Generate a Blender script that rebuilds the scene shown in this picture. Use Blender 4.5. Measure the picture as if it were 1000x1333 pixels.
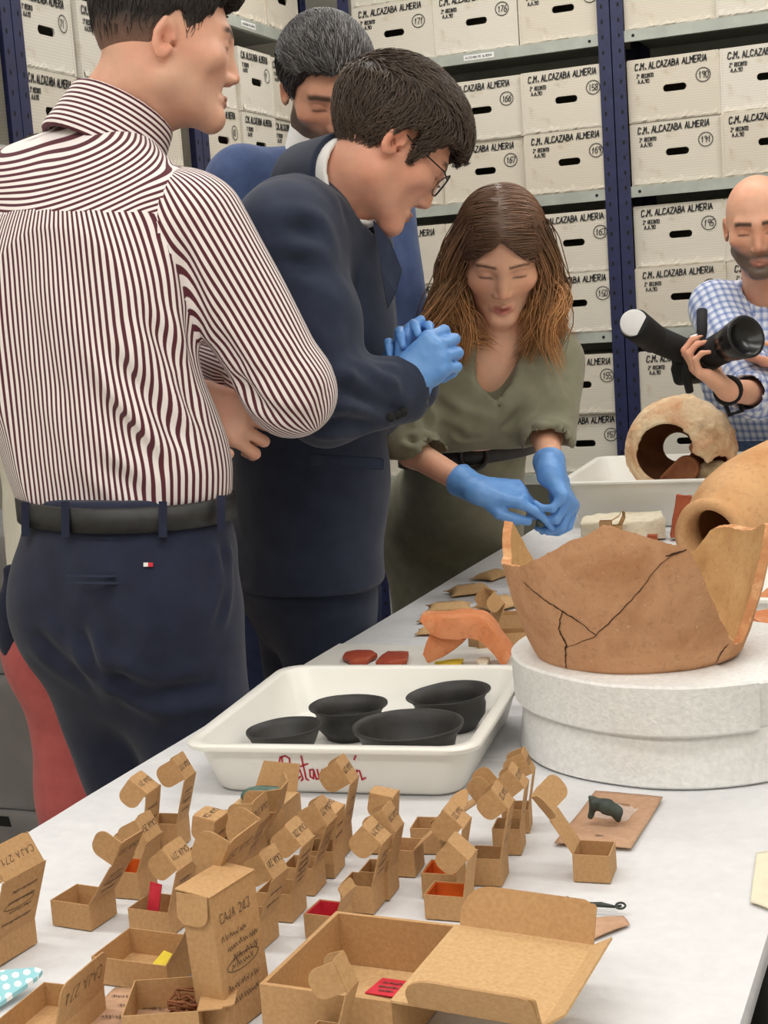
import bpy, bmesh, math, random
import numpy as np
from mathutils import Vector, Matrix

for _o in list(bpy.data.objects):
    bpy.data.objects.remove(_o, do_unlink=True)
scene = bpy.context.scene
COL = scene.collection
random.seed(7)

# ------------------------------------------------------------------ camera
IMW, IMH, FPX = 1000.0, 1333.0, 1900.0
YAW, PITCH, ROLL = (math.radians(a) for a in (22.4, 8.0, 4.0))
CAM = np.array([0.0, 0.0, 1.32])
_f = np.array([-math.sin(YAW)*math.cos(PITCH), math.cos(YAW)*math.cos(PITCH), -math.sin(PITCH)])
_r0 = np.array([math.cos(YAW), math.sin(YAW), 0.0])
_u0 = np.cross(_r0, _f)
_r = _r0*math.cos(ROLL) - _u0*math.sin(ROLL)
_u = _u0*math.cos(ROLL) + _r0*math.sin(ROLL)
cam_data = bpy.data.cameras.new('camera')
cam_data.sensor_fit = 'VERTICAL'
cam_data.sensor_height = 36.0
cam_data.lens = FPX/IMH*36.0
cam_data.clip_start = 0.05
cam = bpy.data.objects.new('scene_camera', cam_data)
COL.objects.link(cam)
cam.matrix_world = Matrix(((_r[0], _u[0], -_f[0], CAM[0]), (_r[1], _u[1], -_f[1], CAM[1]),
                           (_r[2], _u[2], -_f[2], CAM[2]), (0, 0, 0, 1)))
scene.camera = cam

def ray(x, y):
    d = _f*FPX + _r*(x-IMW/2) - _u*(y-IMH/2)
    return d/np.linalg.norm(d)
def onz(x, y, z):          # photo pixel -> point on a horizontal plane (table, shelf)
    d = ray(x, y); return CAM + d*(z-CAM[2])/d[2]
def onY(x, y, Y):
    d = ray(x, y); return CAM + d*(Y-CAM[1])/d[1]
def ond(x, y, dep):        # photo pixel at a distance along the view axis
    d = ray(x, y); return CAM + d*dep/(d@_f)

# ------------------------------------------------------------------ world, lights, exposure
scene.view_settings.view_transform = 'Standard'
scene.view_settings.look = 'None'
scene.view_settings.gamma = 1.0
scene.view_settings.use_curve_mapping = False
scene.view_settings.exposure = 0.14
world = bpy.data.worlds.new('world'); scene.world = world
world.use_nodes = True
world.node_tree.nodes['Background'].inputs[0].default_value = (0.95, 0.97, 1.0, 1)
world.node_tree.nodes['Background'].inputs[1].default_value = 0.08
LAMP_POS = [(-1.75, 0.9), (-0.35, 0.9), (-1.75, 2.7), (-0.35, 2.7), (-1.5, 4.25), (-0.3, 4.25), (0.9, 1.2), (0.9, 3.2), (-0.35, -0.7), (-1.75, -0.7), (0.9, -0.7)]  # last pair is added, unseen behind the viewer, to brighten faces
LAMP_W = 8.6
CEIL = 2.95

# ------------------------------------------------------------------ small helpers
def lin(c):
    return tuple(((v/255.0)/12.92 if v/255.0 <= 0.04045 else ((v/255.0+0.055)/1.055)**2.4) for v in c)

def link(o, parent=None):
    COL.objects.link(o)
    if parent is not None:
        o.parent = parent
    return o
def tag(o, label=None, cat=None, group=None, kind=None):
    if label: o['label'] = label
    if cat: o['category'] = cat
    if group: o['group'] = group
    if kind: o['kind'] = kind
    return o
def empty(name, loc=(0, 0, 0), rz=0.0, label=None, cat=None, group=None):
    o = bpy.data.objects.new(name, None)
    o.empty_display_size = 0.05
    link(o); o.location = loc; o.rotation_euler = (0, 0, rz)
    return tag(o, label, cat, group)
def mesh_obj(name, verts, faces, mat=None, parent=None, smooth=False, mats=None, mi=None):
    me = bpy.data.meshes.new(name)
    me.from_pydata([tuple(map(float, v)) for v in verts], [], [tuple(int(i) for i in f) for f in faces])
    if mats:
        for m in mats: me.materials.append(m)
        if mi is not None: me.polygons.foreach_set('material_index', list(mi))
    elif mat: me.materials.append(mat)
    if smooth: me.polygons.foreach_set('use_smooth', [True]*len(me.polygons))
    me.update()
    o = bpy.data.objects.new(name, me)
    return link(o, parent)
def data_obj(name, me, parent=None, loc=None):
    o = bpy.data.objects.new(name, me); link(o, parent)
    if loc is not None: o.location = loc
    return o
def bm_obj(name, bm, mat=None, parent=None, smooth=False, recalc=True):
    if recalc: bmesh.ops.recalc_face_normals(bm, faces=bm.faces[:])
    me = bpy.data.meshes.new(name); bm.to_mesh(me); bm.free()
    if mat: me.materials.append(mat)
    if smooth: me.polygons.foreach_set('use_smooth', [True]*len(me.polygons))
    o = bpy.data.objects.new(name, me)
    return link(o, parent)
def bm_box(bm, lo, hi, bev=0.0, seg=1):
    x0, y0, z0 = lo; x1, y1, z1 = hi
    vs = [bm.verts.new(p) for p in ((x0,y0,z0),(x1,y0,z0),(x1,y1,z0),(x0,y1,z0),(x0,y0,z1),(x1,y0,z1),(x1,y1,z1),(x0,y1,z1))]
    fs = [bm.faces.new([vs[i] for i in f]) for f in ((0,3,2,1),(4,5,6,7),(0,1,5,4),(1,2,6,5),(2,3,7,6),(3,0,4,7))]
    if bev > 0:
        es = list({e for f in fs for e in f.edges})
        bmesh.ops.bevel(bm, geom=es, offset=bev, segments=seg, affect='EDGES', profile=0.6)
def box(name, lo, hi, mat, parent=None, bev=0.0, seg=1):
    bm = bmesh.new(); bm_box(bm, lo, hi, bev, seg)
    return bm_obj(name, bm, mat, parent)
def lathe(prof, n=48):
    """closed profile list of (r,z) -> verts, faces (profile is an open line; both ends may touch r=0)"""
    V, F = [], []
    for (r, z) in prof:
        for k in range(n):
            a = 2*math.pi*k/n; V.append((r*math.cos(a), r*math.sin(a), z))
    for i in range(len(prof)-1):
        for k in range(n):
            k2 = (k+1) % n
            F.append((i*n+k, i*n+k2, (i+1)*n+k2, (i+1)*n+k))
    return V, F
def tube(pts, rad, n=8, caps=True):
    """verts, faces of a tube along pts; rad scalar or list"""
    P = [np.asarray(p, float) for p in pts]; m = len(P)
    R = [rad]*m if np.isscalar(rad) else list(rad)
    V, F = [], []
    t0 = P[1]-P[0]; t0 /= np.linalg.norm(t0)
    up = np.array([0, 0, 1.0]) if abs(t0[2]) < .9 else np.array([1.0, 0, 0])
    nrm = np.cross(t0, up); nrm /= np.linalg.norm(nrm)
    for i in range(m):
        t = P[min(i+1, m-1)]-P[max(i-1, 0)]; t /= (np.linalg.norm(t)+1e-12)
        nrm = nrm - t*(nrm@t); nrm /= (np.linalg.norm(nrm)+1e-12)
        b = np.cross(t, nrm)
        for k in range(n):
            a = 2*math.pi*k/n
            V.append(P[i] + R[i]*(math.cos(a)*nrm + math.sin(a)*b))
    for i in range(m-1):
        for k in range(n):
            k2 = (k+1) % n
            F.append((i*n+k, i*n+k2, (i+1)*n+k2, (i+1)*n+k))
    if caps:
        F.append(tuple(range(n))[::-1]); F.append(tuple((m-1)*n+k for k in range(n)))
    return V, F
class MB:
    def __init__(s): s.V, s.F = [], []
    def add(s, VF):
        o = len(s.V); s.V += [tuple(v) for v in VF[0]]; s.F += [tuple(i+o for i in f) for f in VF[1]]; return s
    def box(s, lo, hi):
        x0, y0, z0 = lo; x1, y1, z1 = hi
        return s.add(([(x0,y0,z0),(x1,y0,z0),(x1,y1,z0),(x0,y1,z0),(x0,y0,z1),(x1,y0,z1),(x1,y1,z1),(x0,y1,z1)],
               [(0,3,2,1),(4,5,6,7),(0,1,5,4),(1,2,6,5),(2,3,7,6),(3,0,4,7)]))
    def obj(s, name, mat, parent=None, smooth=False): return mesh_obj(name, s.V, s.F, mat, parent, smooth)

# numpy noise (value noise, smooth), used for geometry only
def _hash(i, j, k, s):
    n = (i*374761393 + j*668265263 + k*2147483647 + s*974634) & 0xffffffff
    n = ((n ^ (n >> 13))*1274126177) & 0xffffffff
    n = (n ^ (n >> 16)) & 0xffffffff
    return n.astype(np.float64)/4294967295.0*2-1
def vnoise(P, scale=1.0, seed=0):
    P = np.asarray(P, float)*scale; I = np.floor(P).astype(np.int64); Fr = P-I; U = Fr*Fr*(3-2*Fr)
    r = 0
    for a in (0, 1):
        for b in (0, 1):
            for c in (0, 1):
                w = (U[..., 0] if a else 1-U[..., 0])*(U[..., 1] if b else 1-U[..., 1])*(U[..., 2] if c else 1-U[..., 2])
                r = r + w*_hash(I[..., 0]+a, I[..., 1]+b, I[..., 2]+c, seed)
    return r
def fbm(P, scale=1.0, seed=0, o=3):
    return sum(vnoise(P, scale*2**i, seed+i)/2**i for i in range(o))

# ------------------------------------------------------------------ materials
class NT:
    def __init__(s, name):
        s.m = bpy.data.materials.new(name); s.m.use_nodes = True
        s.t = s.m.node_tree; s.b = s.t.nodes['Principled BSDF']
    def n(s, typ, **kw):
        nd = s.t.nodes.new(typ)
        for k, v in kw.items():
            if k.startswith('i_'): nd.inputs[k[2:].replace('_', ' ')].default_value = v
            else: setattr(nd, k, v)
        return nd
    def l(s, a, b): s.t.links.new(a, b)
def rgba(c): return (*lin(c), 1.0)
def ramp(nt, fac, stops):
    r = nt.n('ShaderNodeValToRGB'); e = r.color_ramp.elements
    while len(e) < len(stops): e.new(0.5)
    for el, (p, c) in zip(e, stops): el.position = p; el.color = c if len(c) == 4 else rgba(c)
    nt.l(fac, r.inputs[0]); return r.outputs[0]
def noise_out(nt, scale, detail=4, coord='Object', rough=0.55, stretch=None, dist=0.0):
    tc = nt.n('ShaderNodeTexCoord'); src = tc.outputs[coord]
    if stretch:
        mp = nt.n('ShaderNodeMapping'); mp.inputs['Scale'].default_value = stretch; nt.l(src, mp.inputs[0]); src = mp.outputs[0]
    nz = nt.n('ShaderNodeTexNoise', i_Scale=scale, i_Detail=detail, i_Roughness=rough, i_Distortion=dist)
    nt.l(src, nz.inputs['Vector']); return nz.outputs['Fac']
def bump(nt, h, strength=0.3, dist=0.002):
    b = nt.n('ShaderNodeBump', i_Strength=strength, i_Distance=dist); nt.l(h, b.inputs['Height']); nt.l(b.outputs[0], nt.b.inputs['Normal'])
def mat(name, c1, c2=None, rough=0.6, scale=20, bscale=None, bstr=0.0, bdist=0.002, metal=0.0, spec=0.5, stops=(0.35, 0.65), coord='Object', detail=4, stretch=None, sheen=0.0, trans=0.0, sss=0.0, alpha=1.0, coat=0.0):
    nt = NT(name); b = nt.b
    b.inputs['Roughness'].default_value = rough; b.inputs['Metallic'].default_value = metal
    b.inputs['Specular IOR Level'].default_value = spec
    if sheen: b.inputs['Sheen Weight'].default_value = sheen
    if trans: b.inputs['Transmission Weight'].default_value = trans
    if coat: b.inputs['Coat Weight'].default_value = coat
    if alpha < 1: b.inputs['Alpha'].default_value = alpha
    if sss:
        b.inputs['Subsurface Weight'].default_value = sss; b.inputs['Subsurface Radius'].default_value = (0.012, 0.006, 0.004)
        b.inputs['Subsurface Scale'].default_value = 1.0
    if c2 is None: c2 = tuple(max(0, v-10) for v in c1)
    nt.l(ramp(nt, noise_out(nt, scale, detail, coord, stretch=stretch), [(stops[0], c1), (stops[1], c2)]), b.inputs['Base Color'])
    if bstr: bump(nt, noise_out(nt, bscale or scale*4, 3, coord, stretch=stretch), bstr, bdist)
    return nt.m

M = {}
M['wall'] = mat('painted_wall', (222, 219, 208), (214, 210, 198), 0.85, 3, 60, 0.05)
M['ceiling'] = mat('ceiling_paint', (236, 236, 232), (230, 230, 226), 0.9, 3)
M['floor'] = mat('terrazzo_floor', (178, 172, 160), (150, 146, 138), 0.45, 60, spec=0.4)
M['navy_steel'] = mat('navy_painted_steel', (36, 42, 84), (28, 33, 68), 0.42, 30, 200, 0.05)
M['grey_steel'] = mat('grey_painted_steel', (176, 181, 172), (160, 165, 157), 0.45, 12, spec=0.5)
M['black'] = mat('black_and_hole_shade', (14, 14, 16), (9, 9, 11), 0.8, 20)  # black parts; also the painted shade of holes and grips
M['bolt'] = mat('zinc_bolt', (190, 190, 188), (160, 160, 158), 0.3, 30, metal=0.9)
M['marker'] = mat('black_marker', (32, 32, 34), (48, 48, 50), 0.7, 60)
M['pen'] = mat('dark_pen_ink', (96, 76, 62), (80, 64, 54), 0.7, 90)
M['red_marker'] = mat('red_marker', (190, 30, 48), (170, 22, 40), 0.6, 60)
M['paper'] = mat('white_paper', (238, 238, 236), (230, 230, 228), 0.8, 30)
M['kraft'] = mat('kraft_card', (194, 155, 110), (178, 138, 94), 0.78, 260, 500, 0.08, 0.0005, stops=(0.3, 0.72), spec=0.25)
M['kraft_light'] = mat('kraft_card_inside', (206, 170, 124), (190, 152, 106), 0.8, 260, 500, 0.08, 0.0005, stops=(0.3, 0.72), spec=0.25)
M['kraft_pink'] = mat('kraft_paper', (196, 158, 130), (184, 146, 116), 0.8, 120, 30, 0.15, 0.002, spec=0.25)
M['orange_card'] = mat('orange_card', (226, 110, 32), (212, 98, 26), 0.75, 60)
M['red_card'] = mat('red_card', (214, 48, 66), (200, 40, 58), 0.75, 60)
M['yellow_card'] = mat('yellow_card', (226, 202, 60), (210, 186, 48), 0.75, 60)
M['tray'] = mat('white_tray_plastic', (238, 236, 230), (232, 230, 222), 0.32, 5, spec=0.5)
M['foam'] = mat('white_pe_foam', (238, 238, 236), (226, 226, 224), 0.75, 140, 190, 0.5, 0.0025)
M['black_ceramic'] = mat('black_burnished_ceramic', (50, 48, 47), (34, 33, 33), 0.55, 26, 90, 0.25, 0.001)
M['bronze'] = mat('green_bronze', (92, 120, 108), (58, 78, 70), 0.7, 90, 220, 0.4, 0.001)
M['dark_bronze'] = mat('dark_bronze', (68, 78, 70), (44, 50, 46), 0.65, 90, 220, 0.4, 0.001)

def plastic_film():
    nt = NT('clear_plastic_film'); b = nt.b
    b.inputs['Base Color'].default_value = (0.9, 0.92, 0.93, 1); b.inputs['Roughness'].default_value = 0.15
    b.inputs['Alpha'].default_value = 0.28
    bump(nt, noise_out(nt, 90, 2), 0.5, 0.003)
    return nt.m
M['film'] = plastic_film()
def archive_card():
    nt = NT('off_white_archive_card'); b = nt.b; b.inputs['Roughness'].default_value = 0.8; b.inputs['Specular IOR Level'].default_value = 0.25
    tc = nt.n('ShaderNodeTexCoord'); oi = nt.n('ShaderNodeObjectInfo')
    mp = nt.n('ShaderNodeMapping'); nt.l(tc.outputs['Object'], mp.inputs[0]); mp.inputs['Scale'].default_value = (1, 1, 1)
    wv = nt.n('ShaderNodeTexWave', wave_type='BANDS', bands_direction='Z', i_Scale=38, i_Distortion=0.6, i_Detail=1)
    nt.l(mp.outputs[0], wv.inputs['Vector'])
    a = ramp(nt, wv.outputs['Fac'], [(0.0, (222, 217, 206)), (1.0, (214, 208, 196))])
    c = ramp(nt, oi.outputs['Random'], [(0.0, (255, 255, 255)), (0.5, (250, 249, 246)), (1.0, (246, 242, 236))])
    mx = nt.n('ShaderNodeMix', data_type='RGBA', blend_type='MULTIPLY'); mx.inputs[0].default_value = 1.0
    nt.l(a, mx.inputs[6]); nt.l(c, mx.inputs[7])
    st = noise_out(nt, 9, 5)
    s2 = ramp(nt, st, [(0.30, (214, 196, 168)), (0.40, (255, 255, 255))])
    m2 = nt.n('ShaderNodeMix', data_type='RGBA', blend_type='MULTIPLY'); m2.inputs[0].default_value = 0.6
    nt.l(mx.outputs[2], m2.inputs[6]); nt.l(s2, m2.inputs[7])
    nt.l(m2.outputs[2], b.inputs['Base Color'])
    bump(nt, wv.outputs['Fac'], 0.12, 0.001)
    return nt.m
M['archive'] = archive_card()
def table_cloth():
    nt = NT('white_tissue_cloth'); b = nt.b; b.inputs['Roughness'].default_value = 0.75; b.inputs['Specular IOR Level'].default_value = 0.3
    nt.l(ramp(nt, noise_out(nt, 60, 4), [(0.3, (220, 220, 221)), (0.7, (213, 213, 215))]), b.inputs['Base Color'])
    a = noise_out(nt, 4, 2, stretch=(1.0, 1.8, 1), dist=.8); c = noise_out(nt, 180, 2)
    ad = nt.n('ShaderNodeMath', operation='MULTIPLY_ADD'); ad.inputs[1].default_value = 0.04
    nt.l(c, ad.inputs[0]); nt.l(a, ad.inputs[2]); bump(nt, ad.outputs[0], 0.42, 0.03)
    return nt.m
M['cloth'] = table_cloth()
def attr_mat(name, rough=0.5, sss=0.0, nscale=60, namt=0.12, bstr=0.0, bscale=400, spec=0.4, sheen=0.0, stretch=None):
    """base colour from the mesh's own Col attribute with fine procedural variation"""
    nt = NT(name); b = nt.b; b.inputs['Roughness'].default_value = rough; b.inputs['Specular IOR Level'].default_value = spec
    at = nt.n('ShaderNodeAttribute', attribute_name='Col')
    r = ramp(nt, noise_out(nt, nscale, 4, stretch=stretch), [(0.3, (1-namt, 1-namt, 1-namt, 1)), (0.7, (1, 1, 1, 1))])
    mx = nt.n('ShaderNodeMix', data_type='RGBA', blend_type='MULTIPLY'); mx.inputs[0].default_value = 1
    nt.l(at.outputs['Color'], mx.inputs[6]); nt.l(r, mx.inputs[7]); nt.l(mx.outputs[2], b.inputs['Base Color'])
    if sss:
        b.inputs['Subsurface Weight'].default_value = sss; b.inputs['Subsurface Radius'].default_value = (0.01, 0.004, 0.002); b.inputs['Subsurface Scale'].default_value = 0.6
    if sheen: b.inputs['Sheen Weight'].default_value = sheen
    if bstr: bump(nt, noise_out(nt, bscale, 2), bstr, 0.001)
    return nt.m
M['skin'] = attr_mat('skin', 0.46, 0.05, 45, 0.10, 0.08, 500, spec=0.4)
M['hair'] = attr_mat('hair', 0.42, 0, 300, 0.35, 0.0, spec=0.45)

# ------------------------------------------------------------------ handwriting: a small stroke alphabet (x 0-4, y 0-6)
GLYPH = {'A': '002640 1232', 'B': '0006264403 033342413000', 'C': '4536160501103041', 'D': '000626450341200 0', 'E': '460600 40'.replace(' ', '') + ' 0333',
 'I': '1016', 'J': '3631200112', 'L': '060040', 'M': '0006234640', 'N': '00064046', 'O': '1605011030414536 3616', 'P': '0006364503',
 'R': '00063645330340', 'S': '453616051332413010 01', 'T': '0646 2620', 'U': '0601103041 46', 'V': '062046', 'Z': '06460040', 'Q': '160501103041453616 2240', 'Y': '062346 2320',
 '0': '16050110304145361 6'.replace(' ', ''), '1': '142620', '2': '05163645440040', '3': '06463341 301001'.replace(' ', ''), '4': '3036014 1'.replace(' ', ''), '5': '460603334241 3000'.replace(' ', ''),
 '6': '461503011030 41433304'.replace(' ', ''), '7': '064610', '8': '130516364 533130110304133'.replace(' ', ''), '9': '444536160514334 430'.replace(' ', ''), '.': '1020 1120', 'º': '15261524 35', '-': '1333'}
def strokes(text):
    """list of polylines in units of letter height"""
    out = []; x = 0.0
    for ch in text:
        if ch == ' ': x += 0.55; continue
        for s in GLYPH.get(ch, '').split():
            pts = [(x + int(s[i])/6.0*0.92, int(s[i+1])/6.0) for i in range(0, len(s)-1, 2)]
            if len(pts) > 1: out.append(pts)
        x += 0.42 if ch in '.I' else 0.86
    return out, x
def ribbon(polys, w):
    """flat pen strokes in the x-z plane facing -y"""
    V, F = [], []
    for pl in polys:
        for (x0, z0), (x1, z1) in zip(pl[:-1], pl[1:]):
            d = np.array([x1-x0, z1-z0]); L = np.hypot(*d)
            if L < 1e-6: continue
            d /= L; n = np.array([-d[1], d[0]])*w/2; e = d*w*0.35
            o = len(V)
            for q in ((x0-e[0]+n[0], z0-e[1]+n[1]), (x0-e[0]-n[0], z0-e[1]-n[1]), (x1+e[0]-n[0], z1+e[1]-n[1]), (x1+e[0]+n[0], z1+e[1]+n[1])):
                V.append((q[0], 0.0, q[1]))
            F.append((o, o+1, o+2, o+3))
    return V, F
def write(text, x, z, h, width=None, w=0.004, rng=random, slant=0.0, rot=0.0):
    """handwritten line as polylines; placed in x,z"""
    st, L = strokes(text)
    sx = (width/(L*h)) if width else 1.0
    out = []
    for pl in st:
        j = [(px*h*sx + rng.uniform(-.05, .05)*h, pz*h + rng.uniform(-.05, .05)*h) for px, pz in pl]
        out.append([(x + a*math.cos(rot) - (b)*math.sin(rot) + slant*b, z + a*math.sin(rot) + b*math.cos(rot)) for a, b in j])
    return out
def scribble(x, z, L, h, rng):
    """illegible small handwriting"""
    pts = []; n = max(3, int(L/(h*0.55)))
    polys = []; cur = []
    for i in range(n*2):
        cur.append((x + L*i/(2*n), z + (h*rng.uniform(0.5, 1.0) if i % 2 else h*rng.uniform(0, .25))))
        if rng.random() < 0.22 and len(cur) > 2: polys.append(cur); cur = []
    if len(cur) > 1: polys.append(cur)
    return polys
def circle_poly(x, z, rx, rz, n=18):
    return [(x+rx*math.cos(2*math.pi*i/n+.6), z+rz*math.sin(2*math.pi*i/n+.6)) for i in range(n+2)]
# ------------------------------------------------------------------ the room
RX0, RX1, RY0, RY1 = -2.75, 2.0, -2.2, 5.52
tag(box('floor', (RX0-.1, RY0-.1, -0.1), (RX1+.1, RY1+.1, 0.0), M['floor']), 'pale terrazzo floor of the storeroom', 'floor', kind='structure')
tag(box('ceiling', (RX0-.1, RY0-.1, CEIL), (RX1+.1, RY1+.1, CEIL+.1), M['ceiling']), 'white painted ceiling of the storeroom', 'ceiling', kind='structure')
tag(box('wall_back', (RX0-.1, RY1, 0), (RX1+.1, RY1+.1, CEIL), M['wall']), 'cream wall behind the rear shelving', 'wall', kind='structure')
tag(box('wall_left', (RX0-.1, RY0, 0), (RX0, RY1, CEIL), M['wall']), 'cream wall behind the side shelving', 'wall', kind='structure')
tag(box('wall_right', (RX1, RY0, 0), (RX1+.1, RY1, CEIL), M['wall']), 'cream wall facing the side shelving', 'wall', kind='structure')
tag(box('wall_front', (RX0-.1, RY0-.1, 0), (RX1+.1, RY0, CEIL), M['wall']), 'cream wall facing the rear shelving', 'wall', kind='structure')

def emit(name, s):
    nt = NT(name); nt.b.inputs['Emission Color'].default_value = (1, 0.97, 0.92, 1); nt.b.inputs['Emission Strength'].default_value = s
    nt.b.inputs['Base Color'].default_value = (.9, .9, .9, 1); return nt.m
M['diffuser'] = emit('lamp_diffuser', 2.0)
for i, (x, y) in enumerate(LAMP_POS):
    e = empty('ceiling_lamp', (x, y, CEIL), 0, 'long white fluorescent ceiling lamp with glowing diffuser, near row partly added as fill', 'ceiling lamp', 'fluorescent lamps on the ceiling')
    box('housing', (-.62, -.16, -.05), (.62, .16, 0), M['ceiling'], e, .006)
    box('diffuser', (-.6, -.14, -.056), (.6, .14, -.0502), M['diffuser'], e)
    L = bpy.data.lights.new('tube_light', 'AREA'); L.shape = 'RECTANGLE'; L.size = 1.2; L.size_y = 0.28; L.energy = LAMP_W*(1.55 if y < 0 else 1.0); L.color = (1.0, 0.972, 0.935)  # row behind the viewer is boosted as fill for the faces
    lo = bpy.data.objects.new('tube_light', L); link(lo, e); lo.location = (0, 0, -.062)

# ------------------------------------------------------------------ shelving racks
def post(name_parent, x, y, w=0.042, facing='y', h=2.75):
    """slotted L-angle upright with two flanges and rows of black discs painting the shade of punched holes; local origin at its outer corner"""
    m = MB()
    m.box((x, y, 0), (x+w, y+.003, h)); m.box((x, y+.003, 0), (x+.003, y+w, h))
    o = m.obj('upright', M['navy_steel'], name_parent)
    s = MB(); z = .06
    while z < h-.03:
        for dx in (w*.62,):
            V = []; n = 8
            for k in range(n):
                a = 2*math.pi*k/n; V.append((x+dx+.0045*math.cos(a), y-.0004, z+.008*math.sin(a)))
            s.add((V, [tuple(range(n))[::-1]]))
        z += .05
    tag(s.obj('slot_shade', M['black'], o), kind='stuff')  # flat discs, the dark inside each punched hole painted on
    return o
def shelf_board(parent, x0, x1, y0, y1, z, rng, labels=()):
    b = MB(); t = .036
    b.box((x0, y0, z-t), (x1, y0+.0025, z)); b.box((x0, y0+.0025, z-.002), (x1, y1, z)); b.box((x0, y1-.0025, z-t), (x1, y1, z-.002))
    b.box((x0, y0+.0025, z-t), (x1, y0+.016, z-t+.002))
    o = b.obj('shelf_board', M['grey_steel'], parent)
    for bx in (x0+.03, x1-.03):
        V = [(bx+.0055*math.cos(a), y0-.0006, z-t/2+.0055*math.sin(a)) for a in [2*math.pi*k/10 for k in range(10)]]
        mesh_obj('bolt_hole_shade', V, [tuple(range(10))[::-1]], M['black'], o)  # flat black disc, the hole's shade put in as colour
    for lx, lw in labels:
        lb = box('shelf_label', (x0+lx, y0-.0012, z-t+.009), (x0+lx+lw, y0-.0002, z-.009), M['paper'], o)
        pl = write('ALCAZABA DE ALMERIA'[:max(5, int(lw*200))], x0+lx+.006, z-t+.0145, .007, lw-.012, rng=rng)
        V, F = ribbon(pl, .0012); mesh_obj('print', [(a, y0-.0018, c) for a, _, c in V], F, M['marker'], o)
    return o
SHZ = [2.172, 1.662, 1.180, 0.688, 0.2]
RD = 0.42                                    # shelf depth

def oblong_hole_front(w, h, hx, hz, hw, hh):
    """front face at y=0 with an oblong hand hole; returns verts, faces with a short tube behind the hole"""
    n = 20; V = []; F = []
    hole = []
    for k in range(n):
        a = 2*math.pi*(k+.5)/n; c, s = math.cos(a), math.sin(a)
        hole.append((hx + (hw/2-hh/2)*(1 if c > 0 else -1) + hh/2*c, hz + hh/2*s))
    outer = []
    for k in range(n):
        a = 2*math.pi*(k+.5)/n; c, s = math.cos(a), math.sin(a)
        t = min((w/2)/abs(c) if abs(c) > 1e-6 else 9, (h/2)/abs(s) if abs(s) > 1e-6 else 9)
        outer.append((t*c, h/2+t*s))
    # corners inserted as separate triangles
    V = [(x, 0, z) for x, z in outer] + [(x, 0, z) for x, z in hole] + [(x, .006, z) for x, z in hole]
    corners = [(w/2, h), (-w/2, h), (-w/2, 0), (w/2, 0)]
    for k in range(n):
        k2 = (k+1) % n
        F.append((k, n+k, n+k2, k2)); F.append((n+k, 2*n+k, 2*n+k2, n+k2))
        (xa, za), (xb, zb) = outer[k], outer[k2]
        if abs(xa-xb) > 1e-6 and abs(za-zb) > 1e-6:
            cx = w/2 if (xa+xb) > 0 else -w/2; cz = h if (za+zb)/2 > h/2 else 0
            V.append((cx, 0, cz)); F.append((k, k2, len(V)-1))
    return V, F
def archive_mesh(w, h, d, seed):
    rng = random.Random(seed); m = MB()
    m.add(oblong_hole_front(w, h, 0.004, h*.50, .078, .024))
    t = .0
    m.add(([(-w/2,0,0),(w/2,0,0),(w/2,d,0),(-w/2,d,0),(-w/2,0,h),(w/2,0,h),(w/2,d,h),(-w/2,d,h)],
           [(0,3,2,1),(4,5,6,7),(1,2,6,5),(2,3,7,6),(3,0,4,7)]))
    # the lid's folded-over rim at the sides and worn bead along the foot
    m.box((-w/2-.002, -.0015, 0), (-w/2+.006, .02, h*.985)); m.box((w/2-.006, -.0015, 0), (w/2+.002, .02, h*.985))
    foot = []
    nn = 26
    V, F = [], []
    for i in range(nn+1):
        x = -w/2+.006+(w-.012)*i/nn
        e = .0015+.0035*max(0, rng.gauss(.2, .6)); zt = .016+rng.uniform(-.005, .012)
        V += [(x, -.0004, .001), (x, -e, .006), (x, -.0004, zt)]
        if i: o = (i-1)*3; F += [(o, o+3, o+4, o+1), (o+1, o+4, o+5, o+2)]
    m.add((V, F))
    bm = bmesh.new()
    me = bpy.data.meshes.new('archive_body'); me.from_pydata(m.V, [], m.F); bm.from_mesh(me)
    bmesh.ops.remove_doubles(bm, verts=bm.verts[:], dist=1e-5)
    bm.to_mesh(me); bm.free(); me.materials.append(M['archive'])
    return me
BOXMESH = {}
LETTER = {}
def archive_box(loc, rz, w, h, num, label, group, seed, rot_jit=0.0):
    rng = random.Random(seed)
    key = (round(w, 3), round(h, 3), seed % 4)
    if key not in BOXMESH: BOXMESH[key] = archive_mesh(w, h, .37, seed)
    e = empty('archive_box', loc, rz + rng.uniform(-.002, .002) + rot_jit, label, 'archive box', group)
    data_obj('carton', BOXMESH[key], e)
    k2 = (round(w, 3), seed % 5)
    if k2 not in LETTER:
        x0 = -w/2+.026*w/.31
        pl = write('C.M. ALCAZABA ALMERIA', x0, h*.83, .020, w*.80, rng=rng, slant=.12, rot=rng.uniform(-.0, .03))
        p2 = write('2º RECINTO', x0+.004, h*.705, .0115, w*.19, rng=rng, slant=.1) + write('A.A.90', x0+.008, h*.62, .0115, w*.13, rng=rng, slant=.1)
        V, F = ribbon(pl, .0036); V2, F2 = ribbon(p2, .0024)
        mb = MB(); mb.add((V, F)); mb.add((V2, F2))
        me = bpy.data.meshes.new('lettering'); me.from_pydata(mb.V, [], mb.F); me.materials.append(M['marker']); LETTER[k2] = me
    o = data_obj('lettering', LETTER[k2], e); o.location = (0, -.0022, 0)
    if num:
        cx, cz = w*.33, h*.64
        pl = [circle_poly(cx, cz, .0235*min(1, w/.3), .0225)] + write(num, cx-.0155*min(1, w/.3), cz-.010, .020, .034*min(1, w/.3)*(len(num)/3 if len(num) < 3 else 1), rng=rng, slant=.1)
        V, F = ribbon(pl, .0026)
        o = mesh_obj('number_mark', V, F, M['marker'], e); o.location = (0, -.0024, 0)
    return e

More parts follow.
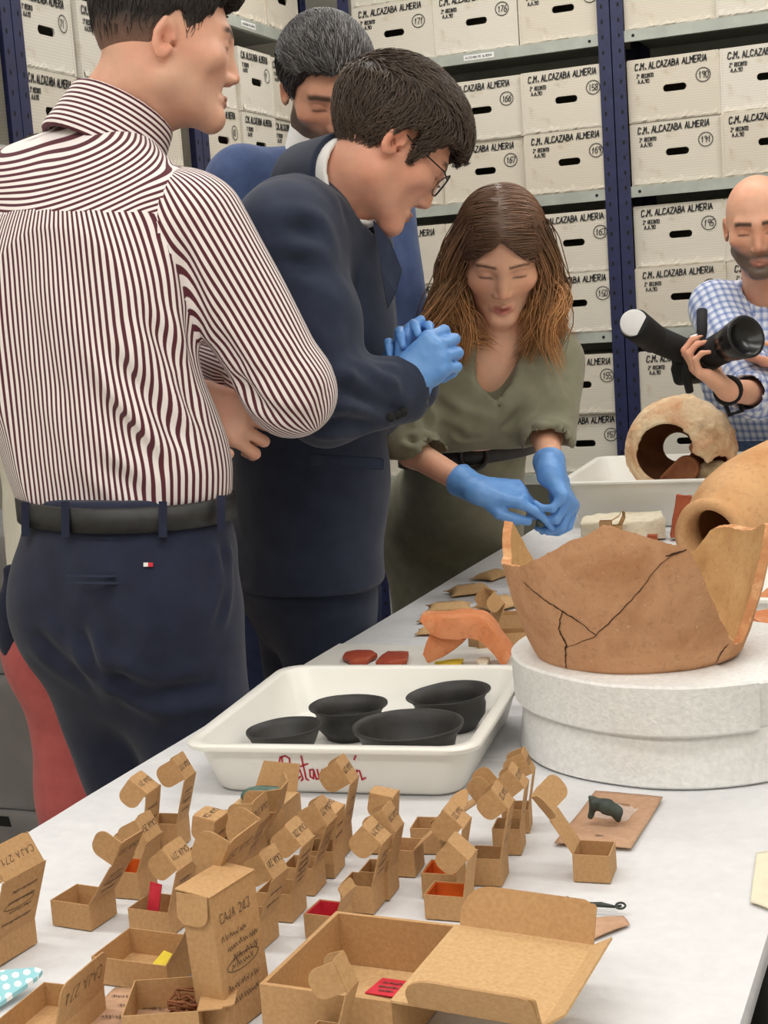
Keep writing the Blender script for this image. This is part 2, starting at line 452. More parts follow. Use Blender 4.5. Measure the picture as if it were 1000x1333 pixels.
rng = random.Random(3)
def rack(name, origin, rz, bays, label, lab2, dz=0.0):
    """bays: list of (x0,x1) local; shelves face local -y"""
    e = empty(name, origin, rz, label, 'shelving rack')
    for bi, (x0, x1) in enumerate(bays):
        for px in (x0, x1-.042):
            o = post(e, 0, 0)
            if px == x0: o.location = (px, 0, 0)
            else: o.location = (px+.042, 0, 0); o.scale = (-1, 1, 1)
            o2 = post(e, 0, 0); o2.location = (px if px == x0 else px+.042, RD+.02, 0); o2.scale = (1 if px == x0 else -1, -1, 1)
        for si, z in enumerate(SHZ):
            shelf_board(e, x0+.042, x1-.042, .004, RD+.012, z+dz, rng, lab2.get((bi, si), ()))
    return e
RACK_Y = 5.0
back = rack('shelving_rack', (0, RACK_Y, 0), 0, [(-2.105, -1.124), (-1.120, -.14), (-.136, .85)],
     'navy and grey steel shelving rack full of archive boxes behind the woman',
     {(0, 0): [(.42, .11)], (0, 1): [(.38, .11)], (1, 0): [(.62, .12)], (1, 1): [(.44, .09)], (0, 2): [(.4, .1)]})
LEFT_X = -2.22
LDZ = .118
left = rack('shelving_rack', (LEFT_X, 0, 0), math.pi/2, [(2.25, 3.178), (3.182, 4.118), (4.122, 4.98)],
     'navy and grey steel shelving rack along the side wall beyond the striped shirt',
     {(2, 0): [(.3, .1)], (1, 0): [(.5, .1)]}, dz=LDZ)
# boxes of the rear rack: two high on every shelf, three across
NUM = {(0,0,0): '', (0,0,1): '171', (0,0,2): '170', (0,0,3): '172',
       (0,1,0,1): '165', (0,1,1,1): '166', (0,1,2,1): '158', (0,1,0,0): '', (0,1,1,0): '167', (0,1,2,0): '169',
       (0,2,1,1): '162', (0,2,2,1): '163', (0,2,2,0): '150', (0,3,2,1): '155', (0,3,2,0): '157',
       (1,1,0,1): '190', (1,1,0,0): '191', (1,2,0,1): '195', (1,2,0,0): '196', (1,3,0,1): '197'}
BW, BH = .306, .207
rng = random.Random(5)
seed = 11
ROW = {0: 'on the top shelf', 1: 'on the second shelf', 2: 'on the third shelf', 3: 'on the fourth shelf'}
for bi, x0 in ((0, -2.105+.047), (1, -1.120+.044), (2, -.136+.044)):
    for si in range(4):
        for ci in range(3 if bi < 2 else 1):
            for hi in (0, 1):
                if bi == 2 and si > 2: continue
                seed += 1
                z = SHZ[si] + .0008 + hi*(BH+.0012)
                x = x0 + BW/2 + ci*(BW-.004+.0042)-.002
                if bi == 0 and ci == 2: x += .004
                num = NUM.get((bi, si, ci, hi), '')
                if si == 0: num = {(0, 0, 0): '171', (0, 1, 0): '176', (0, 2, 0): '178', (1, 0, 0): '188'}.get((bi, ci, hi), '')
                lab = '%s off-white archive box, %s row, %s shelf, %s double post%s' % (('first', 'second', 'third')[ci], 'upper' if hi else 'lower', ('top', 'second', 'third', 'fourth')[si], ('left of', 'right of', 'far right of')[bi], (', marked '+num) if num else '')
                dy = rng.uniform(.004, .03)
                if (bi, si, ci, hi) in ((0,1,2,1), (0,1,2,0)): dy = .006
                archive_box((x, RACK_Y+dy, z), 0, BW-.004, BH, num, lab, 'archive boxes on the rear rack', seed)
# boxes of the side rack, narrower ends facing the aisle
LBW, LBH = .246, .206
NUML = {(1,1,0,1): '71', (1,1,1,1): '72', (1,1,3,1): '74', (1,1,3,0): '75', (2,1,0,1): '8', (2,1,1,1): '9', (2,1,0,0): '10', (2,1,2,1): '12'}
BAYN = ('end', 'middle', 'corner')
for bi, y0 in ((0, 2.25+.05), (1, 3.182+.046), (2, 4.122+.044)):
    for si in range(4):
        for ci in range(3):
            for hi in (0, 1):
                if bi == 0 and si > 1: continue
                seed += 1
                z = SHZ[si] + LDZ + .0008 + hi*(LBH+.0012)
                y = y0 + LBW/2 + ci*(LBW+(.007 if bi != 1 else .02))
                num = NUML.get((bi, si, ci, hi), '')
                lab = '%s white archive box, %s row, %s shelf, %s bay of the side rack%s' % (('first', 'second', 'third')[ci], 'upper' if hi else 'lower', ('top', 'second', 'third', 'fourth')[si], BAYN[bi], (', marked '+num) if num else '')
                archive_box((LEFT_X-rng.uniform(.004, .02), y, z), math.pi/2, LBW, LBH, num, lab, 'archive boxes on the side rack', seed)

# ------------------------------------------------------------------ the table under its cloth
TZ = 0.74
TX0, TX1, TY0, TY1 = -1.04, -.18, .55, 4.12
t = empty('folding_table', ((TX0+TX1)/2, (TY0+TY1)/2, 0), 0, 'long folding table beneath the white cloth and the finds', 'table')
hx, hy = (TX1-TX0)/2-.004, (TY1-TY0)/2-.004
box('table_top', (-hx, -hy, TZ-.032), (hx, hy, TZ-.004), M['grey_steel'], t, .006)
for sx in (-1, 1):
    for sy in (-.95, -.33, .33, .95):
        V, F = tube([(sx*(hx-.08), sy*hy*.98, 0), (sx*(hx-.08), sy*hy*.98, TZ-.03)], .016, 10)
        mesh_obj('leg', V, F, M['black'], t, True)
# cloth: sheet with soft folds, hanging a little over the long sides
nx, ny = 60, 200
V, F = [], []
xs = list(np.linspace(TX0, TX1, nx-7))
for j in range(ny+1):
    y = TY0 + (TY1-TY0)*j/ny
    row = []
    for i in range(nx+1):
        if i < 4:   # left drop
            k = 4-i; x = TX0-.004-.002*k*0.5; z = TZ-.004-.05*k
            x += .010*math.sin(y*9+k*.6)*k/4
        elif i > nx-4:
            k = i-(nx-4); x = TX1+.0015+.0004*k; z = TZ-.003-.0042*k
            x += .001*math.sin(y*11+k)*k/4
        else:
            x = TX0 + (TX1-TX0)*(i-4)/(nx-8)
            p = np.array([x*1.2, y, 0.0])
            z = TZ - .0008 + .0014*min(0, fbm(p, 5.0, 2, 2)) - .0006
        row.append((x, y, z))
    V += row
for j in range(ny):
    for i in range(nx):
        a = j*(nx+1)+i; F.append((a, a+1, a+nx+2, a+nx+1))
cl = mesh_obj('table_cloth', V, F, M['cloth'], None, True)
sm = cl.modifiers.new('thick', 'SOLIDIFY'); sm.thickness = .0008; sm.offset = -1
cl.modifiers.new('es', 'EDGE_SPLIT').split_angle = math.radians(35)
tag(cl, 'white tissue-like cloth spread over the long table of finds', 'table cloth')
# ------------------------------------------------------------------ finds and trays on the table
def noise_disp(V, amp, scale, seed=0):
    V = np.asarray(V, float); return V + np.stack([fbm(V, scale, seed+k*7, 2) for k in range(3)], -1)*amp

def terracotta(name, c1, c2, c3, scale=14, bstr=.35, rough=.85, speck=None):
    nt = NT(name); b = nt.b; b.inputs['Roughness'].default_value = rough; b.inputs['Specular IOR Level'].default_value = .2
    big = noise_out(nt, scale, 5, dist=.4); fine = noise_out(nt, scale*12, 4, rough=.7)
    a = ramp(nt, big, [(.32, c1), (.5, c2), (.68, c3)])
    f = ramp(nt, fine, [(.28, (.74, .72, .70, 1)), (.48, (1, 1, 1, 1)), (.75, (1.0, 1.0, 1.0, 1))])
    mx = nt.n('ShaderNodeMix', data_type='RGBA', blend_type='MULTIPLY'); mx.inputs[0].default_value = .8
    nt.l(a, mx.inputs[6]); nt.l(f, mx.inputs[7]); out = mx.outputs[2]
    if speck:
        sp = ramp(nt, noise_out(nt, scale*22, 2), [(.70, (0, 0, 0, 1)), (.74, (1, 1, 1, 1))])
        m2 = nt.n('ShaderNodeMix', data_type='RGBA'); nt.l(sp, m2.inputs[0]); nt.l(out, m2.inputs[6]); m2.inputs[7].default_value = rgba(speck); out = m2.outputs[2]
    nt.l(out, b.inputs['Base Color']); bump(nt, fine, bstr, .0015)
    return nt.m
M['pot_out'] = terracotta('terracotta_outside', (200, 150, 112), (208, 160, 122), (186, 136, 98), 11, .5, speck=(222, 192, 156))
M['pot_in'] = terracotta('terracotta_inside', (206, 170, 122), (196, 158, 110), (176, 136, 92), 12, .4, speck=(224, 190, 140))
M['pot_edge'] = terracotta('terracotta_fracture', (214, 160, 112), (200, 140, 96), (226, 178, 132), 40, .6)
M['orange_clay'] = terracotta('orange_terracotta', (210, 140, 98), (202, 126, 82), (218, 156, 114), 12, .3)
M['buff'] = terracotta('buff_amphora_clay', (220, 174, 126), (212, 164, 116), (200, 146, 98), 7, .2, .8)
M['brick_red'] = terracotta('red_brick_clay', (176, 96, 66), (160, 82, 56), (184, 110, 78), 16, .5)
M['red_slip'] = terracotta('red_slip_pottery', (168, 78, 56), (156, 68, 48), (178, 96, 72), 30, .2, .45)
M['stone'] = terracotta('pale_stone', (232, 224, 204), (224, 214, 190), (214, 202, 176), 16, .5)
M['lime_jar'] = terracotta('limey_jar', (206, 150, 112), (226, 196, 158), (238, 218, 186), 11, .6)
M['brown_clay'] = terracotta('brown_clay', (150, 98, 66), (136, 86, 58), (120, 74, 50), 14, .3)
M['crack'] = mat('crack_line', (52, 30, 18), (70, 42, 26), .9, 60)

# ---- trays
def rrect(w, l, r, n=6):
    pts = []
    for cx, cy, a0 in ((w/2-r, l/2-r, 0), (-w/2+r, l/2-r, 90), (-w/2+r, -l/2+r, 180), (w/2-r, -l/2+r, 270)):
        for k in range(n+1):
            a = math.radians(a0+90*k/n); pts.append((cx+r*math.cos(a), cy+r*math.sin(a)))
    return pts
def loft(loops, close_first=True, close_last=True):
    V, F = [], []; n = len(loops[0])
    for lp in loops: V += lp
    for i in range(len(loops)-1):
        for k in range(n):
            k2 = (k+1) % n; F.append((i*n+k, i*n+k2, (i+1)*n+k2, (i+1)*n+k))
    if close_first: F.append(tuple(range(n))[::-1])
    if close_last: F.append(tuple((len(loops)-1)*n+k for k in range(n)))
    return V, F
def tray(name, loc, rz, w, l, h, label, inset=.03, lip=.012, group=None):
    e = empty(name, loc, rz, label, 'tray', group)
    def L(off, z, r): return [(x, y, z) for x, y in rrect(w-2*off, l-2*off, r)]
    lo = [L(inset+.004, 0, .03), L(inset, .004, .032), L(lip+.001, h-.012, .034), L(lip, h-.008, .034), L(.001, h-.007, .036), L(0, h-.002, .036),
          L(.0015, h, .036), L(lip+.002, h, .034), L(lip+.005, h-.003, .033), L(inset+.006, .008, .03), L(inset+.012, .0045, .026)]
    V, F = loft(lo)
    mesh_obj('basin', V, F, M['tray'], e, True)
    bpy.data.objects[e.children[0].name].data.update()
    m = e.children[0].modifiers.new('edge', 'EDGE_SPLIT'); m.split_angle = math.radians(50)
    return e
RT_ROT = math.radians(6.5)
RT_C = (-.749, 1.715)
tr = tray('plastic_tray', (RT_C[0], RT_C[1], TZ), RT_ROT, .372, .395, .066, 'white plastic tray with red handwriting holding four black bowls', .028)
# red handwriting on the tray's front wall
REST = [[(0, .4), (.02, 1.0), (.16, 1.05), (.3, .95), (.28, .75), (.1, .62)], [(.1, .62), (.2, .4), (.34, .05)], [(-.1, .8), (-.04, .98), (.06, 1.02)],
        [(.36, .25), (.46, .3), (.5, .45), (.43, .5), (.38, .3), (.46, .08), (.58, .2)], [(.6, .5), (.66, .1), (.58, .02)],
        [(.76, 1.05), (.78, .1), (.86, .05)], [(.66, .62), (.95, .74)], [(1.12, .5), (.98, .48), (.95, .2), (1.06, .12), (1.12, .45), (1.16, .1), (1.24, .12)],
        [(1.26, .5), (1.28, .15), (1.38, .12), (1.44, .5), (1.48, .12)], [(1.54, .1), (1.6, .55), (1.72, .5), (1.66, .1)],
        [(1.96, .5), (1.82, .48), (1.79, .2), (1.9, .12), (1.96, .45), (2.0, .1), (2.06, .14)], [(2.26, .46), (2.14, .46), (2.12, .15), (2.24, .1), (2.32, .2)],
        [(2.36, .48), (2.4, .1)], [(2.5, .5), (2.44, .2), (2.56, .12), (2.62, .4), (2.5, .5)], [(2.7, .95), (2.78, 1.1)], [(2.66, .12), (2.72, .5), (2.82, .48), (2.86, .12), (3.0, .2)]]
s = .0335
V, F = ribbon([[(x*s*1.02, z*s) for x, z in p] for p in REST], .0022)
tz0 = .016; slope = (.028-.013)/(.066-.012-.004)
V2 = []
for x, _, z in V:
    zz = z+tz0; V2.append((x-.058, -.395/2+.028-(zz-.004)*slope-.0006, zz))
mesh_obj('red_lettering', V2, F, M['red_marker'], tr)

# ---- black bowls
def bowl(loc, r, h, prof, label, tilt=(0, 0), scl=1.0):
    V, F = lathe([(p[0]*r, p[1]*h) for p in prof], 56)
    V = noise_disp(V, .0009, 22, int(r*1000))
    e = mesh_obj('black_bowl', V, F, M['black_ceramic'], None, True)
    e.location = loc; e.rotation_euler = (tilt[0], tilt[1], 0)
    return tag(e, label, 'bowl', 'black bowls in the lettered tray')
P_FLARE = [(0, .02), (.45, .02), (.5, 0), (.56, 0), (.62, .1), (.8, .35), (.84, .6), (.82, .75), (.9, .9), (1.0, .985), (1.0, 1.0), (.97, 1.0), (.88, .93), (.76, .75), (.77, .55), (.7, .3), (.5, .12), (0, .08)]
P_DEEP = [(0, .02), (.5, .02), (.55, 0), (.6, 0), (.66, .1), (.8, .4), (.86, .7), (.9, .82), (.97, .9), (1.0, .97), (1.0, 1.0), (.96, 1.0), (.9, .9), (.83, .72), (.74, .35), (.55, .12), (0, .08)]
P_SHAL = [(0, .02), (.4, .02), (.44, 0), (.5, 0), (.58, .12), (.8, .5), (.93, .82), (1.0, .95), (1.0, 1.0), (.97, 1.0), (.88, .8), (.72, .45), (.5, .16), (0, .1)]
def tb(px, py, z): return tuple(onz(px, py, z))
ZB = TZ+.005
def at_rim(px, py, h):         # bowl placed by the centre of its rim ellipse
    p = onz(px, py, ZB+h); return (p[0], p[1], ZB)
bowl(at_rim(371, 946, .045), .050, .045, P_SHAL, 'small shallow black bowl at the front left of the lettered tray', (0, math.radians(-3)))
bowl(at_rim(453, 917, .045), .054, .045, P_FLARE, 'black bowl with a flared rim behind the shallow black bowls')
bowl(at_rim(531, 942, .056), .0705, .056, P_DEEP, 'widest black bowl with pale specks at the front of the lettered tray')
bowl(at_rim(587, 901, .050), .0585, .050, P_FLARE, 'tallest black bowl with a tilted rim in the tray corner by the foam block', (math.radians(2), math.radians(-4)))

# ---- foam block with a stepped collar
FC = (-.368, 1.822)
e = empty('foam_support', (FC[0], FC[1], TZ), math.radians(-12), 'thick white foam disc cradling the large broken pot', 'foam block')
def foam_ring(r0, r1, z0, z1, name, a0=0, a1=360, hole=.05, bevel=.003, seed=0, zoff=0.0):
    n = 96 if a1-a0 >= 360 else max(8, int(96*(a1-a0)/360)); full = a1-a0 >= 360
    loops = []
    prof = [(hole, z0), (r0-bevel, z0), (r0, z0+bevel), ((r0+r1)/2, (z0+z1)/2), (r1, z1-bevel), (r1-bevel, z1), (r1-.03, z1), ((hole+r1)/2, z1-.001), (hole+.012, z1-.002), (hole, z1-.008)]
    V, F = [], []; m = len(prof)
    for k in range(n if full else n+1):
        a = math.radians(a0+(a1-a0)*k/n)
        sq = 1+.03*math.cos(2*a+.4)
        for r, z in prof:
            rr = r*(sq if r > hole+.02 else 1); V.append((rr*math.cos(a), rr*math.sin(a), z))
    N = n if full else n+1
    for k in range(n):
        k2 = (k+1) % N
        for i in range(m):
            i2 = (i+1) % m; F.append((k*m+i, k2*m+i, k2*m+i2, k*m+i2))
    if not full:
        F.append(tuple(range(m))); F.append(tuple(n*m+i for i in range(m))[::-1])
    V = noise_disp(V, .0016, 11, seed); V[:, 2] = np.where(V[:, 2] < .003, np.maximum(V[:, 2], 0), V[:, 2])
    o = mesh_obj(name, V, F, M['foam'], e, True); md = o.modifiers.new('es', 'EDGE_SPLIT'); md.split_angle = math.radians(40)
    return o
foam_ring(.196, .190, 0, .066, 'lower_disc', seed=3)
foam_ring(.200, .202, .064, .126, 'upper_collar', 118, 322, hole=.05, seed=5)
foam_ring(.190, .192, .064, .121, 'upper_disc', 322, 478, hole=.05, seed=8)

# ---- large broken pot
def pot():
    C0 = np.array([-.405, 1.80, TZ+.123])
    th0 = math.atan2(CAM[1]-C0[1], CAM[0]-C0[0])      # angle facing the viewer of the photo
    keys = [(-180, .080), (-165, .084), (-152, .104), (-140, .108), (-134, .080), (-124, .092), (-116, .138), (-108, .166), (-104, .158), (-97, .126), (-90, .124), (-75, .128), (-62, .132), (-48, .140), (-30, .163), (-18, .180), (-11, .190), (-6, .188), (4, .177),
            (12, .168), (18, .162), (21, .158), (24, .140), (30, .108), (39, .068), (49, .036), (58, .022), (66, .022), (71, .05), (75, .10), (79, .146), (84, .160), (95, .158), (106, .146), (116, .140), (128, .142), (140, .134), (148, .104), (160, .084), (180, .080)]
    ka = [k[0] for k in keys]; kh = [k[1] for k in keys]
    n = 360; m = 26
    ang = np.linspace(-180, 180, n, endpoint=False)
    h = np.interp(ang, ka, kh)
    h = h + .0016*vnoise(np.stack([ang*.22, ang*0, ang*0], -1), 1, 4) + .0009*vnoise(np.stack([ang*.8, ang*0, ang*0], -1), 1, 5)
    def R(z): return np.interp(z, [0, .006, .03, .08, .13, .17, .20], [.124, .130, .141, .157, .169, .175, .178])
    V, F, MI = [], [], []
    for i in range(m):
        for a, hh in zip(ang, h):
            z = hh*i/(m-1); r = R(z); t = math.radians(a)+th0; V.append((r*math.cos(t), r*math.sin(t), z))
    for i in range(m):
        for a, hh in zip(ang, h):
            z = .010+(hh-.010-.002)*i/(m-1); r = R(z)-.0115; t = math.radians(a)+th0; V.append((r*math.cos(t), r*math.sin(t), z))
    N = n*m
    for i in range(m-1):
        for k in range(n):
            k2 = (k+1) % n
            F.append((i*n+k, i*n+k2, (i+1)*n+k2, (i+1)*n+k)); MI.append(0)
            F.append((N+i*n+k2, N+i*n+k, N+(i+1)*n+k, N+(i+1)*n+k2)); MI.append(1)
    for k in range(n):
        k2 = (k+1) % n; a = (m-1)*n
        F.append((a+k, a+k2, N+a+k2, N+a+k)); MI.append(2)
    F.append(tuple(range(n))[::-1]); MI.append(0)
    F.append(tuple(N+k for k in range(n))); MI.append(1)
    V = noise_disp(V, .0012, 16, 9)
    e = empty('broken_pot', C0, 0, 'large broken terracotta pot with mended cracks on the foam disc', 'pot')
    mesh_obj('wall', V, F, None, e, True, [M['pot_out'], M['pot_in'], M['pot_edge']], MI)
    md = e.children[0].modifiers.new('es', 'EDGE_SPLIT'); md.split_angle = math.radians(50)
    # crack lines as thin dark strips seated in the outer face: points (angle, height)
    def crack(pts, w):
        rr = random.Random(len(pts)); P = []
        for (a0, z0), (a1, z1) in zip(pts[:-1], pts[1:]):
            for i in range(6): 
                f = i/6; P.append((a0+(a1-a0)*f+rr.uniform(-.35, .35), z0+(z1-z0)*f+rr.uniform(-.0006, .0006)))
        P.append(pts[-1])
        V3, F3 = [], []
        q = [np.array([(R(z)+.0009)*math.cos(math.radians(a)+th0), (R(z)+.0009)*math.sin(math.radians(a)+th0), z]) for a, z in P]
        for i, p in enumerate(q):
            d = q[min(i+1, len(q)-1)]-q[max(i-1, 0)]; nrm = np.array([p[0], p[1], 0]); s = np.cross(d, nrm); s /= np.linalg.norm(s)+1e-9
            ww = w*(.5+.5*math.sin(math.pi*(i+.6)/len(q)))*rr.uniform(.7, 1.2)
            V3 += [p+s*ww, p-s*ww]
            if i: F3.append((2*i-2, 2*i-1, 2*i+1, 2*i))
        mesh_obj('crack', V3, F3, M['crack'], e)
    crack([(-54, .114), (-42, .096), (-33, .084), (-25, .070), (-19, .056)], .0009)
    crack([(-33, .084), (-38, .060), (-36, .038), (-41, .012), (-43, .003)], .0012)
    crack([(16, .155), (9, .140), (0, .106), (-11, .074), (-20, .053), (-37, .034)], .0006)
    crack([(50, .028), (46, .018), (45, .004)], .0009)
    crack([(20, .157), (12, .152)], .0012)
pot()

# ---- small helper for broken lumps: closed mesh from an outline, thickened, rounded and roughened
def slab_mesh(outline, thick, curve=0.0, seed=0, rough=.0012, n_in=3, dome=0.0):
    """outline list (x,y); returns verts,faces of a slightly curved sherd lying flat, base z=0"""
    c = np.mean(outline, 0); O = []
    for a, b in zip(outline, outline[1:]+outline[:1]):
        for k in range(4): O.append((np.array(a)*(1-k/4)+np.array(b)*k/4))
    O = np.array(O); n = len(O); V, F = [], []
    def zc(p): return curve*(1-((p[0]-c[0])**2+(p[1]-c[1])**2)/(np.max(np.sum((O-c)**2, 1))))
    rings = [(1.0, 0), (1.0, 1), (.96, 1.08), (.6, 1.1), (.25, 1.1)]
    bot = [(.6, 0), (.25, 0)]
    for s, zt in rings:
        for p in O:
            q = c+(p-c)*s; V.append((q[0], q[1], zt*thick+zc(q)+dome*(1-s)))
    m = len(rings)
    for i in range(m-1):
        for k in range(n): F.append((i*n+k, i*n+(k+1) % n, (i+1)*n+(k+1) % n, (i+1)*n+k))
    F.append(tuple((m-1)*n+k for k in range(n)))
    for s, zt in bot:
        for p in O:
            q = c+(p-c)*s; V.append((q[0], q[1], zc(q)))
    F += [((m)*n+k, m*n+(k+1) % n, (k+1) % n, k) for k in range(n)]
    F += [((m+1)*n+k, (m+1)*n+(k+1) % n, m*n+(k+1) % n, m*n+k) for k in range(n)]
    F.append(tuple((m+1)*n+k for k in range(n))[::-1])
    V = noise_disp(V, rough, 60, seed); V[:, 2] -= V[:, 2].min()
    return V, F
def sherd(name, outline_px, z, thick, curve, material, label, cat='sherd', group=None, seed=0, tilt=None, lift=0.0, rough=.0012):
    pts = [onz(x, y, z) for x, y in outline_px]; c = np.mean(pts, 0)
    o2 = [(p[0]-c[0], p[1]-c[1]) for p in pts]
    if sum(a[0]*b[1]-b[0]*a[1] for a, b in zip(o2, o2[1:]+o2[:1])) < 0: o2 = o2[::-1]
    V, F = slab_mesh(o2, thick, curve, seed, rough)
    o = mesh_obj(name, V, F, material, None, True); o.location = (c[0], c[1], z+lift)
    md = o.modifiers.new('es', 'EDGE_SPLIT'); md.split_angle = math.radians(42)
    if tilt: o.rotation_euler = tilt
    return tag(o, label, cat, group)
# white board behind the tray with two red sherds
p0, p1 = onz(428, 843, TZ), onz(700, 846, TZ)
bd = box('white_board', (-1.035, 2.02, TZ), (-.60, 2.262, TZ+.006), M['tray'], None, .002)
tag(bd, 'thin white board carrying the red and orange sherds behind the lettered tray', 'board')
ZS = TZ+.0062
sherd('red_sherd', [(446, 862), (452, 853), (480, 851), (492, 858), (478, 866), (458, 867)], ZS, .006, .006, M['red_slip'], 'oval red-slipped pottery sherd on the white board', 'sherd', 'red sherds on the white board', 2)
sherd('red_sherd', [(490, 868), (505, 852), (533, 854), (530, 866), (510, 870)], ZS, .006, .006, M['red_slip'], 'angular red-slipped pottery sherd beside the oval one', 'sherd', 'red sherds on the white board', 4)
# small striped and yellow finds in the shade of the orange sherd
sherd('yellow_find', [(566, 864), (604, 860), (600, 868), (568, 870)], ZS, .003, .001, M['yellow_card'], 'small yellow tag lying under the orange rim sherd', 'tag', None, 5)
sherd('striped_shell', [(620, 866), (630, 859), (639, 864), (634, 870), (624, 871)], ZS, .005, .005, M['stone'], 'small pale ribbed shell under the orange rim sherd', 'shell', None, 6)

# ---- arched orange rim sherd
def arch_sherd():
    """thick curved rim fragment standing on both ends: an arched band with a flat outer lip and a broken wall on its left"""
    base = onz(556, 866, ZS); dep = float((np.array(base)-CAM)@_f)
    e = empty('rim_sherd', (0, 0, 0), 0, 'arched orange terracotta rim sherd propped on the white board', 'sherd')
    out = [(546, 809), (562, 806), (590, 806), (614, 805), (630, 808), (643, 822), (654, 840), (664, 856)]      # upper outline of the front face
    inn = [(560, 826), (574, 831), (594, 833), (612, 832), (626, 836), (637, 845), (647, 857), (655, 869)]      # lower outline
    back = np.array([-.18, .98, 0]); n = 32
    def path(pts, dd): 
        T = np.linspace(0, len(pts)-1, n); P = np.array([ond(np.interp(t, range(len(pts)), [p[0] for p in pts]), np.interp(t, range(len(pts)), [p[1] for p in pts]), dep-.05+dd) for t in T])
        for _ in range(2): P[1:-1] = P[1:-1]*.5+(P[:-2]+P[2:])*.25
        return P
    A, B_ = path(out, 0), path(inn, .004); rows = [B_+back*.004, B_, (A+B_)/2-back*.003, A, A+back*.006+np.array([0, 0, .004]), A+back*.05+np.array([0, 0, .004]), A+back*.056-np.array([0, 0, .008]), B_+back*.040+np.array([0, 0, .006])]
    V = np.stack(rows, 1).reshape(-1, 3); m = len(rows); F = []
    for i in range(n-1):
        for k in range(m): F.append((i*m+k, i*m+(k+1) % m, (i+1)*m+(k+1) % m, (i+1)*m+k))
    F.append(tuple(range(m))[::-1]); F.append(tuple((n-1)*m+k for k in range(m)))
    V = noise_disp(V, .0022, 34, 3); V[:, 2] = np.maximum(V[:, 2], ZS)
    o = mesh_obj('rim', V, F, M['orange_clay'], e, True); bm = bmesh.new(); bm.from_mesh(o.data); bmesh.ops.recalc_face_normals(bm, faces=bm.faces[:]); bm.to_mesh(o.data); bm.free()
    o.modifiers.new('es', 'EDGE_SPLIT').split_angle = math.radians(48)
    # broken wall going down to the left foot
    up_ = [(560, 824), (574, 830), (592, 833), (606, 834)]; dn = [(550, 852), (557, 864), (574, 857), (598, 842)]; k = 4; n2 = 18
    def p2(pts, d0, d1):
        T = np.linspace(0, k-1, n2); return np.array([ond(np.interp(t, range(k), [p[0] for p in pts]), np.interp(t, range(k), [p[1] for p in pts]), dep-.045+d0+(d1-d0)*t/(k-1)) for t in T])
    U, L = p2(up_, .004, .02), p2(dn, .0, .03)
    rows = [U, U*.5+L*.5-back*.002, L, L+back*.013, U*.5+L*.5+back*.012, U+back*.013]; V = np.stack(rows, 1).reshape(-1, 3); m = 6; F = []
    for i in range(n2-1):
        for q in range(m): F.append((i*m+q, i*m+(q+1) % m, (i+1)*m+(q+1) % m, (i+1)*m+q))
    F.append(tuple(range(m))[::-1]); F.append(tuple((n2-1)*m+q for q in range(m)))
    V = noise_disp(V, .002, 34, 5); V[:, 2] = np.maximum(V[:, 2], ZS)
    o = mesh_obj('broken_wall', V, F, M['orange_clay'], e, True); bm = bmesh.new(); bm.from_mesh(o.data); bmesh.ops.recalc_face_normals(bm, faces=bm.faces[:]); bm.to_mesh(o.data); bm.free()
    o.modifiers.new('es', 'EDGE_SPLIT').split_angle = math.radians(48)
arch_sherd()

# ---- rear tray with the round jar
RTR = (-.722, 3.76)
tray('plastic_tray', (RTR[0], RTR[1], TZ), math.radians(3), .52, .56, .120, 'deep white plastic tray holding the round encrusted jar at the table end', .045, .014)
V, F = slab_mesh([(-.10, -.07), (.12, -.08), (.14, .08), (-.12, .09)], .022, .0, 3, .004)
o = tag(mesh_obj('tissue_pad', V, F, M['foam'], None, True), 'crumpled white tissue pad under the round encrusted jar', 'padding'); o.location = (RTR[0]+.02, RTR[1]-.10, TZ+.006)

# ---- buff amphora lying on its side
def amphora():
    a = np.array([-.478, 2.80, .800]); b = np.array([-.320, 3.22, .862])
    L = np.linalg.norm(b-a); ax = (b-a)/L
    prof = [(.058, -.004), (.066, -.009), (.075, -.005), (.079, .006), (.076, .016), (.070, .024), (.073, .036), (.088, .056), (.100, .085), (.112, .125), (.119, .18), (.121, .25), (.119, .33), (.110, .41), (.092, .47), (.065, .51), (.03, .53), (.0, .535)]
    inner = [(.055, .004), (.052, .03), (.06, .06), (.085, .10), (.105, .18), (.105, .3), (.08, .44), (0, .48)]
    allp = inner[::-1] + prof
    V, F = lathe(allp, 72)
    z = ax; x = np.cross([0, 0, 1.0], z); x /= np.linalg.norm(x); y = np.cross(z, x)
    V = np.array(V); V = noise_disp(V, .0018, 10, 12)
    W = a + V[:, :1]*x + V[:, 1:2]*y + V[:, 2:]*z
    drop = W[:, 2].min()-(TZ+.0005)
    e = empty('amphora', (a[0], a[1], TZ), 0, 'buff terracotta amphora lying on its side with open mouth', 'amphora')
    W = W-np.array([0, 0, drop]); W = W-np.array([a[0], a[1], TZ])
    o = mesh_obj('vessel', W, F, M['buff'], e, True)
    bm = bmesh.new(); bm.from_mesh(o.data); bmesh.ops.remove_doubles(bm, verts=bm.verts[:], dist=1e-5); bmesh.ops.recalc_face_normals(bm, faces=bm.faces[:]); bm.to_mesh(o.data); bm.free()
amphora()

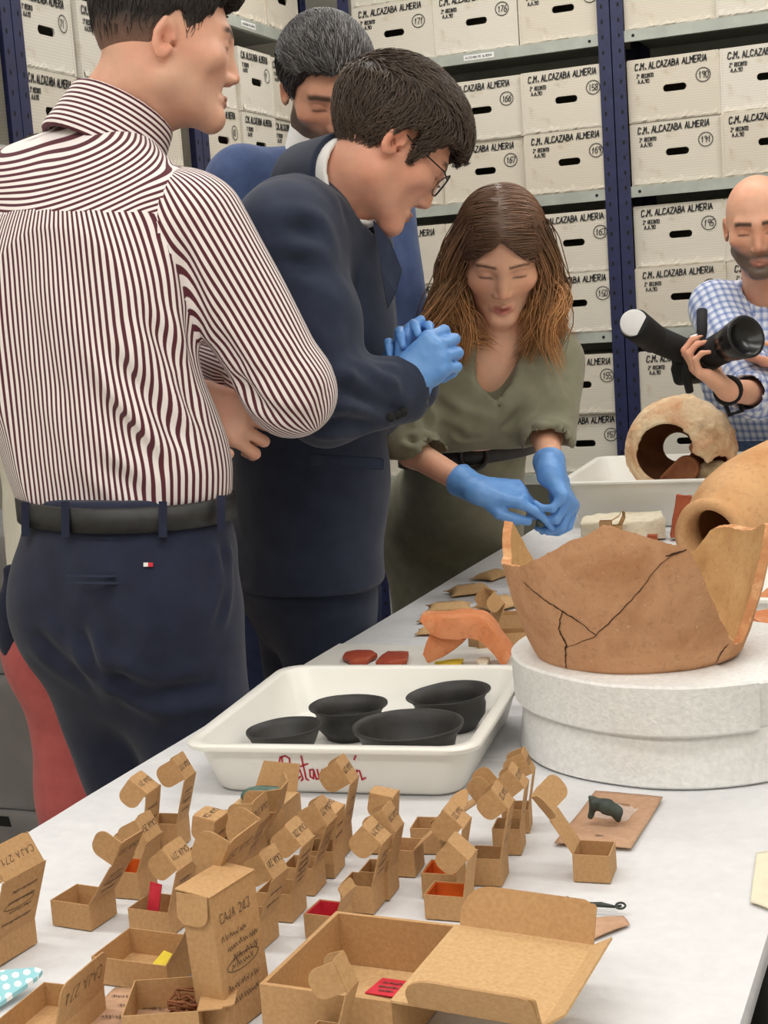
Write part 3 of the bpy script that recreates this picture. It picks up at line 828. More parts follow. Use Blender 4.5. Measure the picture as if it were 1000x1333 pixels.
# ---- stone, bricks and little boxes between pot and rear tray
sherd('stone_slab', [(757, 708), (760, 697), (800, 692), (862, 692), (866, 702), (830, 707), (800, 708)], TZ, .040, .0, M['stone'], 'pale rough stone slab in front of the rear tray', 'stone', None, 8, rough=.005)
def lump(name, corner_px, w, l, h, rz, material, label, cat, lean=0.0, bev=.004, seed=0, rough=.0014):
    p = onz(corner_px[0], corner_px[1], TZ)
    bm = bmesh.new(); bm_box(bm, (-w/2, -l/2, 0), (w/2, l/2, h))
    bmesh.ops.subdivide_edges(bm, edges=bm.edges[:], cuts=4, use_grid_fill=True)
    for v in bm.verts:
        d = noise_disp([v.co[:]], rough*2.2, 35, seed)[0]
        t = v.co.z/h; d[0] *= (1-.18*t); d[1] *= (1-.12*t); v.co = d
    mz = min(v.co.z for v in bm.verts)
    for v in bm.verts: v.co.z -= mz
    o = bm_obj(name, bm, material, None, True); md = o.modifiers.new('es', 'EDGE_SPLIT'); md.split_angle = math.radians(38)
    o.location = (p[0], p[1], TZ+abs(math.sin(lean))*w*.5); o.rotation_euler = (0, lean, rz)
    return tag(o, label, cat)
lump('brick_fragment', (886, 702), .045, .035, .098, .2, M['brick_red'], 'tall red brick fragment standing beside the amphora mouth', 'brick', .12, seed=3)
lump('brick_fragment', (850, 712), .026, .02, .028, .1, M['brick_red'], 'tiny red brick piece in front of the stone slab', 'brick', 0, seed=9)
# ------------------------------------------------------------------ signed-distance modelling kit for bodies and clothes
f32 = np.float32
def unit(v):
    v = np.asarray(v, float); return v/(np.linalg.norm(v)+1e-12)
def smin(a, b, k):
    if k <= 0: return np.minimum(a, b)
    h = np.maximum(k-np.abs(a-b), 0)/k
    return np.minimum(a, b)-h*h*(k*.25)
def smax(a, b, k): return -smin(-a, -b, k)
def s_cap(P, a, b, ra, rb, lat=None, flat=1.0):
    """tapered capsule; with lat given the section is an ellipse: full radius along lat, radius*flat across"""
    X, Y, Z = P; a = np.asarray(a, float); b = np.asarray(b, float); ba = b-a; L2 = float(ba@ba)+1e-12
    px, py, pz = X-f32(a[0]), Y-f32(a[1]), Z-f32(a[2])
    h = np.clip((px*f32(ba[0])+py*f32(ba[1])+pz*f32(ba[2]))*f32(1/L2), 0, 1)
    qx, qy, qz = px-h*f32(ba[0]), py-h*f32(ba[1]), pz-h*f32(ba[2])
    r = f32(ra)+h*f32(rb-ra)
    if lat is None or flat == 1.0:
        return np.sqrt(qx*qx+qy*qy+qz*qz)-r
    u = unit(ba); l = unit(np.asarray(lat)-u*(u@np.asarray(lat))); n = np.cross(u, l)
    c = qx*f32(n[0])+qy*f32(n[1])+qz*f32(n[2]); g = f32(1/flat-1)
    qx, qy, qz = qx+c*g*f32(n[0]), qy+c*g*f32(n[1]), qz+c*g*f32(n[2])
    return (np.sqrt(qx*qx+qy*qy+qz*qz)-r)*f32(min(1, flat))
def s_ell(P, c, r, R=None):
    X, Y, Z = P; px, py, pz = X-f32(c[0]), Y-f32(c[1]), Z-f32(c[2])
    if R is not None:
        R = np.asarray(R, float)
        px, py, pz = (px*f32(R[i][0])+py*f32(R[i][1])+pz*f32(R[i][2]) for i in range(3))
    ax, ay, az = px/f32(r[0]), py/f32(r[1]), pz/f32(r[2])
    k0 = np.sqrt(ax*ax+ay*ay+az*az); bx, by, bz = ax/f32(r[0]), ay/f32(r[1]), az/f32(r[2])
    k1 = np.sqrt(bx*bx+by*by+bz*bz)+f32(1e-6)
    return k0*(k0-1)/k1
def s_box(P, c, hw, R=None, rad=0.0):
    X, Y, Z = P; q = [X-f32(c[0]), Y-f32(c[1]), Z-f32(c[2])]
    if R is not None: q = [q[0]*f32(R[i][0])+q[1]*f32(R[i][1])+q[2]*f32(R[i][2]) for i in range(3)]
    q = [np.abs(v)-f32(h-rad) for v, h in zip(q, hw)]
    o = np.sqrt(sum(np.maximum(v, 0)**2 for v in q)); i = np.minimum(np.maximum(np.maximum(q[0], q[1]), q[2]), 0)
    return o+i-f32(rad)
def axis(lo, hi, res, fine=()):
    """grid line positions, finer inside the listed intervals"""
    ev = sorted([lo, hi]+[v for a, b, _ in fine for v in (a, b) if lo < v < hi]); out = [lo]
    for a, b in zip(ev[:-1], ev[1:]):
        if b-a < 1e-6: continue
        m = (a+b)/2; r = min([res]+[q for x, y, q in fine if x <= m <= y]); n = max(1, int(math.ceil((b-a)/r)))
        out += list(np.linspace(a, b, n+1)[1:])
    return np.array(out, f32)
SCL = [1.0]
class Field:
    def __init__(s, lo, hi, res, fine=()):
        """fine: list of (centre, radius, res)"""
        s.ax = [axis(lo[i], hi[i], res, [(c[i]-r, c[i]+r, q) for c, r, q in fine]) for i in range(3)]
        s.D = np.full([len(a) for a in s.ax], .2, f32); s.res = res
    def sub(s, lo, hi):
        sl = []
        for i in range(3):
            a = max(0, int(np.searchsorted(s.ax[i], lo[i]))-1); b = min(len(s.ax[i]), int(np.searchsorted(s.ax[i], hi[i]))+1)
            if b <= a: return None, None
            sl.append(slice(a, b))
        P = (s.ax[0][sl[0]][:, None, None], s.ax[1][sl[1]][None, :, None], s.ax[2][sl[2]][None, None, :])
        return tuple(sl), P
    def op(s, fn, lo, hi, k=0.0, mode='u'):
        m = k*1.2+3*s.res
        sl, P = s.sub(np.asarray(lo)-m, np.asarray(hi)+m)
        if sl is None: return s
        d = fn(P); a = s.D[sl]
        s.D[sl] = (smin(a, d, k) if mode == 'u' else smax(a, -d, k) if mode == 's' else smax(a, d, k)).astype(f32)
        return s
    def cap(s, a, b, ra, rb=None, k=.02, mode='u', lat=None, flat=1.0):
        rb = ra if rb is None else rb; ra, rb = ra*SCL[0], rb*SCL[0]; a = np.asarray(a, float); b = np.asarray(b, float); r = max(ra, rb)*max(1, flat)
        return s.op(lambda P: s_cap(P, a, b, ra, rb, lat, flat), np.minimum(a, b)-r, np.maximum(a, b)+r, k, mode)
    def chain(s, pts, rads, k=.02, mode='u', lat=None, flat=1.0):
        for i in range(len(pts)-1): s.cap(pts[i], pts[i+1], rads[i], rads[i+1], k, mode, lat, flat)
        return s
    def ell(s, c, r, R=None, k=.02, mode='u'):
        r = tuple(v*SCL[0] for v in r); q = max(r); c = np.asarray(c, float)
        return s.op(lambda P: s_ell(P, c, r, R), c-q, c+q, k, mode)
    def box(s, c, hw, R=None, rad=0.0, k=.01, mode='u'):
        q = np.linalg.norm(hw); c = np.asarray(c, float)
        return s.op(lambda P: s_box(P, c, hw, R, rad), c-q, c+q, k, mode)
    def plane(s, p, n, k=.01):
        """keep the side opposite to n"""
        n = unit(n); X, Y, Z = s.ax[0][:, None, None], s.ax[1][None, :, None], s.ax[2][None, None, :]
        d = (X-f32(p[0]))*f32(n[0])+(Y-f32(p[1]))*f32(n[1])+(Z-f32(p[2]))*f32(n[2])
        s.D = smax(s.D, d, k).astype(f32); return s
    def mesh(s, relax=1):
        D = s.D.copy()
        for i in range(3):
            D[tuple(slice(0, 1) if j == i else slice(None) for j in range(3))] = .1
            D[tuple(slice(-1, None) if j == i else slice(None) for j in range(3))] = .1
        ins = D < 0; nx, ny, nz = D.shape
        cnt = np.zeros((nx-1, ny-1, nz-1), np.uint8)
        offs = [(i, j, k) for i in (0, 1) for j in (0, 1) for k in (0, 1)]
        for i, j, k in offs: cnt += ins[i:nx-1+i, j:ny-1+j, k:nz-1+k]
        mask = (cnt > 0) & (cnt < 8); cells = np.argwhere(mask)
        cv = np.stack([D[cells[:, 0]+i, cells[:, 1]+j, cells[:, 2]+k] for i, j, k in offs], 1)
        acc = np.zeros((len(cells), 3)); num = np.zeros(len(cells))
        for a in range(8):
            for b in range(a+1, 8):
                oa, ob = np.array(offs[a]), np.array(offs[b])
                if np.abs(oa-ob).sum() != 1: continue
                c = (cv[:, a] < 0) != (cv[:, b] < 0)
                t = cv[c, a]/(cv[c, a]-cv[c, b]); acc[c] += oa+(ob-oa)*t[:, None]; num[c] += 1
        loc = cells+acc/num[:, None]
        V = np.stack([np.interp(loc[:, i], np.arange(len(s.ax[i])), s.ax[i]) for i in range(3)], 1)
        idx = -np.ones(mask.shape, np.int64); idx[mask] = np.arange(len(cells))
        Q = []
        for d in range(3):
            e1, e2 = (d+1) % 3, (d+2) % 3
            sa = [slice(None)]*3; sb = [slice(None)]*3; sa[d] = slice(0, -1); sb[d] = slice(1, None)
            A, B = ins[tuple(sa)], ins[tuple(sb)]
            E = np.argwhere(A != B); ok = (E[:, e1] > 0) & (E[:, e2] > 0) & (E[:, e1] < D.shape[e1]-1) & (E[:, e2] < D.shape[e2]-1); E = E[ok]
            def cell(o1, o2):
                c = E.copy(); c[:, e1] += o1; c[:, e2] += o2; return idx[c[:, 0], c[:, 1], c[:, 2]]
            q = np.stack([cell(-1, -1), cell(0, -1), cell(0, 0), cell(-1, 0)], 1)
            fl = ~A[E[:, 0], E[:, 1], E[:, 2]]
            q[fl] = q[fl][:, ::-1]; Q.append(q)
        Q = np.concatenate(Q)
        Q = Q[(Q >= 0).all(1)]
        for _ in range(relax): V = laplace(V, Q, .5)
        return V, Q
def laplace(V, Q, w):
    S = np.zeros_like(V); c = np.zeros(len(V))
    for a, b in ((0, 1), (1, 2), (2, 3), (3, 0)):
        for x, y in ((a, b), (b, a)):
            for i in range(3): S[:, i] += np.bincount(Q[:, x], V[Q[:, y], i], len(V))
            c += np.bincount(Q[:, x], minlength=len(V))
    return V*(1-w)+w*S/np.maximum(c, 1)[:, None]
def vnormals(V, Q):
    n = np.cross(V[Q[:, 2]]-V[Q[:, 0]], V[Q[:, 3]]-V[Q[:, 1]]); N = np.zeros_like(V)
    for i in range(4):
        for k in range(3): N[:, k] += np.bincount(Q[:, i], n[:, k], len(V))
    return N/(np.linalg.norm(N, axis=1)[:, None]+1e-12)
def seg_dist(V, a, b):
    a = np.asarray(a, float); b = np.asarray(b, float); ba = b-a; h = np.clip(((V-a)@ba)/(ba@ba+1e-12), 0, 1)
    return np.linalg.norm(V-a-h[:, None]*ba, axis=1), h
def folds(V, Q, lines, noise=.002, nscale=9, seed=1, stretch=None):
    """cloth relief: lines = (polyline, depth, width): a valley with a raised lip beside it"""
    N = vnormals(V, Q); d = np.zeros(len(V))
    for pl, dep, wid in lines:
        dist = np.full(len(V), 9.0); tpar = np.zeros(len(V))
        for i, (a, b) in enumerate(zip(pl[:-1], pl[1:])):
            q, h = seg_dist(V, a, b); m = q < dist; dist[m] = q[m]; tpar[m] = (i+h[m])/(len(pl)-1)
        env = np.clip(np.sin(np.clip(tpar, 0.02, .98)*math.pi)*1.6, 0, 1)
        d += env*dep*(-np.exp(-(dist/wid)**2)+.75*np.exp(-((dist-2.0*wid)/(1.1*wid))**2))
    if noise:
        P = V*np.asarray(stretch if stretch is not None else (1, 1, 1)); d += noise*fbm(P, nscale, seed, 2)
    return V+N*d[:, None]
def np_mesh(name, V, Q, material=None, parent=None, col=None, uv=None, smooth=True, mi=None, mats=None):
    me = bpy.data.meshes.new(name); V = np.asarray(V, np.float32); Q = np.asarray(Q, np.int32); k = Q.shape[1]
    me.vertices.add(len(V)); me.vertices.foreach_set('co', V.ravel())
    me.loops.add(Q.size); me.loops.foreach_set('vertex_index', Q.ravel())
    me.polygons.add(len(Q)); me.polygons.foreach_set('loop_start', np.arange(0, Q.size, k, dtype=np.int32))
    me.update(calc_edges=True); me.validate()
    if smooth: me.polygons.foreach_set('use_smooth', np.ones(len(me.polygons), bool))
    if mats:
        for m in mats: me.materials.append(m)
        if mi is not None: me.polygons.foreach_set('material_index', np.asarray(mi, np.int32))
    elif material: me.materials.append(material)
    if col is not None:
        a = me.color_attributes.new('Col', 'FLOAT_COLOR', 'POINT'); c = np.ones((len(V), 4), np.float32); c[:, :3] = col; a.data.foreach_set('color', c.ravel())
    if uv is not None:
        u = me.uv_layers.new(name='UVMap'); u.data.foreach_set('uv', np.asarray(uv, np.float32).ravel())
    o = bpy.data.objects.new(name, me); return link(o, parent)
def frame(az, pitch=0.0, roll=0.0):
    """rows: right, forward, up; az in degrees from +x, pitch down positive, roll tilts towards the person's right"""
    a, p, r = math.radians(az), math.radians(pitch), math.radians(roll)
    fh = np.array([math.cos(a), math.sin(a), 0]); rt = np.array([math.sin(a), -math.cos(a), 0]); up = np.array([0, 0, 1.0])
    fw = fh*math.cos(p)-up*math.sin(p); u2 = up*math.cos(p)+fh*math.sin(p)
    r2 = rt*math.cos(r)-u2*math.sin(r); u3 = u2*math.cos(r)+rt*math.sin(r)
    return np.array([r2, fw, u3])
def loc_pts(P, c, R, sc=1.0):
    X, Y, Z = P; q = [X-f32(c[0]), Y-f32(c[1]), Z-f32(c[2])]
    return tuple((q[0]*f32(R[i][0])+q[1]*f32(R[i][1])+q[2]*f32(R[i][2]))/f32(sc) for i in range(3))

# ---- head in its own frame: x right, y forward, z up, origin between the ears
def head_sdf(P, o):
    x, y, z = P; ax = np.abs(x); S = (ax, y, z); fem = o.get('fem', 0)
    d = s_ell((x, y, z), (0, -.006, .046), (.0765, .0975, .0885))
    d = smin(d, s_ell(S, (0, .034, -.008), (.0615+.0015*fem, .063+.001*fem, .083-.001*fem)), .03)
    d = smin(d, s_cap(S, (.052-.004*fem, .004, -.046), (.014, .079, -.082), .0185-.001*fem, .0155), .03)
    d = smin(d, s_ell(S, (0, .083, -.086), (.019, .015, .015)), .022)
    d = smin(d, s_ell(S, (.046, .062, -.006), (.020, .018, .017)), .028)
    d = smin(d, s_cap(S, (0, .091, .038), (.040, .078, .040), .0105-.003*fem, .009), .02)
    d = smax(d, -s_ell(S, (.0325, .106, .0205), (.0185, .017, .0115)), .014)
    if not fem: d = smax(d, -s_ell(S, (.054, .090, -.045), (.011, .017, .019)), .03)
    ns = o.get('nose', 1.0)
    ty = .0975+.010*ns
    d = smin(d, s_cap((x, y, z), (0, .0915, .034), (0, ty, -.017), .0078, .0098), .012)
    d = smin(d, s_ell(S, (.0110, ty-.0085, -.0225), (.0078, .0105, .0072)), .006)
    d = smax(d, -s_ell(S, (.0060, ty+.001, -.0300), (.0034, .006, .0030)), .003)
    mo = o.get('mouth', 0.0)
    d = smin(d, s_cap(S, (0, .0985, -.0495), (.021, .0885, -.0545), .0050, .0030), .008)
    d = smin(d, s_cap(S, (0, .0970, -.0600-mo), (.018, .0885, -.0570-mo*.5), .0060, .0035), .008)
    d = smax(d, -s_ell(S, (0, .101, -.0548-mo*.5), (.0205, .010, .0013+mo*.45)), .002)
    d = smax(d, -s_ell(S, (0, .107, -.071-mo), (.016, .010, .004)), .008)
    # eyeballs under lids
    d = smin(d, s_ell(S, (.0325, .0795, .0195), (.0145, .0125, .0118)), .004)
    # ears
    Rr = frame(90-18, 0, 0); er = o.get('ear', 1.0)
    e = s_ell(S, (.0795, -.012, .006), (.0065, .0185*er, .031*er), [[.97, .24, 0], [-.24, .94, -.2], [0, .2, .97]])
    e = smin(e, s_cap(S, (.085, -.024*er, .012), (.083, -.012, .036*er), .0035, .003), .004)
    e = smax(e, -s_ell(S, (.0925, -.006, .006), (.0185, .0122*er, .0205*er), [[.97, .24, 0], [-.24, .94, -.2], [0, .2, .97]]), .005)
    d = smin(d, e, .005)
    d = smax(d, -s_cap(S, (.060, .004, .000), (.09, .0, .001), .0036, .0042), .003)
    return d
def add_head(F, c, R, o, sc=1.0, k=.02):
    q = .17*sc
    F.op(lambda P: head_sdf(loc_pts(P, c, R, sc), o)*f32(sc), np.asarray(c)-q, np.asarray(c)+q, k)

# ---- hand: wrist position, frame (d forward, n palm side), curls per finger
FLEN = [(.043, .026, .021), (.048, .030, .023), (.044, .028, .022), (.035, .021, .019)]
def hand(F, wrist, d, n, side=1, curls=None, spread=(.12, .03, -.06, -.16), thumb=None, sc=1.0, infl=0.0, k=.006, wide=1.0):
    d = unit(d); n = unit(np.asarray(n)-d*(np.asarray(n)@d)); s = np.cross(d, n)*side
    sc = sc*1.0; w = np.asarray(wrist, float); curls = curls or [(20, 30, 20)]*4
    off0 = (.020, .007, -.006, -.018); off1 = (.0315, .0105, -.0105, -.030); fl = (.088, .092, .087, .078)
    tips = []
    F.cap(w-d*.01*sc+s*.010*sc, w+d*.03*sc+s*.012*sc, (.019+infl)*sc, (.018+infl)*sc, .012); F.cap(w-d*.01*sc-s*.010*sc, w+d*.03*sc-s*.012*sc, (.018+infl)*sc, (.017+infl)*sc, .012)
    for i in range(4):
        a = w+(s*off0[i]*wide+d*.012)*sc; b = w+(s*off1[i]*wide+d*fl[i]-n*.004)*sc
        F.cap(a+n*.003*sc, b, (.0145+infl)*sc, (.0118+infl)*sc, .014)
        c1, c2, c3 = curls[i]; th = 0.0; p = b; r = .0098 if i < 3 else .0086
        for L, c, r1 in zip(FLEN[i], (c1, c2, c3), (.92, .86, .74)):
            th += math.radians(c); dd = unit(d*math.cos(th)+n*math.sin(th)+s*spread[i]*math.cos(th*.5))
            q = p+dd*L*sc; F.cap(p, q, (r+infl)*sc, (r*r1+infl)*sc, k if p is b else .003); p = q; r = r*r1
        tips.append(p)
    F.cap(w+(s*.012+d*.03+n*.010)*sc, w+(s*.022+d*.05+n*.012)*sc, (.016+infl)*sc, (.014+infl)*sc, .014)     # thenar
    F.cap(w+(-s*.020+d*.02+n*.006)*sc, w+(-s*.026+d*.06+n*.006)*sc, (.014+infl)*sc, (.012+infl)*sc, .014)
    th = thumb or [(.62, .7, .3), (.85, .4, .3), (.95, .15, .25)]
    p = w+(s*.020+d*.018+n*.006)*sc
    for (a, b, c), L, r0, r1 in zip(th, (.044, .033, .026), (.0140, .0118, .0104), (.0118, .0104, .0080)):
        q = p+unit(d*a+s*b+n*c)*L*sc; F.cap(p, q, (r0+infl)*sc, (r1+infl)*sc, .009 if L > .04 else .003); p = q
    tips.append(p)
    return tips

# ---- hair: cap shaped by a hairline, finished with strands
def hairline_cap(P, o):
    x, y, z = P
    t = o.get('thick', .012)
    tt = t*np.clip((z-o.get('fade0', -.02))/o.get('fade1', .10), .12, 1.0) if o.get('fade', 1) else t
    q = o.get('quiff', 0)
    if q: tt = tt+q*np.clip((y-.02)/.08, 0, 1)*np.clip((z-.07)/.04, 0, 1)
    d = s_ell((x, y, z), (0, -.008, .047), (.0765, .098, .0890))-tt
    ys = [-.14, -.085, -.055, -.032, -.014, .012, .024, .036, .050, .066, .080, .14]; zs = o.get('line', [-.062, -.060, -.050, -.018, .036, .040, .006, .010, .052, .078, .088, .092])
    zl = np.interp(y.ravel(), ys, zs).reshape(y.shape).astype(f32) if y.shape == np.broadcast(x, y, z).shape else np.interp(y, ys, zs).astype(f32)
    if o.get('part'): zl = np.where(y > .028, np.maximum(.092-.80*np.abs(x-.004), .0)+.0*y, zl).astype(f32)
    nz = o.get('edge', .004)*np.sin(x*173+y*61)*np.sin(y*149+z*37)
    return smax(d, (zl-z+nz)*.9, .006)
def strands(name, seeds, flow, length, seg, rad, c_root, c_tip, parent, sdf=None, lift=.0015, jit=.25, seed=0, R=None, c0=None, curl=0.0, var=.3, sides=3):
    """seeds: (n,3) root points (local); flow(P)->(n,3) direction field; follows the surface of sdf when given"""
    rr = np.random.RandomState(seed); n = len(seeds); P = seeds.copy(); pts = [P.copy()]
    jd = rr.normal(0, jit, (n, 3)); ln = length*rr.uniform(.65, 1.25, n)
    ph = rr.uniform(0, 6.28, n); eps = .002
    for s in range(seg):
        d = flow(P)+jd*(.6+.4*s/seg)
        d /= np.linalg.norm(d, axis=1)[:, None]+1e-9
        if sdf is not None:
            g = np.stack([sdf(P+np.eye(3)[i]*eps)-sdf(P-np.eye(3)[i]*eps) for i in range(3)], 1); g /= np.linalg.norm(g, axis=1)[:, None]+1e-9
            d -= g*(d*g).sum(1)[:, None]*.95; d /= np.linalg.norm(d, axis=1)[:, None]+1e-9
            P = P+d*(ln/seg)[:, None]; v = sdf(P); P = P-g*(v-lift*(s+1)/seg)[:, None]
        else: P = P+d*(ln/seg)[:, None]
        if curl:
            w = np.stack([np.cos(ph+s*.9), np.sin(ph+s*.9), np.zeros(n)], 1)*curl*(s+1)/seg; pts.append(P+w)
        else: pts.append(P.copy())
    A = np.stack(pts, 1)      # n, seg+1, 3
    T = np.diff(A, axis=1); T = np.concatenate([T, T[:, -1:]], 1); T /= np.linalg.norm(T, axis=2, keepdims=True)+1e-9
    ref = np.broadcast_to(np.array([.31, .22, .92]), T.shape); u = np.cross(T, ref); u /= np.linalg.norm(u, axis=2, keepdims=True)+1e-9; w = np.cross(T, u)
    prof = rad*np.concatenate([np.linspace(1, .9, seg//2+1), np.linspace(.85, .12, seg-seg//2)])
    V = []
    for k in range(sides):
        a = 2*math.pi*k/sides; V.append(A+(math.cos(a)*u+math.sin(a)*w)*prof[None, :, None])
    V = np.stack(V, 2)        # n, seg+1, sides, 3
    base = np.arange(n)[:, None, None]*(seg+1)*sides+np.arange(seg)[None, :, None]*sides; k = np.arange(sides)[None, None, :]; k2 = (k+1) % sides
    Q = np.stack([base+k, base+k2, base+sides+k2, base+sides+k], -1).reshape(-1, 4)
    c = np.linspace(0, 1, seg+1)[None, :, None, None]; vv = (1+rr.uniform(-var, var, (n, 1, 1, 1)))
    cr = np.asarray(c_root); ct = np.asarray(c_tip)
    if cr.ndim == 1: cr = np.broadcast_to(cr, (n, 3)); ct = np.broadcast_to(ct, (n, 3))
    col = np.clip((cr[:, None, None, :]*(1-c)+ct[:, None, None, :]*c)*vv, 0, 1)
    col = np.broadcast_to(col, V.shape).reshape(-1, 3); V = V.reshape(-1, 3)
    if R is not None: V = V@R+c0
    return V, Q, col
def merge(parts):
    Vs, Qs, Cs = [], [], []; o = 0
    for V, Q, c in parts: Vs.append(V); Qs.append(Q+o); Cs.append(c); o += len(V)
    return np.concatenate(Vs), np.concatenate(Qs), np.concatenate(Cs)
def head_hair(parent, c, R, o, c_root, c_tip, flow, n=2500, length=.03, rad=.0009, seed=0, sc=1.0, jit=.18, lift=.004, name='hair', grey=None, fadecol=None):
    F = Field(np.asarray(c)-.17, np.asarray(c)+.17, .0035)
    fn = lambda P: hairline_cap(loc_pts(P, c, R, sc), o)*f32(sc)
    F.op(fn, np.asarray(c)-.15, np.asarray(c)+.15, 0)
    V, Q = F.mesh(1); rr = np.random.RandomState(seed)
    L = (V-c)@np.asarray(R).T/sc
    sdf = lambda p: hairline_cap((p[:, 0], p[:, 1], p[:, 2]), o)
    dark = np.clip((L[:, 2]-(.045 if fadecol else -9)+.05*np.clip(-L[:, 1]-.02, -.05, .1))/.06+.5, 0, 1)
    okm = rr.uniform(0, 1, len(L)) < dark+(0 if fadecol else 1)
    out = np.where(okm & (s_ell((L[:, 0], L[:, 1], L[:, 2]), (0, -.008, .047), (.0765, .098, .0890)) > -.001))[0]
    sel = L[rr.choice(out, n)]+rr.normal(0, .001, (n, 3))
    cr = np.broadcast_to(np.asarray(c_root), (n, 3)).copy(); ct = np.broadcast_to(np.asarray(c_tip), (n, 3)).copy()
    if grey is not None:
        g = grey(sel, rr)[:, None]; gc = np.array(lin((158, 154, 152))); cr = cr*(1-g)+gc*g; ct = ct*(1-g)+gc*g
    sV, sQ, sC = strands('s', sel, flow, length, 5, rad, cr, ct, None, sdf, lift, jit, seed, np.asarray(R)*sc, np.asarray(c))
    fade = np.clip((L[:, 2:3]+.03)/.08, .25, 1)
    base = np.asarray(c_root)*np.ones((len(V), 3))*1.0
    if grey is not None:
        g = grey(L, rr)[:, None]*.6; base = base*(1-g)+np.array(lin((120, 117, 116)))*g
    if fadecol is not None:
        low = np.clip((L[:, 2]+.03)/.07, 0, 1)[:, None]; base = np.array(fadecol)*(1-low)+base*low
    a = merge([(V, Q, base), (sV, sQ, sC)])
    return np_mesh(name, a[0], a[1], M['hair'], parent, a[2])
def fabric(name, c1, c2=None, rough=.85, weave=900, bstr=.15, sheen=.15, soft=26):
    return mat(name, c1, c2 or tuple(int(v*.86) for v in c1), rough, soft, weave, bstr, .0008, spec=.2, sheen=sheen)
# ------------------------------------------------------------------ people
def mixc(a, b, t): return np.asarray(a)*(1-t)[:, None]+np.asarray(b)*t[:, None]
def sstep(a, b, x): t = np.clip((x-a)/(b-a), 0, 1); return t*t*(3-2*t)
def skin_color(V, c, R, tone, sc=1.0, brow=(40, 28, 22), lip=(178, 118, 104), stubble=0.0, beard=None, brow_w=1.0, lash=(38, 26, 22), eye=True):
    """vertex colours: tone, warmer cheeks, lips, brows, lash line and beard shade, all in head coordinates"""
    L = (V-c)@np.asarray(R).T/sc; x, y, z = np.abs(L[:, 0]), L[:, 1], L[:, 2]
    base = np.array(lin(tone)); col = np.tile(base, (len(V), 1)); warm = base*np.array([1.06, .84, .80])
    near = (np.linalg.norm(L, axis=1) < .17)
    fb = fbm(V, 22, 5, 2)
    col = mixc(col, warm, np.clip(.25+.4*fb, 0, .6))
    ch = np.exp(-(((x-.045)/.02)**2+((z+.015)/.022)**2))*near*(y > .03); col = mixc(col, warm, ch*.6)
    no = np.exp(-((x/.014)**2+((z+.02)/.014)**2))*(y > .1)*near; col = mixc(col, warm, no*.7)
    ea = np.exp(-(((x-.083)/.012)**2+((z-.005)/.03)**2+((y+.01)/.022)**2))*near; col = mixc(col, base*np.array([1.02, .72, .66]), ea*.7)
    if stubble or beard is not None:
        m = near*sstep(-.004, -.030, z-.28*np.clip(.055-y, -.0, .06))*sstep(-.02, .012, y)*(1-np.exp(-((x/.02)**2+((z+.056)/.009)**2))*(y > .08)*.9)
        m = m*(1-.9*np.exp(-(((x-.036)/.02)**2+((z+.022)/.016)**2))*(y > .05))*sstep(-.125, -.09, z)*(1-.8*np.exp(-((x/.02)**2+((z+.025)/.014)**2))*(y > .08))
        if beard is not None: col = mixc(col, np.array(lin(beard)), np.clip(m*1.25*(.9+.3*fb), 0, .96))
        else: col = mixc(col, base*.62, np.clip(m*stubble, 0, 1))
    lp = near*(y > .085)*np.exp(-(((x)/.020)**4+((z+.0562)/.0085)**4)); col = mixc(col, np.array(lin(lip)), np.clip(lp*1.1, 0, .85))
    if brow:
        zb = .0415+.05*np.minimum(x-.02, .02)-.30*np.maximum(x-.042, 0)
        b = near*(y > .05)*sstep(.010, .014, x)*sstep(.056, .050, x)*np.exp(-((z-zb)/(.0046*brow_w))**4); col = mixc(col, np.array(lin(brow)), np.clip(b*.95, 0, .92))
    if eye:
        zl = .0150-.25*np.abs(x-.0325)*.3
        b = near*(y > .06)*np.exp(-(((x-.0325)/.0145)**6+((z-zl)/.0022)**2)); col = mixc(col, np.array(lin(lash)), np.clip(b, 0, .9))
        b = near*(y > .06)*np.exp(-(((x-.0325)/.019)**4+((z-.024)/.010)**4)); col = mixc(col, base*np.array([.78, .66, .62]), b*.35)
    return np.clip(col, 0, 1)
def J(x, y, dep): return np.array(ond(x, y, dep))

def stripe_mat(name, cw, cd, period, duty=.46):
    nt = NT(name); b = nt.b; b.inputs['Roughness'].default_value = .8; b.inputs['Specular IOR Level'].default_value = .2; b.inputs['Sheen Weight'].default_value = .1
    uv = nt.n('ShaderNodeUVMap'); sp = nt.n('ShaderNodeSeparateXYZ'); nt.l(uv.outputs[0], sp.inputs[0])
    m = nt.n('ShaderNodeMath', operation='DIVIDE'); nt.l(sp.outputs[0], m.inputs[0]); m.inputs[1].default_value = period
    fr = nt.n('ShaderNodeMath', operation='FRACT'); nt.l(m.outputs[0], fr.inputs[0])
    c = ramp(nt, fr.outputs[0], [(0, cw), (.5-duty/2-.03, cw), (.5-duty/2+.03, cd), (.5+duty/2-.03, cd), (.5+duty/2+.03, cw)])
    nt.l(c, b.inputs['Base Color']); bump(nt, noise_out(nt, 700, 2), .1, .0006)
    return nt.m
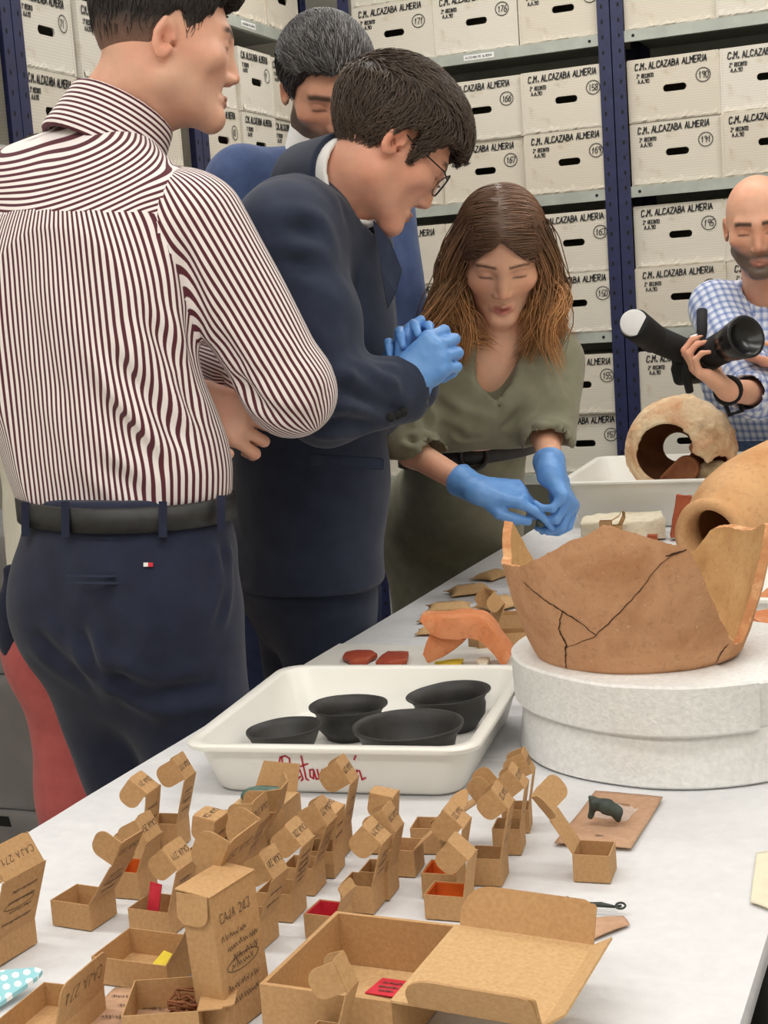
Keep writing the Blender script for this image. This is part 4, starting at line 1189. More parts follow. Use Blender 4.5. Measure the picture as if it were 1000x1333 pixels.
def check_mat(name):
    nt = NT(name); b = nt.b; b.inputs['Roughness'].default_value = .8; b.inputs['Specular IOR Level'].default_value = .2
    uv = nt.n('ShaderNodeUVMap'); sp = nt.n('ShaderNodeSeparateXYZ'); nt.l(uv.outputs[0], sp.inputs[0]); cs = []
    for i, per in ((0, .024), (1, .024)):
        m = nt.n('ShaderNodeMath', operation='DIVIDE'); nt.l(sp.outputs[i], m.inputs[0]); m.inputs[1].default_value = per
        fr = nt.n('ShaderNodeMath', operation='FRACT'); nt.l(m.outputs[0], fr.inputs[0])
        cs.append(ramp(nt, fr.outputs[0], [(0, (240, 242, 247)), (.34, (236, 239, 246)), (.44, (178, 190, 220)), (.70, (170, 182, 214)), (.78, (224, 229, 240)), (.86, (202, 210, 230)), (.92, (238, 240, 246))]))
    mx = nt.n('ShaderNodeMix', data_type='RGBA', blend_type='MULTIPLY'); mx.inputs[0].default_value = 1; nt.l(cs[0], mx.inputs[6]); nt.l(cs[1], mx.inputs[7])
    nt.l(mx.outputs[2], b.inputs['Base Color']); bump(nt, noise_out(nt, 600, 2), .1, .0006)
    return nt.m
M['stripe'] = stripe_mat('striped_shirt', (244, 236, 234), (92, 44, 54), .0086)
M['check'] = check_mat('blue_check_shirt')
M['navy_chino'] = fabric('navy_chino', (40, 45, 66), (34, 38, 57))
M['navy_wool'] = fabric('navy_wool', (48, 55, 74), (41, 48, 66), sheen=.15)
M['blue_wool'] = fabric('blue_wool', (78, 96, 138), (68, 84, 124))
M['belt'] = mat('black_leather', (44, 44, 44), (34, 34, 35), .5, 60, 260, .12, .0006)
M['white_cotton'] = fabric('white_cotton', (240, 240, 238), (232, 232, 230))
M['olive'] = fabric('olive_viscose', (136, 134, 112), (124, 122, 101))
M['coral'] = fabric('coral_cotton', (196, 100, 98), (184, 90, 90))
M['denim'] = fabric('blue_denim', (92, 116, 154), (72, 96, 136), soft=60)
M['cream'] = fabric('cream_cotton', (234, 230, 216), (226, 221, 206))
M['glove'] = mat('blue_nitrile', (112, 164, 226), (96, 148, 214), .38, 30, 120, .25, .0012, spec=.5)
M['shoe'] = mat('dark_leather', (46, 38, 34), (36, 30, 27), .4, 40)
M['glass_frame'] = mat('black_acetate', (24, 24, 26), (18, 18, 20), .25, 40)

def shoe(parent, ankle, az):
    a = np.asarray(ankle); fw = np.array([math.cos(math.radians(az)), math.sin(math.radians(az)), 0])
    F = Field(np.array([a[0]-.3, a[1]-.3, -.01]), np.array([a[0]+.3, a[1]+.3, .16]), .007)
    h = np.array([a[0], a[1], 0])
    F.chain([h-fw*.05+[0, 0, .042], h+fw*.06+[0, 0, .045], h+fw*.17+[0, 0, .035]], [.041, .045, .034], .02)
    F.cap(h+[0, 0, .05], h+[0, 0, .11], .045, .05, .02); F.plane((0, 0, .001), (0, 0, -1), .004)
    V, Q = F.mesh(1); return np_mesh('shoe', V, Q, M['shoe'], parent)
def legs_field(lo, hi, res): return Field(lo, hi, res)
def bounds(pts, pad): P = np.array(pts); return P.min(0)-pad, P.max(0)+pad

# ================================================================ man in the striped shirt
def man_striped():
    e = empty('person', (0, 0, 0), 0, 'man in a maroon striped shirt and navy trousers with folded arms, seen from behind', 'person')
    az = 80; B = frame(az); rt, fw, up = B; K = 1.075; SCL[0] = 1.055
    J = lambda x, y, d: np.array(ond(x, y, d*K))
    D0 = 2.12
    hip = J(166, 735, D0); waist = J(158, 640, D0); mid = J(121, 520, D0-.01); chest = J(104, 390, D0-.02); shm = J(98, 265, D0); nb = J(140, 185, D0+.04)
    R = frame(40, 10, -2); hc = J(212, 72, 2.13)
    shR, elR, wrR = J(250, 292, 2.04), J(378, 506, 2.09), J(285, 470, 2.30)
    shL, elL, wrL = J(-52, 250, 2.24), J(-30, 500, 2.40), J(215, 510, 2.22)
    hipR, hipL = hip+rt*.085+up*(-.02), hip-rt*.085+up*(-.02)
    knR, knL = np.array([*(hipR[:2]+rt[:2]*.02+fw[:2]*.03), .50]), np.array([*(hipL[:2]+rt[:2]*.05+fw[:2]*.04), .50])
    anR, anL = np.array([*(knR[:2]-fw[:2]*.02), .08]), np.array([*(knL[:2]+rt[:2]*.02), .08])
    # ---- body
    hand_c = J(290, 528, 2.13)
    lo, hi = bounds([hip, hc+up*.16, shR, shL, elR, elL, wrR, wrL, hc+fw*.16, anR-up*.08, anL], .13)
    F = Field(lo, hi, .010, [(hc, .15, .0035), (hand_c, .09, .0035)])
    add_head(F, hc, R, {'nose': 1.25}, 1.05)
    F.chain([nb-up*.03, J(162, 135, D0+.03), hc-up*.03-R[1]*.03], [.060, .056, .057], .03); F.cap(J(172, 150, D0+.05), hc-up*.05+R[1]*.012, .046, .046, .03)
    F.cap(shm-up*.04, nb-up*.07, .07, .05, .05, lat=rt, flat=.6)
    F.chain([hip, waist, mid, chest, shm-up*.03], [.13, .125, .12, .13, .115], .05, lat=rt, flat=.55)
    for a, b, c in ((shR, elR, wrR), (shL, elL, wrL)): F.chain([a, b, c], [.042, .034, .026], .02)
    for a, b, c in ((hipR, knR, anR), (hipL, knL, anL)): F.chain([a, b, c], [.07, .048, .036], .03); F.cap(c-up*.02, c-up*.02+fw*.1, .03, .025, .02)
    # left hand tucked under the right arm
    fw_cam = unit(_r); dn = -unit(_u)
    hand(F, J(250, 520, 2.13), unit(fw_cam*.8+dn*.35-_f*.1), unit(_f*.9+dn*.1), -1, [(35, 70, 40), (45, 75, 45), (50, 75, 45), (50, 70, 45)], thumb=[(.5, .55, -.5), (.8, .3, -.3), (.9, .0, .0)], k=.006)
    F.cap(wrL, J(250, 520, 2.13), .029, .027, .02)
    hand(F, wrR, unit(-rt*.8+fw*.1+up*.25), -fw, 1, [(20, 30, 20)]*4)
    V, Q = F.mesh(1)
    col = skin_color(V, hc, R, (230, 180, 154), 1.05, stubble=.22, brow=(44, 34, 30))
    np_mesh('body', V, Q, M['skin'], e, col)
    # ---- hair: short back and sides, longer on top with a quiff
    o = {'thick': .020, 'quiff': .022, 'fade0': .030, 'fade1': .07, 'edge': .006, 'line': [-.032, -.034, -.034, -.018, .036, .052, .008, .008, .050, .074, .086, .090]}
    head_hair(e, hc, R, o, lin((44, 38, 36)), lin((66, 58, 54)), lambda p: np.stack([p[:, 0]*3, np.where(p[:, 2] > .085, 1.0, -.2), np.where(p[:, 2] > .085, .15, -1.0)], 1), 3600, .020, .0008, 3, 1.05, jit=.25, lift=.003, fadecol=lin((168, 124, 104)))
    # ---- shirt
    pts = [shR, elR, wrR, shL, elL, wrL, waist-up*.05, nb+up*.06]
    lo, hi = bounds(pts, .11)
    F = Field(lo, hi, .0058)
    hem = waist-up*.010
    F.cap(hem+fw*.0, waist+up*.03, .165, .172, .03, lat=rt, flat=.70)
    F.chain([waist+up*.03, mid, chest, shm-up*.055], [.168, .158, .180, .166], .05, lat=rt, flat=.64)
    F.cap(shR-rt*.02+up*.005, shL+rt*.02+up*.005, .062, .062, .06); F.cap(shm+up*.01-rt*.06, nb-up*.035, .070, .062, .05); F.cap(shm+up*.01+rt*.08, nb-up*.035, .066, .062, .05)
    arms = [(shR, elR, .075, .064), (elR, wrR, .062, .046), (shL, elL, .075, .064), (elL, wrL, .062, .046)]
    for a, b, ra, rb in arms: F.cap(a, b, ra, rb, .022)
    F.cap(elR, elR+unit(elR-shR)*.012, .062, .056, .02)
    F.cap(nb-up*.02, hc-up*.02-R[1]*.02, .057, .060, .004, 's')
    hn = unit(up*1.0+rt*.03); F.plane(hem-up*.004, -hn, .012)
    F.cap(wrL-unit(wrL-elL)*.02, wrL+unit(wrL-elL)*.08, .034, .034, .006, 's')
    V, Q = F.mesh(2)
    def pl(*p): return [J(*q) for q in p]
    fl = [(pl((20, 300, 1.95), (60, 420, 1.97), (120, 520, 1.98), (200, 600, 1.98)), .010, .016), (pl((5, 400, 1.98), (40, 520, 1.99), (110, 600, 1.99), (190, 650, 1.99)), .011, .015),
          (pl((120, 440, 1.96), (190, 520, 1.97), (250, 590, 1.98)), .009, .014), (pl((2, 500, 2.0), (40, 590, 2.0), (80, 640, 2.0)), .010, .013), (pl((180, 400, 1.96), (235, 480, 1.98), (262, 560, 2.0)), .008, .012),
          (pl((48, 190, 2.0), (50, 280, 1.97), (60, 360, 1.96)), .004, .006), (pl((235, 300, 1.97), (255, 400, 1.99), (250, 470, 2.02)), .010, .014),
          (pl((300, 480, 2.04), (340, 520, 2.04), (400, 545, 2.05)), .008, .010), (pl((340, 440, 2.03), (390, 500, 2.04), (415, 520, 2.06)), .006, .012), (pl((270, 420, 2.0), (330, 500, 2.03)), .006, .012)]
    V = folds(V, Q, fl, .0045, 7, 3, (1, 1, .8))
    # stripe coordinates per face corner
    C4 = V[Q].mean(1)
    rad = np.interp(np.linspace(0, 1, 50), [0, 1], [0, 1])
    dA = np.stack([seg_dist(C4, a, b)[0]-(ra+rb)/2 for a, b, ra, rb in arms], 1)
    rel = C4-chest; th = np.arctan2(rel@(-fw)/.66, rel@rt)
    dT = np.sqrt((rel@rt)**2+((rel@fw)/.64)**2)-.176
    reg = np.where(dA.min(1) < np.minimum(dT, .03)-.006, 1+dA.argmin(1), 0)
    # shoulder seam: arm starts outside the yoke
    outer = (C4-shm)@rt; reg[(reg > 0) & (np.abs(outer) < .158) & (C4[:, 2] > shm[2]-.16)] = 0
    yoke = (reg == 0) & (((C4-shm)@up+.10*np.abs(outer)) > -.012+.0) 
    P = V[Q]
    relP = P-chest; tt = np.linspace(-4, 4, 4000); ds = np.hypot(.185*np.sin(tt), .120*np.cos(tt)); ss = np.concatenate([[0], np.cumsum((ds[1:]+ds[:-1])/2*np.diff(tt))])
    ell = lambda q: np.interp(np.unwrap(np.arctan2((q@(-fw))/.65, q@rt), axis=1), tt, ss)
    u = ell(relP)
    for i, (a, b, ra, rb) in enumerate(arms):
        m = reg == i+1
        if not m.any(): continue
        ax_ = unit(b-a); ref = unit(_f-ax_*(ax_@_f)); s2 = np.cross(ax_, ref); q = P[m]-a
        # the cloth wraps the arm: angle times radius
        u[m] = np.unwrap(np.arctan2(q@s2, -(q@ref)), axis=1)*.066+.003*i
    u[yoke] = ((P[yoke]-shm)@unit(up*.82-fw*.45+rt*.0))*1.5
    uv = np.stack([u, P@up], -1).reshape(-1, 2)
    np_mesh('shirt', V, Q, M['stripe'], e, uv=uv)
    # ---- collar
    lo, hi = bounds([nb, hc], .16); F = Field(lo, hi, .0042)
    ax_ = unit(_r*.42+_u*.90+_f*.12); top = nb+ax_*.075; nb = J(143, 178, D0+.02)
    F.cap(nb-ax_*.03, nb+ax_*.07, .094, .078, .0)
    F.cap(nb-ax_*.13, nb+ax_*.17, .0940, .0580, .003, 's')
    F.plane(nb+ax_*.052, ax_, .003); F.plane(nb-ax_*.04, -ax_, .003)
    V, Q = F.mesh(1); P = V[Q]; uv = np.stack([(P-nb)@ax_, P@rt], -1).reshape(-1, 2)
    np_mesh('collar', V, Q, M['stripe'], e, uv=uv)
    # ---- trousers
    lo, hi = bounds([hip, waist, knR, knL, anR, anL, hip+rt*.2, hip-rt*.2], .12); lo[2] = .01
    F = Field(lo, hi, .0075)
    wt = waist-up*.045
    F.cap(wt, hip+up*.02, .152, .164, .03, lat=rt, flat=.70)
    F.cap(hip+up*.02, hip-up*.10-fw*.005, .166, .160, .05, lat=rt, flat=.72)
    for s, a, b, c in ((1, hipR, knR, anR), (-1, hipL, knL, anL)):
        F.ell(hip+rt*s*.078-fw*.062-up*.06, (.088, .075, .10), B, .05)
        F.chain([a-up*.06, b, c], [.098, .078, .062], .03)
    F.plane(wt+up*.048, unit(up+rt*.03), .005); F.plane((0, 0, .03), (0, 0, -1), .004)
    V, Q = F.mesh(1)
    fl = [(pl((120, 870, 2.0), (200, 905, 2.0), (310, 890, 2.02)), .009, .014), (pl((100, 810, 2.0), (118, 880, 2.0), (130, 960, 2.02)), .010, .012), (pl((40, 820, 2.05), (80, 870, 2.03), (120, 900, 2.02)), .008, .014), (pl((290, 700, 2.02), (300, 760, 2.02), (282, 825, 2.0)), .009, .008), (pl((150, 905, 2.0), (230, 935, 2.0)), .006, .012), (pl((105, 790, 2.0), (160, 800, 2.0), (230, 780, 2.0)), .004, .012)]
    V = folds(V, Q, fl, .004, 8, 8); np_mesh('trousers', V, Q, M['navy_chino'], e)
    # belt, loops, welt pocket and the little tag
    # the belt follows the waistband all round
    n = 120; zc = wt+up*.024; ang = np.linspace(0, 2*math.pi, n, endpoint=False); rel = V-zc; hz = rel@up+.03*(rel@rt); A_ = np.arctan2(rel@fw, rel@rt); rad_ = np.hypot(rel@fw, rel@rt)
    band = np.abs(hz) < .024; rr_ = np.array([max([rad_[band & (np.abs(np.angle(np.exp(1j*(A_-a)))) < .09)].max() if (band & (np.abs(np.angle(np.exp(1j*(A_-a)))) < .09)).any() else .15, .12]) for a in ang])
    for _ in range(3): rr_ = (rr_+np.roll(rr_, 1)+np.roll(rr_, -1))/3
    Vv, Ff = [], []
    for a, r in zip(ang, rr_):
        for dr, dz in ((-.002, -.019), (.006, -.017), (.006, .017), (-.002, .019)): Vv.append(zc+rt*((r+dr)*math.cos(a))+fw*((r+dr)*math.sin(a))+up*(dz-.03*r*math.cos(a)))
    for k in range(n):
        for i in range(4): Ff.append((k*4+i, ((k+1) % n)*4+i, ((k+1) % n)*4+(i+1) % 4, k*4+(i+1) % 4))
    mesh_obj('belt', Vv, Ff, M['belt'], e, True)
    def patch(px, py, w, h, dep, name, material, par, th=.004, tilt=0.0):
        """small flat piece sewn on the surface seen at a pixel"""
        c = np.array(ond(px, py, dep)); nrm = -unit(ray(px, py)); u2 = unit(_u-nrm*(_u@nrm)); r2 = np.cross(u2, nrm)
        r3 = r2*math.cos(tilt)+u2*math.sin(tilt); u3 = u2*math.cos(tilt)-r2*math.sin(tilt)
        Vv = [c+r3*a*w/2+u3*b*h/2+nrm*t for t in (-th, th) for a, b in ((-1, -1), (1, -1), (1, 1), (-1, 1))]
        return mesh_obj(name, Vv, [(0, 3, 2, 1), (4, 5, 6, 7), (0, 1, 5, 4), (1, 2, 6, 5), (2, 3, 7, 6), (3, 0, 4, 7)], material, par)
    tb_ = [o for o in e.children if o.name.startswith('trousers')][0]
    def surf(px, py):       # depth of the trousers surface under a pixel
        d = ray(px, py); me = V; q = me-CAM; t = q@d; dist = np.linalg.norm(q-t[:, None]*d, axis=1); m = dist < .012
        return float((t[m].min() if m.any() else 2.0)*(d@_f))
    bl = [o for o in e.children if o.name.startswith('belt')][0]
    for px in (33, 85, 212, 288): patch(px, 676+(-8 if px > 250 else 0), .012, .052, surf(px, 690)-.012, 'belt_loop', M['navy_chino'], bl, .005)
    for dy in (0, 9): patch(140, 750+dy, .118, .0035, surf(140, 752)-.001, 'pocket_welt', M['navy_wool'], tb_, .002, -.02)
    patch(190, 735, .007, .006, surf(190, 735)-.001, 'tag_white', M['paper'], tb_, .0015); patch(196, 735, .007, .006, surf(196, 735)-.001, 'tag_red', M['red_card'], tb_, .0015)
    shoe(e, anR, az); shoe(e, anL, az)
man_striped(); SCL[0] = 1.0
# ------------------------------------------------------------------ kraft card boxes with open lids
KT = .0011
def unit_(v): return np.asarray(v, float)/np.linalg.norm(v)
def panel(corners, t=KT):
    """thin card panel from its corner points (3D, in order); thickness along its normal"""
    P = [np.asarray(p, float) for p in corners]; k = len(P); n = np.zeros(3); c = np.mean(P, 0)
    for a, b in zip(P, P[1:]+P[:1]): n += np.cross(a-c, b-c)
    n /= np.linalg.norm(n)+1e-12
    V = [p+n*t/2 for p in P]+[p-n*t/2 for p in P]
    return V, [tuple(range(k)), tuple(range(2*k-1, k-1, -1))]+[(i, k+i, k+(i+1) % k, (i+1) % k) for i in range(k)]
def rounded_flap(o, u, v, L, Wd, r0=0.0, r1=1.0, n=10):
    """outline: straight edge from o along u (length L), flap reaches Wd along v with rounded free corners"""
    pts = [o, o+u*L]
    R = min(Wd*.9, L*.45)
    for k in range(n+1):
        a = math.pi/2*k/n; pts.append(o+u*(L-R*r1+R*r1*math.cos(a))+v*(Wd-R*r1*.95+R*r1*.95*math.sin(a)))
    for k in range(n+1):
        a = math.pi/2*k/n; q = r0 if r0 else r1; pts.append(o+u*(R*q-R*q*math.sin(a))+v*(Wd-R*q*.95+R*q*.95*math.cos(a)))
    return pts
def text_on(polys, origin, ux, uz, w):
    V, F = ribbon(polys, w); return [origin+ux*v[0]+uz*v[2] for v in V], F
_krng = random.Random(21)
def kraft_box(px, py, W, L, H, rz, phi, tau, label, side=1, lid_len=None, tuck=.027, ear=.5, ear_ang=84, caja='CAJA 271', notes=3, inside=None, z=None, group='small kraft boxes with open lids', ears=(1, 1), tw=None, name='kraft_box', hgt_ink=.006, mats=None, tag_=None):
    """near bottom corner at a photo pixel on the table; body runs to -x and +y of its own frame; the lid hinges on the right wall (side=1) or left wall (-1)"""
    rng = _krng; p = onz(px, py, TZ if z is None else z); lid_len = lid_len or W
    e = empty(name, (p[0], p[1], TZ if z is None else z), math.radians(rz), label, 'box', group)
    m = MB(); t = KT
    m.box((-W, 0, 0), (0, L, t)); m.box((-W, 0, t), (-W+t, L, H)); m.box((-t, 0, t), (0, L, H)); m.box((-W+t, 0, t), (-t, t, H)); m.box((-W+t, L-t, t), (-t, L, H))
    m.obj('tray_body', M['kraft'], e)
    if inside:
        mm = MB(); q = .0006
        mm.box((-W+t+q, t+q, t), (-t-q, L-t-q, t+.0008)); mm.box((-W+t+q, L-t-q-.0008, t), (-t-q, L-t-q, H*.98)); mm.box((-W+t+q, t+q, t), (-W+t+q+.0008, L-t-q, H*.98))
        mm.obj('card_liner', M[inside], e)
    hx = -t/2 if side == 1 else -W+t/2; s = side
    ph, ta = math.radians(phi), math.radians(tau)
    d = np.array([-s*math.cos(ph), 0, math.sin(ph)]); n = np.array([-s*math.sin(ph), 0, -math.cos(ph)]); y = np.array([0, 1.0, 0])
    o = np.array([hx, 0.0005, H]); LL = L-.001
    bend = .05
    lid = MB().add(panel([o, o+y*LL, o+y*LL+d*lid_len, o+d*lid_len])).obj('lid', M['kraft'], e)
    td = d*math.cos(ta)+n*math.sin(ta); tn = n*math.cos(ta)-d*math.sin(ta); oc = o+d*lid_len; g = .0025
    Vp = panel(rounded_flap(oc+y*g, y, td, LL-2*g, tuck, 0, .35))
    MB().add(Vp).obj('tuck_flap', M['kraft'], lid)
    eh = tuck*(.55+.75*ear)
    for yi, sg in ((g, -1), (LL-g, 1)):
        if not ears[0 if sg < 0 else 1] or tuck < .015: continue
        ea = math.radians(ear_ang+rng.uniform(-6, 6)); ed = np.array([0, sg, 0])*math.cos(ea)+tn*math.sin(ea)
        MB().add(panel(rounded_flap(oc+y*yi+td*.0012, td, ed, tuck-.002, eh, .9, .9))).obj('side_flap', M['kraft'], lid)
    # handwriting on the outer faces, readable when the lid is shut
    if caja:
        off = .0009
        for (oo, dd, nn, hgt, kind) in ((oc, td, tn, tuck, 0), (o, d, n, lid_len, 1)):
            m_out = -nn; upv = -dd; rgt = np.cross(upv, m_out)
            mid = oo+y*(LL/2)+dd*(hgt*.5)+m_out*off
            polys = []
            if kind == 0: polys += write(caja, -LL*.38, -.5*hgt_ink, hgt_ink, LL*.76, rng=rng)
            else:
                for i in range(notes):
                    zz = (.5-(i+1)/(notes+1))*hgt*.85
                    polys += scribble(-LL*.36+rng.uniform(0, .1)*LL, zz, LL*rng.uniform(.45, .7), hgt_ink*.62, rng)
                if notes >= 3: polys.append(circle_poly(0, 0, LL*.34, hgt_ink*.75, 16))
            V, F = text_on(polys, mid, rgt, upv, .00062)
            mesh_obj('handwriting', V, F, M['pen'], lid)
    if tag_:
        colr, q0, q1 = tag_
        mm = MB(); c = np.array([-W*.5, L*.5, H*.55])
        bm = panel([np.array(v) for v in q0], .0009); mm.add(bm); mm.obj('find_tag', M[colr], e)
    return e
def KB(*a, **k): return kraft_box(*a, **k)
# each with the look that sets it apart
KB(-8, 1262, .058, .060, .024, -6, 110, 52, 'tall lidded kraft box beside the spotted blue fabric', lid_len=.066, tuck=.033, notes=4, caja='CAJA 271')
KB(119, 1212, .047, .042, .026, -4, 126, 6, 'empty kraft box with its lid leaning far back, next to the tall lidded one', lid_len=.052, tuck=.030, ears=(1, 0), caja='CAJA 243')
KB(182, 1171, .034, .038, .028, 2, 112, 48, 'kraft box lined in orange card behind the empty leaning one', inside='orange_card', caja='CAJA 251', notes=0)
KB(190, 1124, .036, .036, .030, 4, 100, 62, 'kraft box at the table edge, lid folded over like a roof', lid_len=.048, caja='CAJA 211', notes=2)
KB(233, 1107, .036, .034, .030, 6, 106, 44, 'narrow kraft box with the highest lid near the tray corner', lid_len=.052, tuck=.028, caja='CAJA 212', notes=3)
KB(222, 1220, .046, .040, .024, -2, 108, 56, 'kraft box with a red tag sticking out of it', lid_len=.044, inside=None, caja='CAJA 271', tag_=('red_card', [(-.034, .010, .004), (-.020, .008, .004), (-.013, .013, .046), (-.027, .015, .047)], None))
KB(280, 1152, .040, .036, .028, 0, 98, 88, 'kraft box with a flat roof-like lid behind the box marked 274', caja='CAJA 234', notes=2)
KB(312, 1160, .040, .045, .026, 4, 118, 30, 'dark-lidded kraft box marked 274 with a clear bag in front', lid_len=.046, ear=.62, caja='CAJA 274', notes=2)
KB(338, 1128, .030, .030, .028, 8, 126, 20, 'kraft box with wide curled flaps beside the green disc', lid_len=.040, ear=.8, ear_ang=30, notes=0, caja='')
KB(220, 1293, .078, .062, .025, -1, 124, 8, 'wide shallow kraft box with a yellow tag and long lid', lid_len=.100, tuck=.040, ear=.26, caja='CAJA 251', notes=1, tag_=('yellow_card', [(-.040, .036, .004), (-.022, .032, .004), (-.016, .043, .013), (-.034, .050, .013)], None), hgt_ink=.008)
KB(340, 1239, .032, .036, .027, -2, 112, 50, 'kraft box with a speckled lid next to the tall upright box', caja='CAJA 241', lid_len=.046, notes=2)
KB(381, 1201, .036, .036, .028, 2, 108, 58, 'kraft box with close writing down its lid, in the middle row', lid_len=.050, caja='CAJA 220', notes=5)
KB(410, 1166, .034, .034, .028, 4, 112, 50, 'kraft box with writing on its roof flap, behind the closely written one', lid_len=.048, caja='CAJA 217', notes=3)
KB(436, 1143, .034, .036, .028, 6, 98, 80, 'kraft box with a pale flat lid behind the middle row', lid_len=.040, notes=2, caja='CAJA 215')
KB(448, 1116, .034, .034, .028, 6, 104, 44, 'kraft box whose tall lid crosses the red lettering', lid_len=.054, tuck=.030, notes=2, caja='CAJA 209')
KB(487, 1190, .034, .034, .027, 2, 106, 62, 'kraft box with a rounded hood lid behind the large mailer', lid_len=.044, caja='CAJA 219', notes=3)
KB(507, 1172, .030, .034, .028, 4, 104, 40, 'kraft box with a folded dark lid touching the hooded one', lid_len=.042, ear=.6, notes=0, caja='CAJA 218')
KB(541, 1142, .036, .036, .028, 5, 138, -10, 'kraft box with flaps curling outwards beside the white tray', lid_len=.040, ear=.7, ear_ang=25, notes=0, caja='')
KB(512, 1112, .034, .030, .028, 6, 96, 86, 'kraft box with a squared pale lid against the white tray', lid_len=.034, caja='', notes=2)
KB(574, 1112, .032, .036, .028, 8, 146, 4, 'kraft box with its long lid leaning towards the foam disc', lid_len=.050, tuck=.026, ears=(1, 1), ear=.42, notes=0, caja='')
KB(596, 1172, .036, .036, .026, 4, 102, 60, 'kraft box lined in orange with a stamped roof flap', inside='orange_card', lid_len=.048, caja='CAJA 223', notes=0)
KB(606, 1200, .040, .034, .024, 2, 100, 58, 'low kraft box with a bright orange card, touching the large mailer lid', inside='orange_card', lid_len=.036, caja='', notes=0)
KB(654, 1154, .034, .036, .028, 6, 102, 50, 'kraft box with a pointed lid nearest the lone open box', lid_len=.052, caja='CAJA 237', notes=2)
KB(679, 1113, .030, .034, .028, 8, 100, 48, 'kraft box tucked behind the pointed one by the foam disc', lid_len=.044, notes=2, caja='CAJA 232')
KB(690, 1084, .030, .030, .026, 10, 100, 34, 'kraft box with a crossed flap closest to the foam disc', lid_len=.040, notes=0, caja='CAJA 230', ear=.6)
KB(440, 1226, .034, .034, .024, -2, 112, 50, 'kraft box lined in red pressed against the mailer corner', inside='red_card', lid_len=.02, tuck=.01, ears=(0, 0), caja='', notes=0)
KB(795, 1150, .037, .040, .028, 4, 122, -6, 'lone open kraft box with orange lining and lid thrown back', side=-1, lid_len=.040, tuck=.030, ear=.5, ear_ang=35, caja='', notes=0)
# the tall upright box, the two cut by the table front and the rope box
def upright():
    p = onz(299, 1350, TZ); W, L, H = .030, .062, .118
    e = empty('kraft_box', (p[0], p[1], TZ), math.radians(-8), 'tall upright kraft box covered in handwriting, in front of the wide one', 'box', 'small kraft boxes with open lids')
    lean = -.07
    def q(x, y, z): return np.array([x+lean*z, y, z])
    m = MB().add(([q(-W, 0, 0), q(0, 0, 0), q(0, L, 0), q(-W, L, 0), q(-W, 0, H), q(0, 0, H), q(0, L, H), q(-W, L, H)], [(0, 3, 2, 1), (0, 1, 5, 4), (1, 2, 6, 5), (2, 3, 7, 6), (3, 0, 4, 7)]))
    m.obj('carton', M['kraft'], e)
    MB().add(panel([q(.001, -.001, H), q(.001, L+.001, H), q(-W-.004, L+.001, H+.003), q(-W-.004, -.001, H+.003)])).obj('top_flap', M['kraft'], e)
    o = q(-W-.002, -.0012, H+.001); MB().add(panel(rounded_flap(o, np.array([1.0, 0, 0]), unit_(np.array([.0, -.10, -1.0])), W+.001, .026, .7, .7))).obj('side_flap', M['kraft'], e)
    polys = write('CAJA 243', -.022, .086, .008, .042, rng=_krng)
    for i, z in enumerate((.076, .066, .056, .034, .022)): polys += scribble(-.024+.006*(i % 3), z-.006, .036+.008*(i % 2), .006, _krng)
    polys.append(circle_poly(.0, .047, .022, .006, 18)); polys += scribble(-.016, .044, .032, .006, _krng)
    V, F = ribbon(polys, .0007); MB().add(([q(.0009, L/2+v[0], v[2]+.006)  for v in V], F)).obj('handwriting', M['pen'], e)
upright()
KB(74, 1378, .060, .078, .022, 2, 104, 0, 'kraft box lid marked 274 standing over a paper sleeve', lid_len=.006, tuck=.034, ears=(0, 0), caja='CAJA 274', notes=0, hgt_ink=.011)
KB(262, 1362, .062, .064, .030, 22, 178, 6, 'open kraft box holding a tangle of brown cord', lid_len=.02, tuck=.01, ears=(0, 0), caja='', notes=0)
KB(440, 1402, .026, .026, .030, 0, 108, 40, 'little kraft box in front of the large mailer', lid_len=.040, caja='', notes=0)
# loose kraft packet with printed lines (flat sleeve) beneath the box marked 274
def sheet(name, pxs, z, material, label, cat, seed=0, bow=.004, notes=(), group=None):
    pts = np.array([onz(x, y, z) for x, y in pxs]); c = pts.mean(0); n = 14
    V, F = [], []
    for j in range(n+1):
        for i in range(n+1):
            a, b = i/n, j/n; p = (pts[0]*(1-a)+pts[1]*a)*(1-b)+(pts[3]*(1-a)+pts[2]*a)*b
            lift = bow*(math.sin(a*math.pi)*.5+.5*abs(a-.5)*2*math.sin(b*3+seed)**2)*.6
            V.append((p[0]-c[0], p[1]-c[1], .0012+max(0, lift)))
    for j in range(n):
        for i in range(n): k = j*(n+1)+i; F.append((k, k+1, k+n+2, k+n+1))
    o = mesh_obj(name, V, F, material, None, True); o.location = c
    md = o.modifiers.new('t', 'SOLIDIFY'); md.thickness = .0009; md.offset = -1
    tag(o, label, cat, group)
    ux = unit_(pts[1]-pts[0]); uy = unit_(pts[3]-pts[0])
    for (a, b, L, h, txt) in notes:
        q = (pts[0]*(1-a)+pts[1]*a)*(1-b)+(pts[3]*(1-a)+pts[2]*a)*b-c+np.array([0, 0, .0016+bow*.6])
        pl = write(txt, 0, 0, h, L, rng=_krng) if txt else scribble(0, 0, L, h, _krng)
        Vv, Ff = text_on(pl, q, ux, -uy, .0008); mesh_obj('handwriting', Vv, Ff, M['pen'], o)
    return o
sheet('paper_sleeve', [(150, 1290), (240, 1293), (200, 1352), (92, 1350)], TZ, M['kraft_pink'], 'pinkish kraft paper sleeve with handwriting beside the rope box', 'envelope', 1, .006, [(.1, .25, .03, .004, ''), (.3, .45, .035, .005, ''), (.6, .3, .025, .004, ''), (.65, .5, .02, .004, ''), (.2, .7, .03, .005, '')])
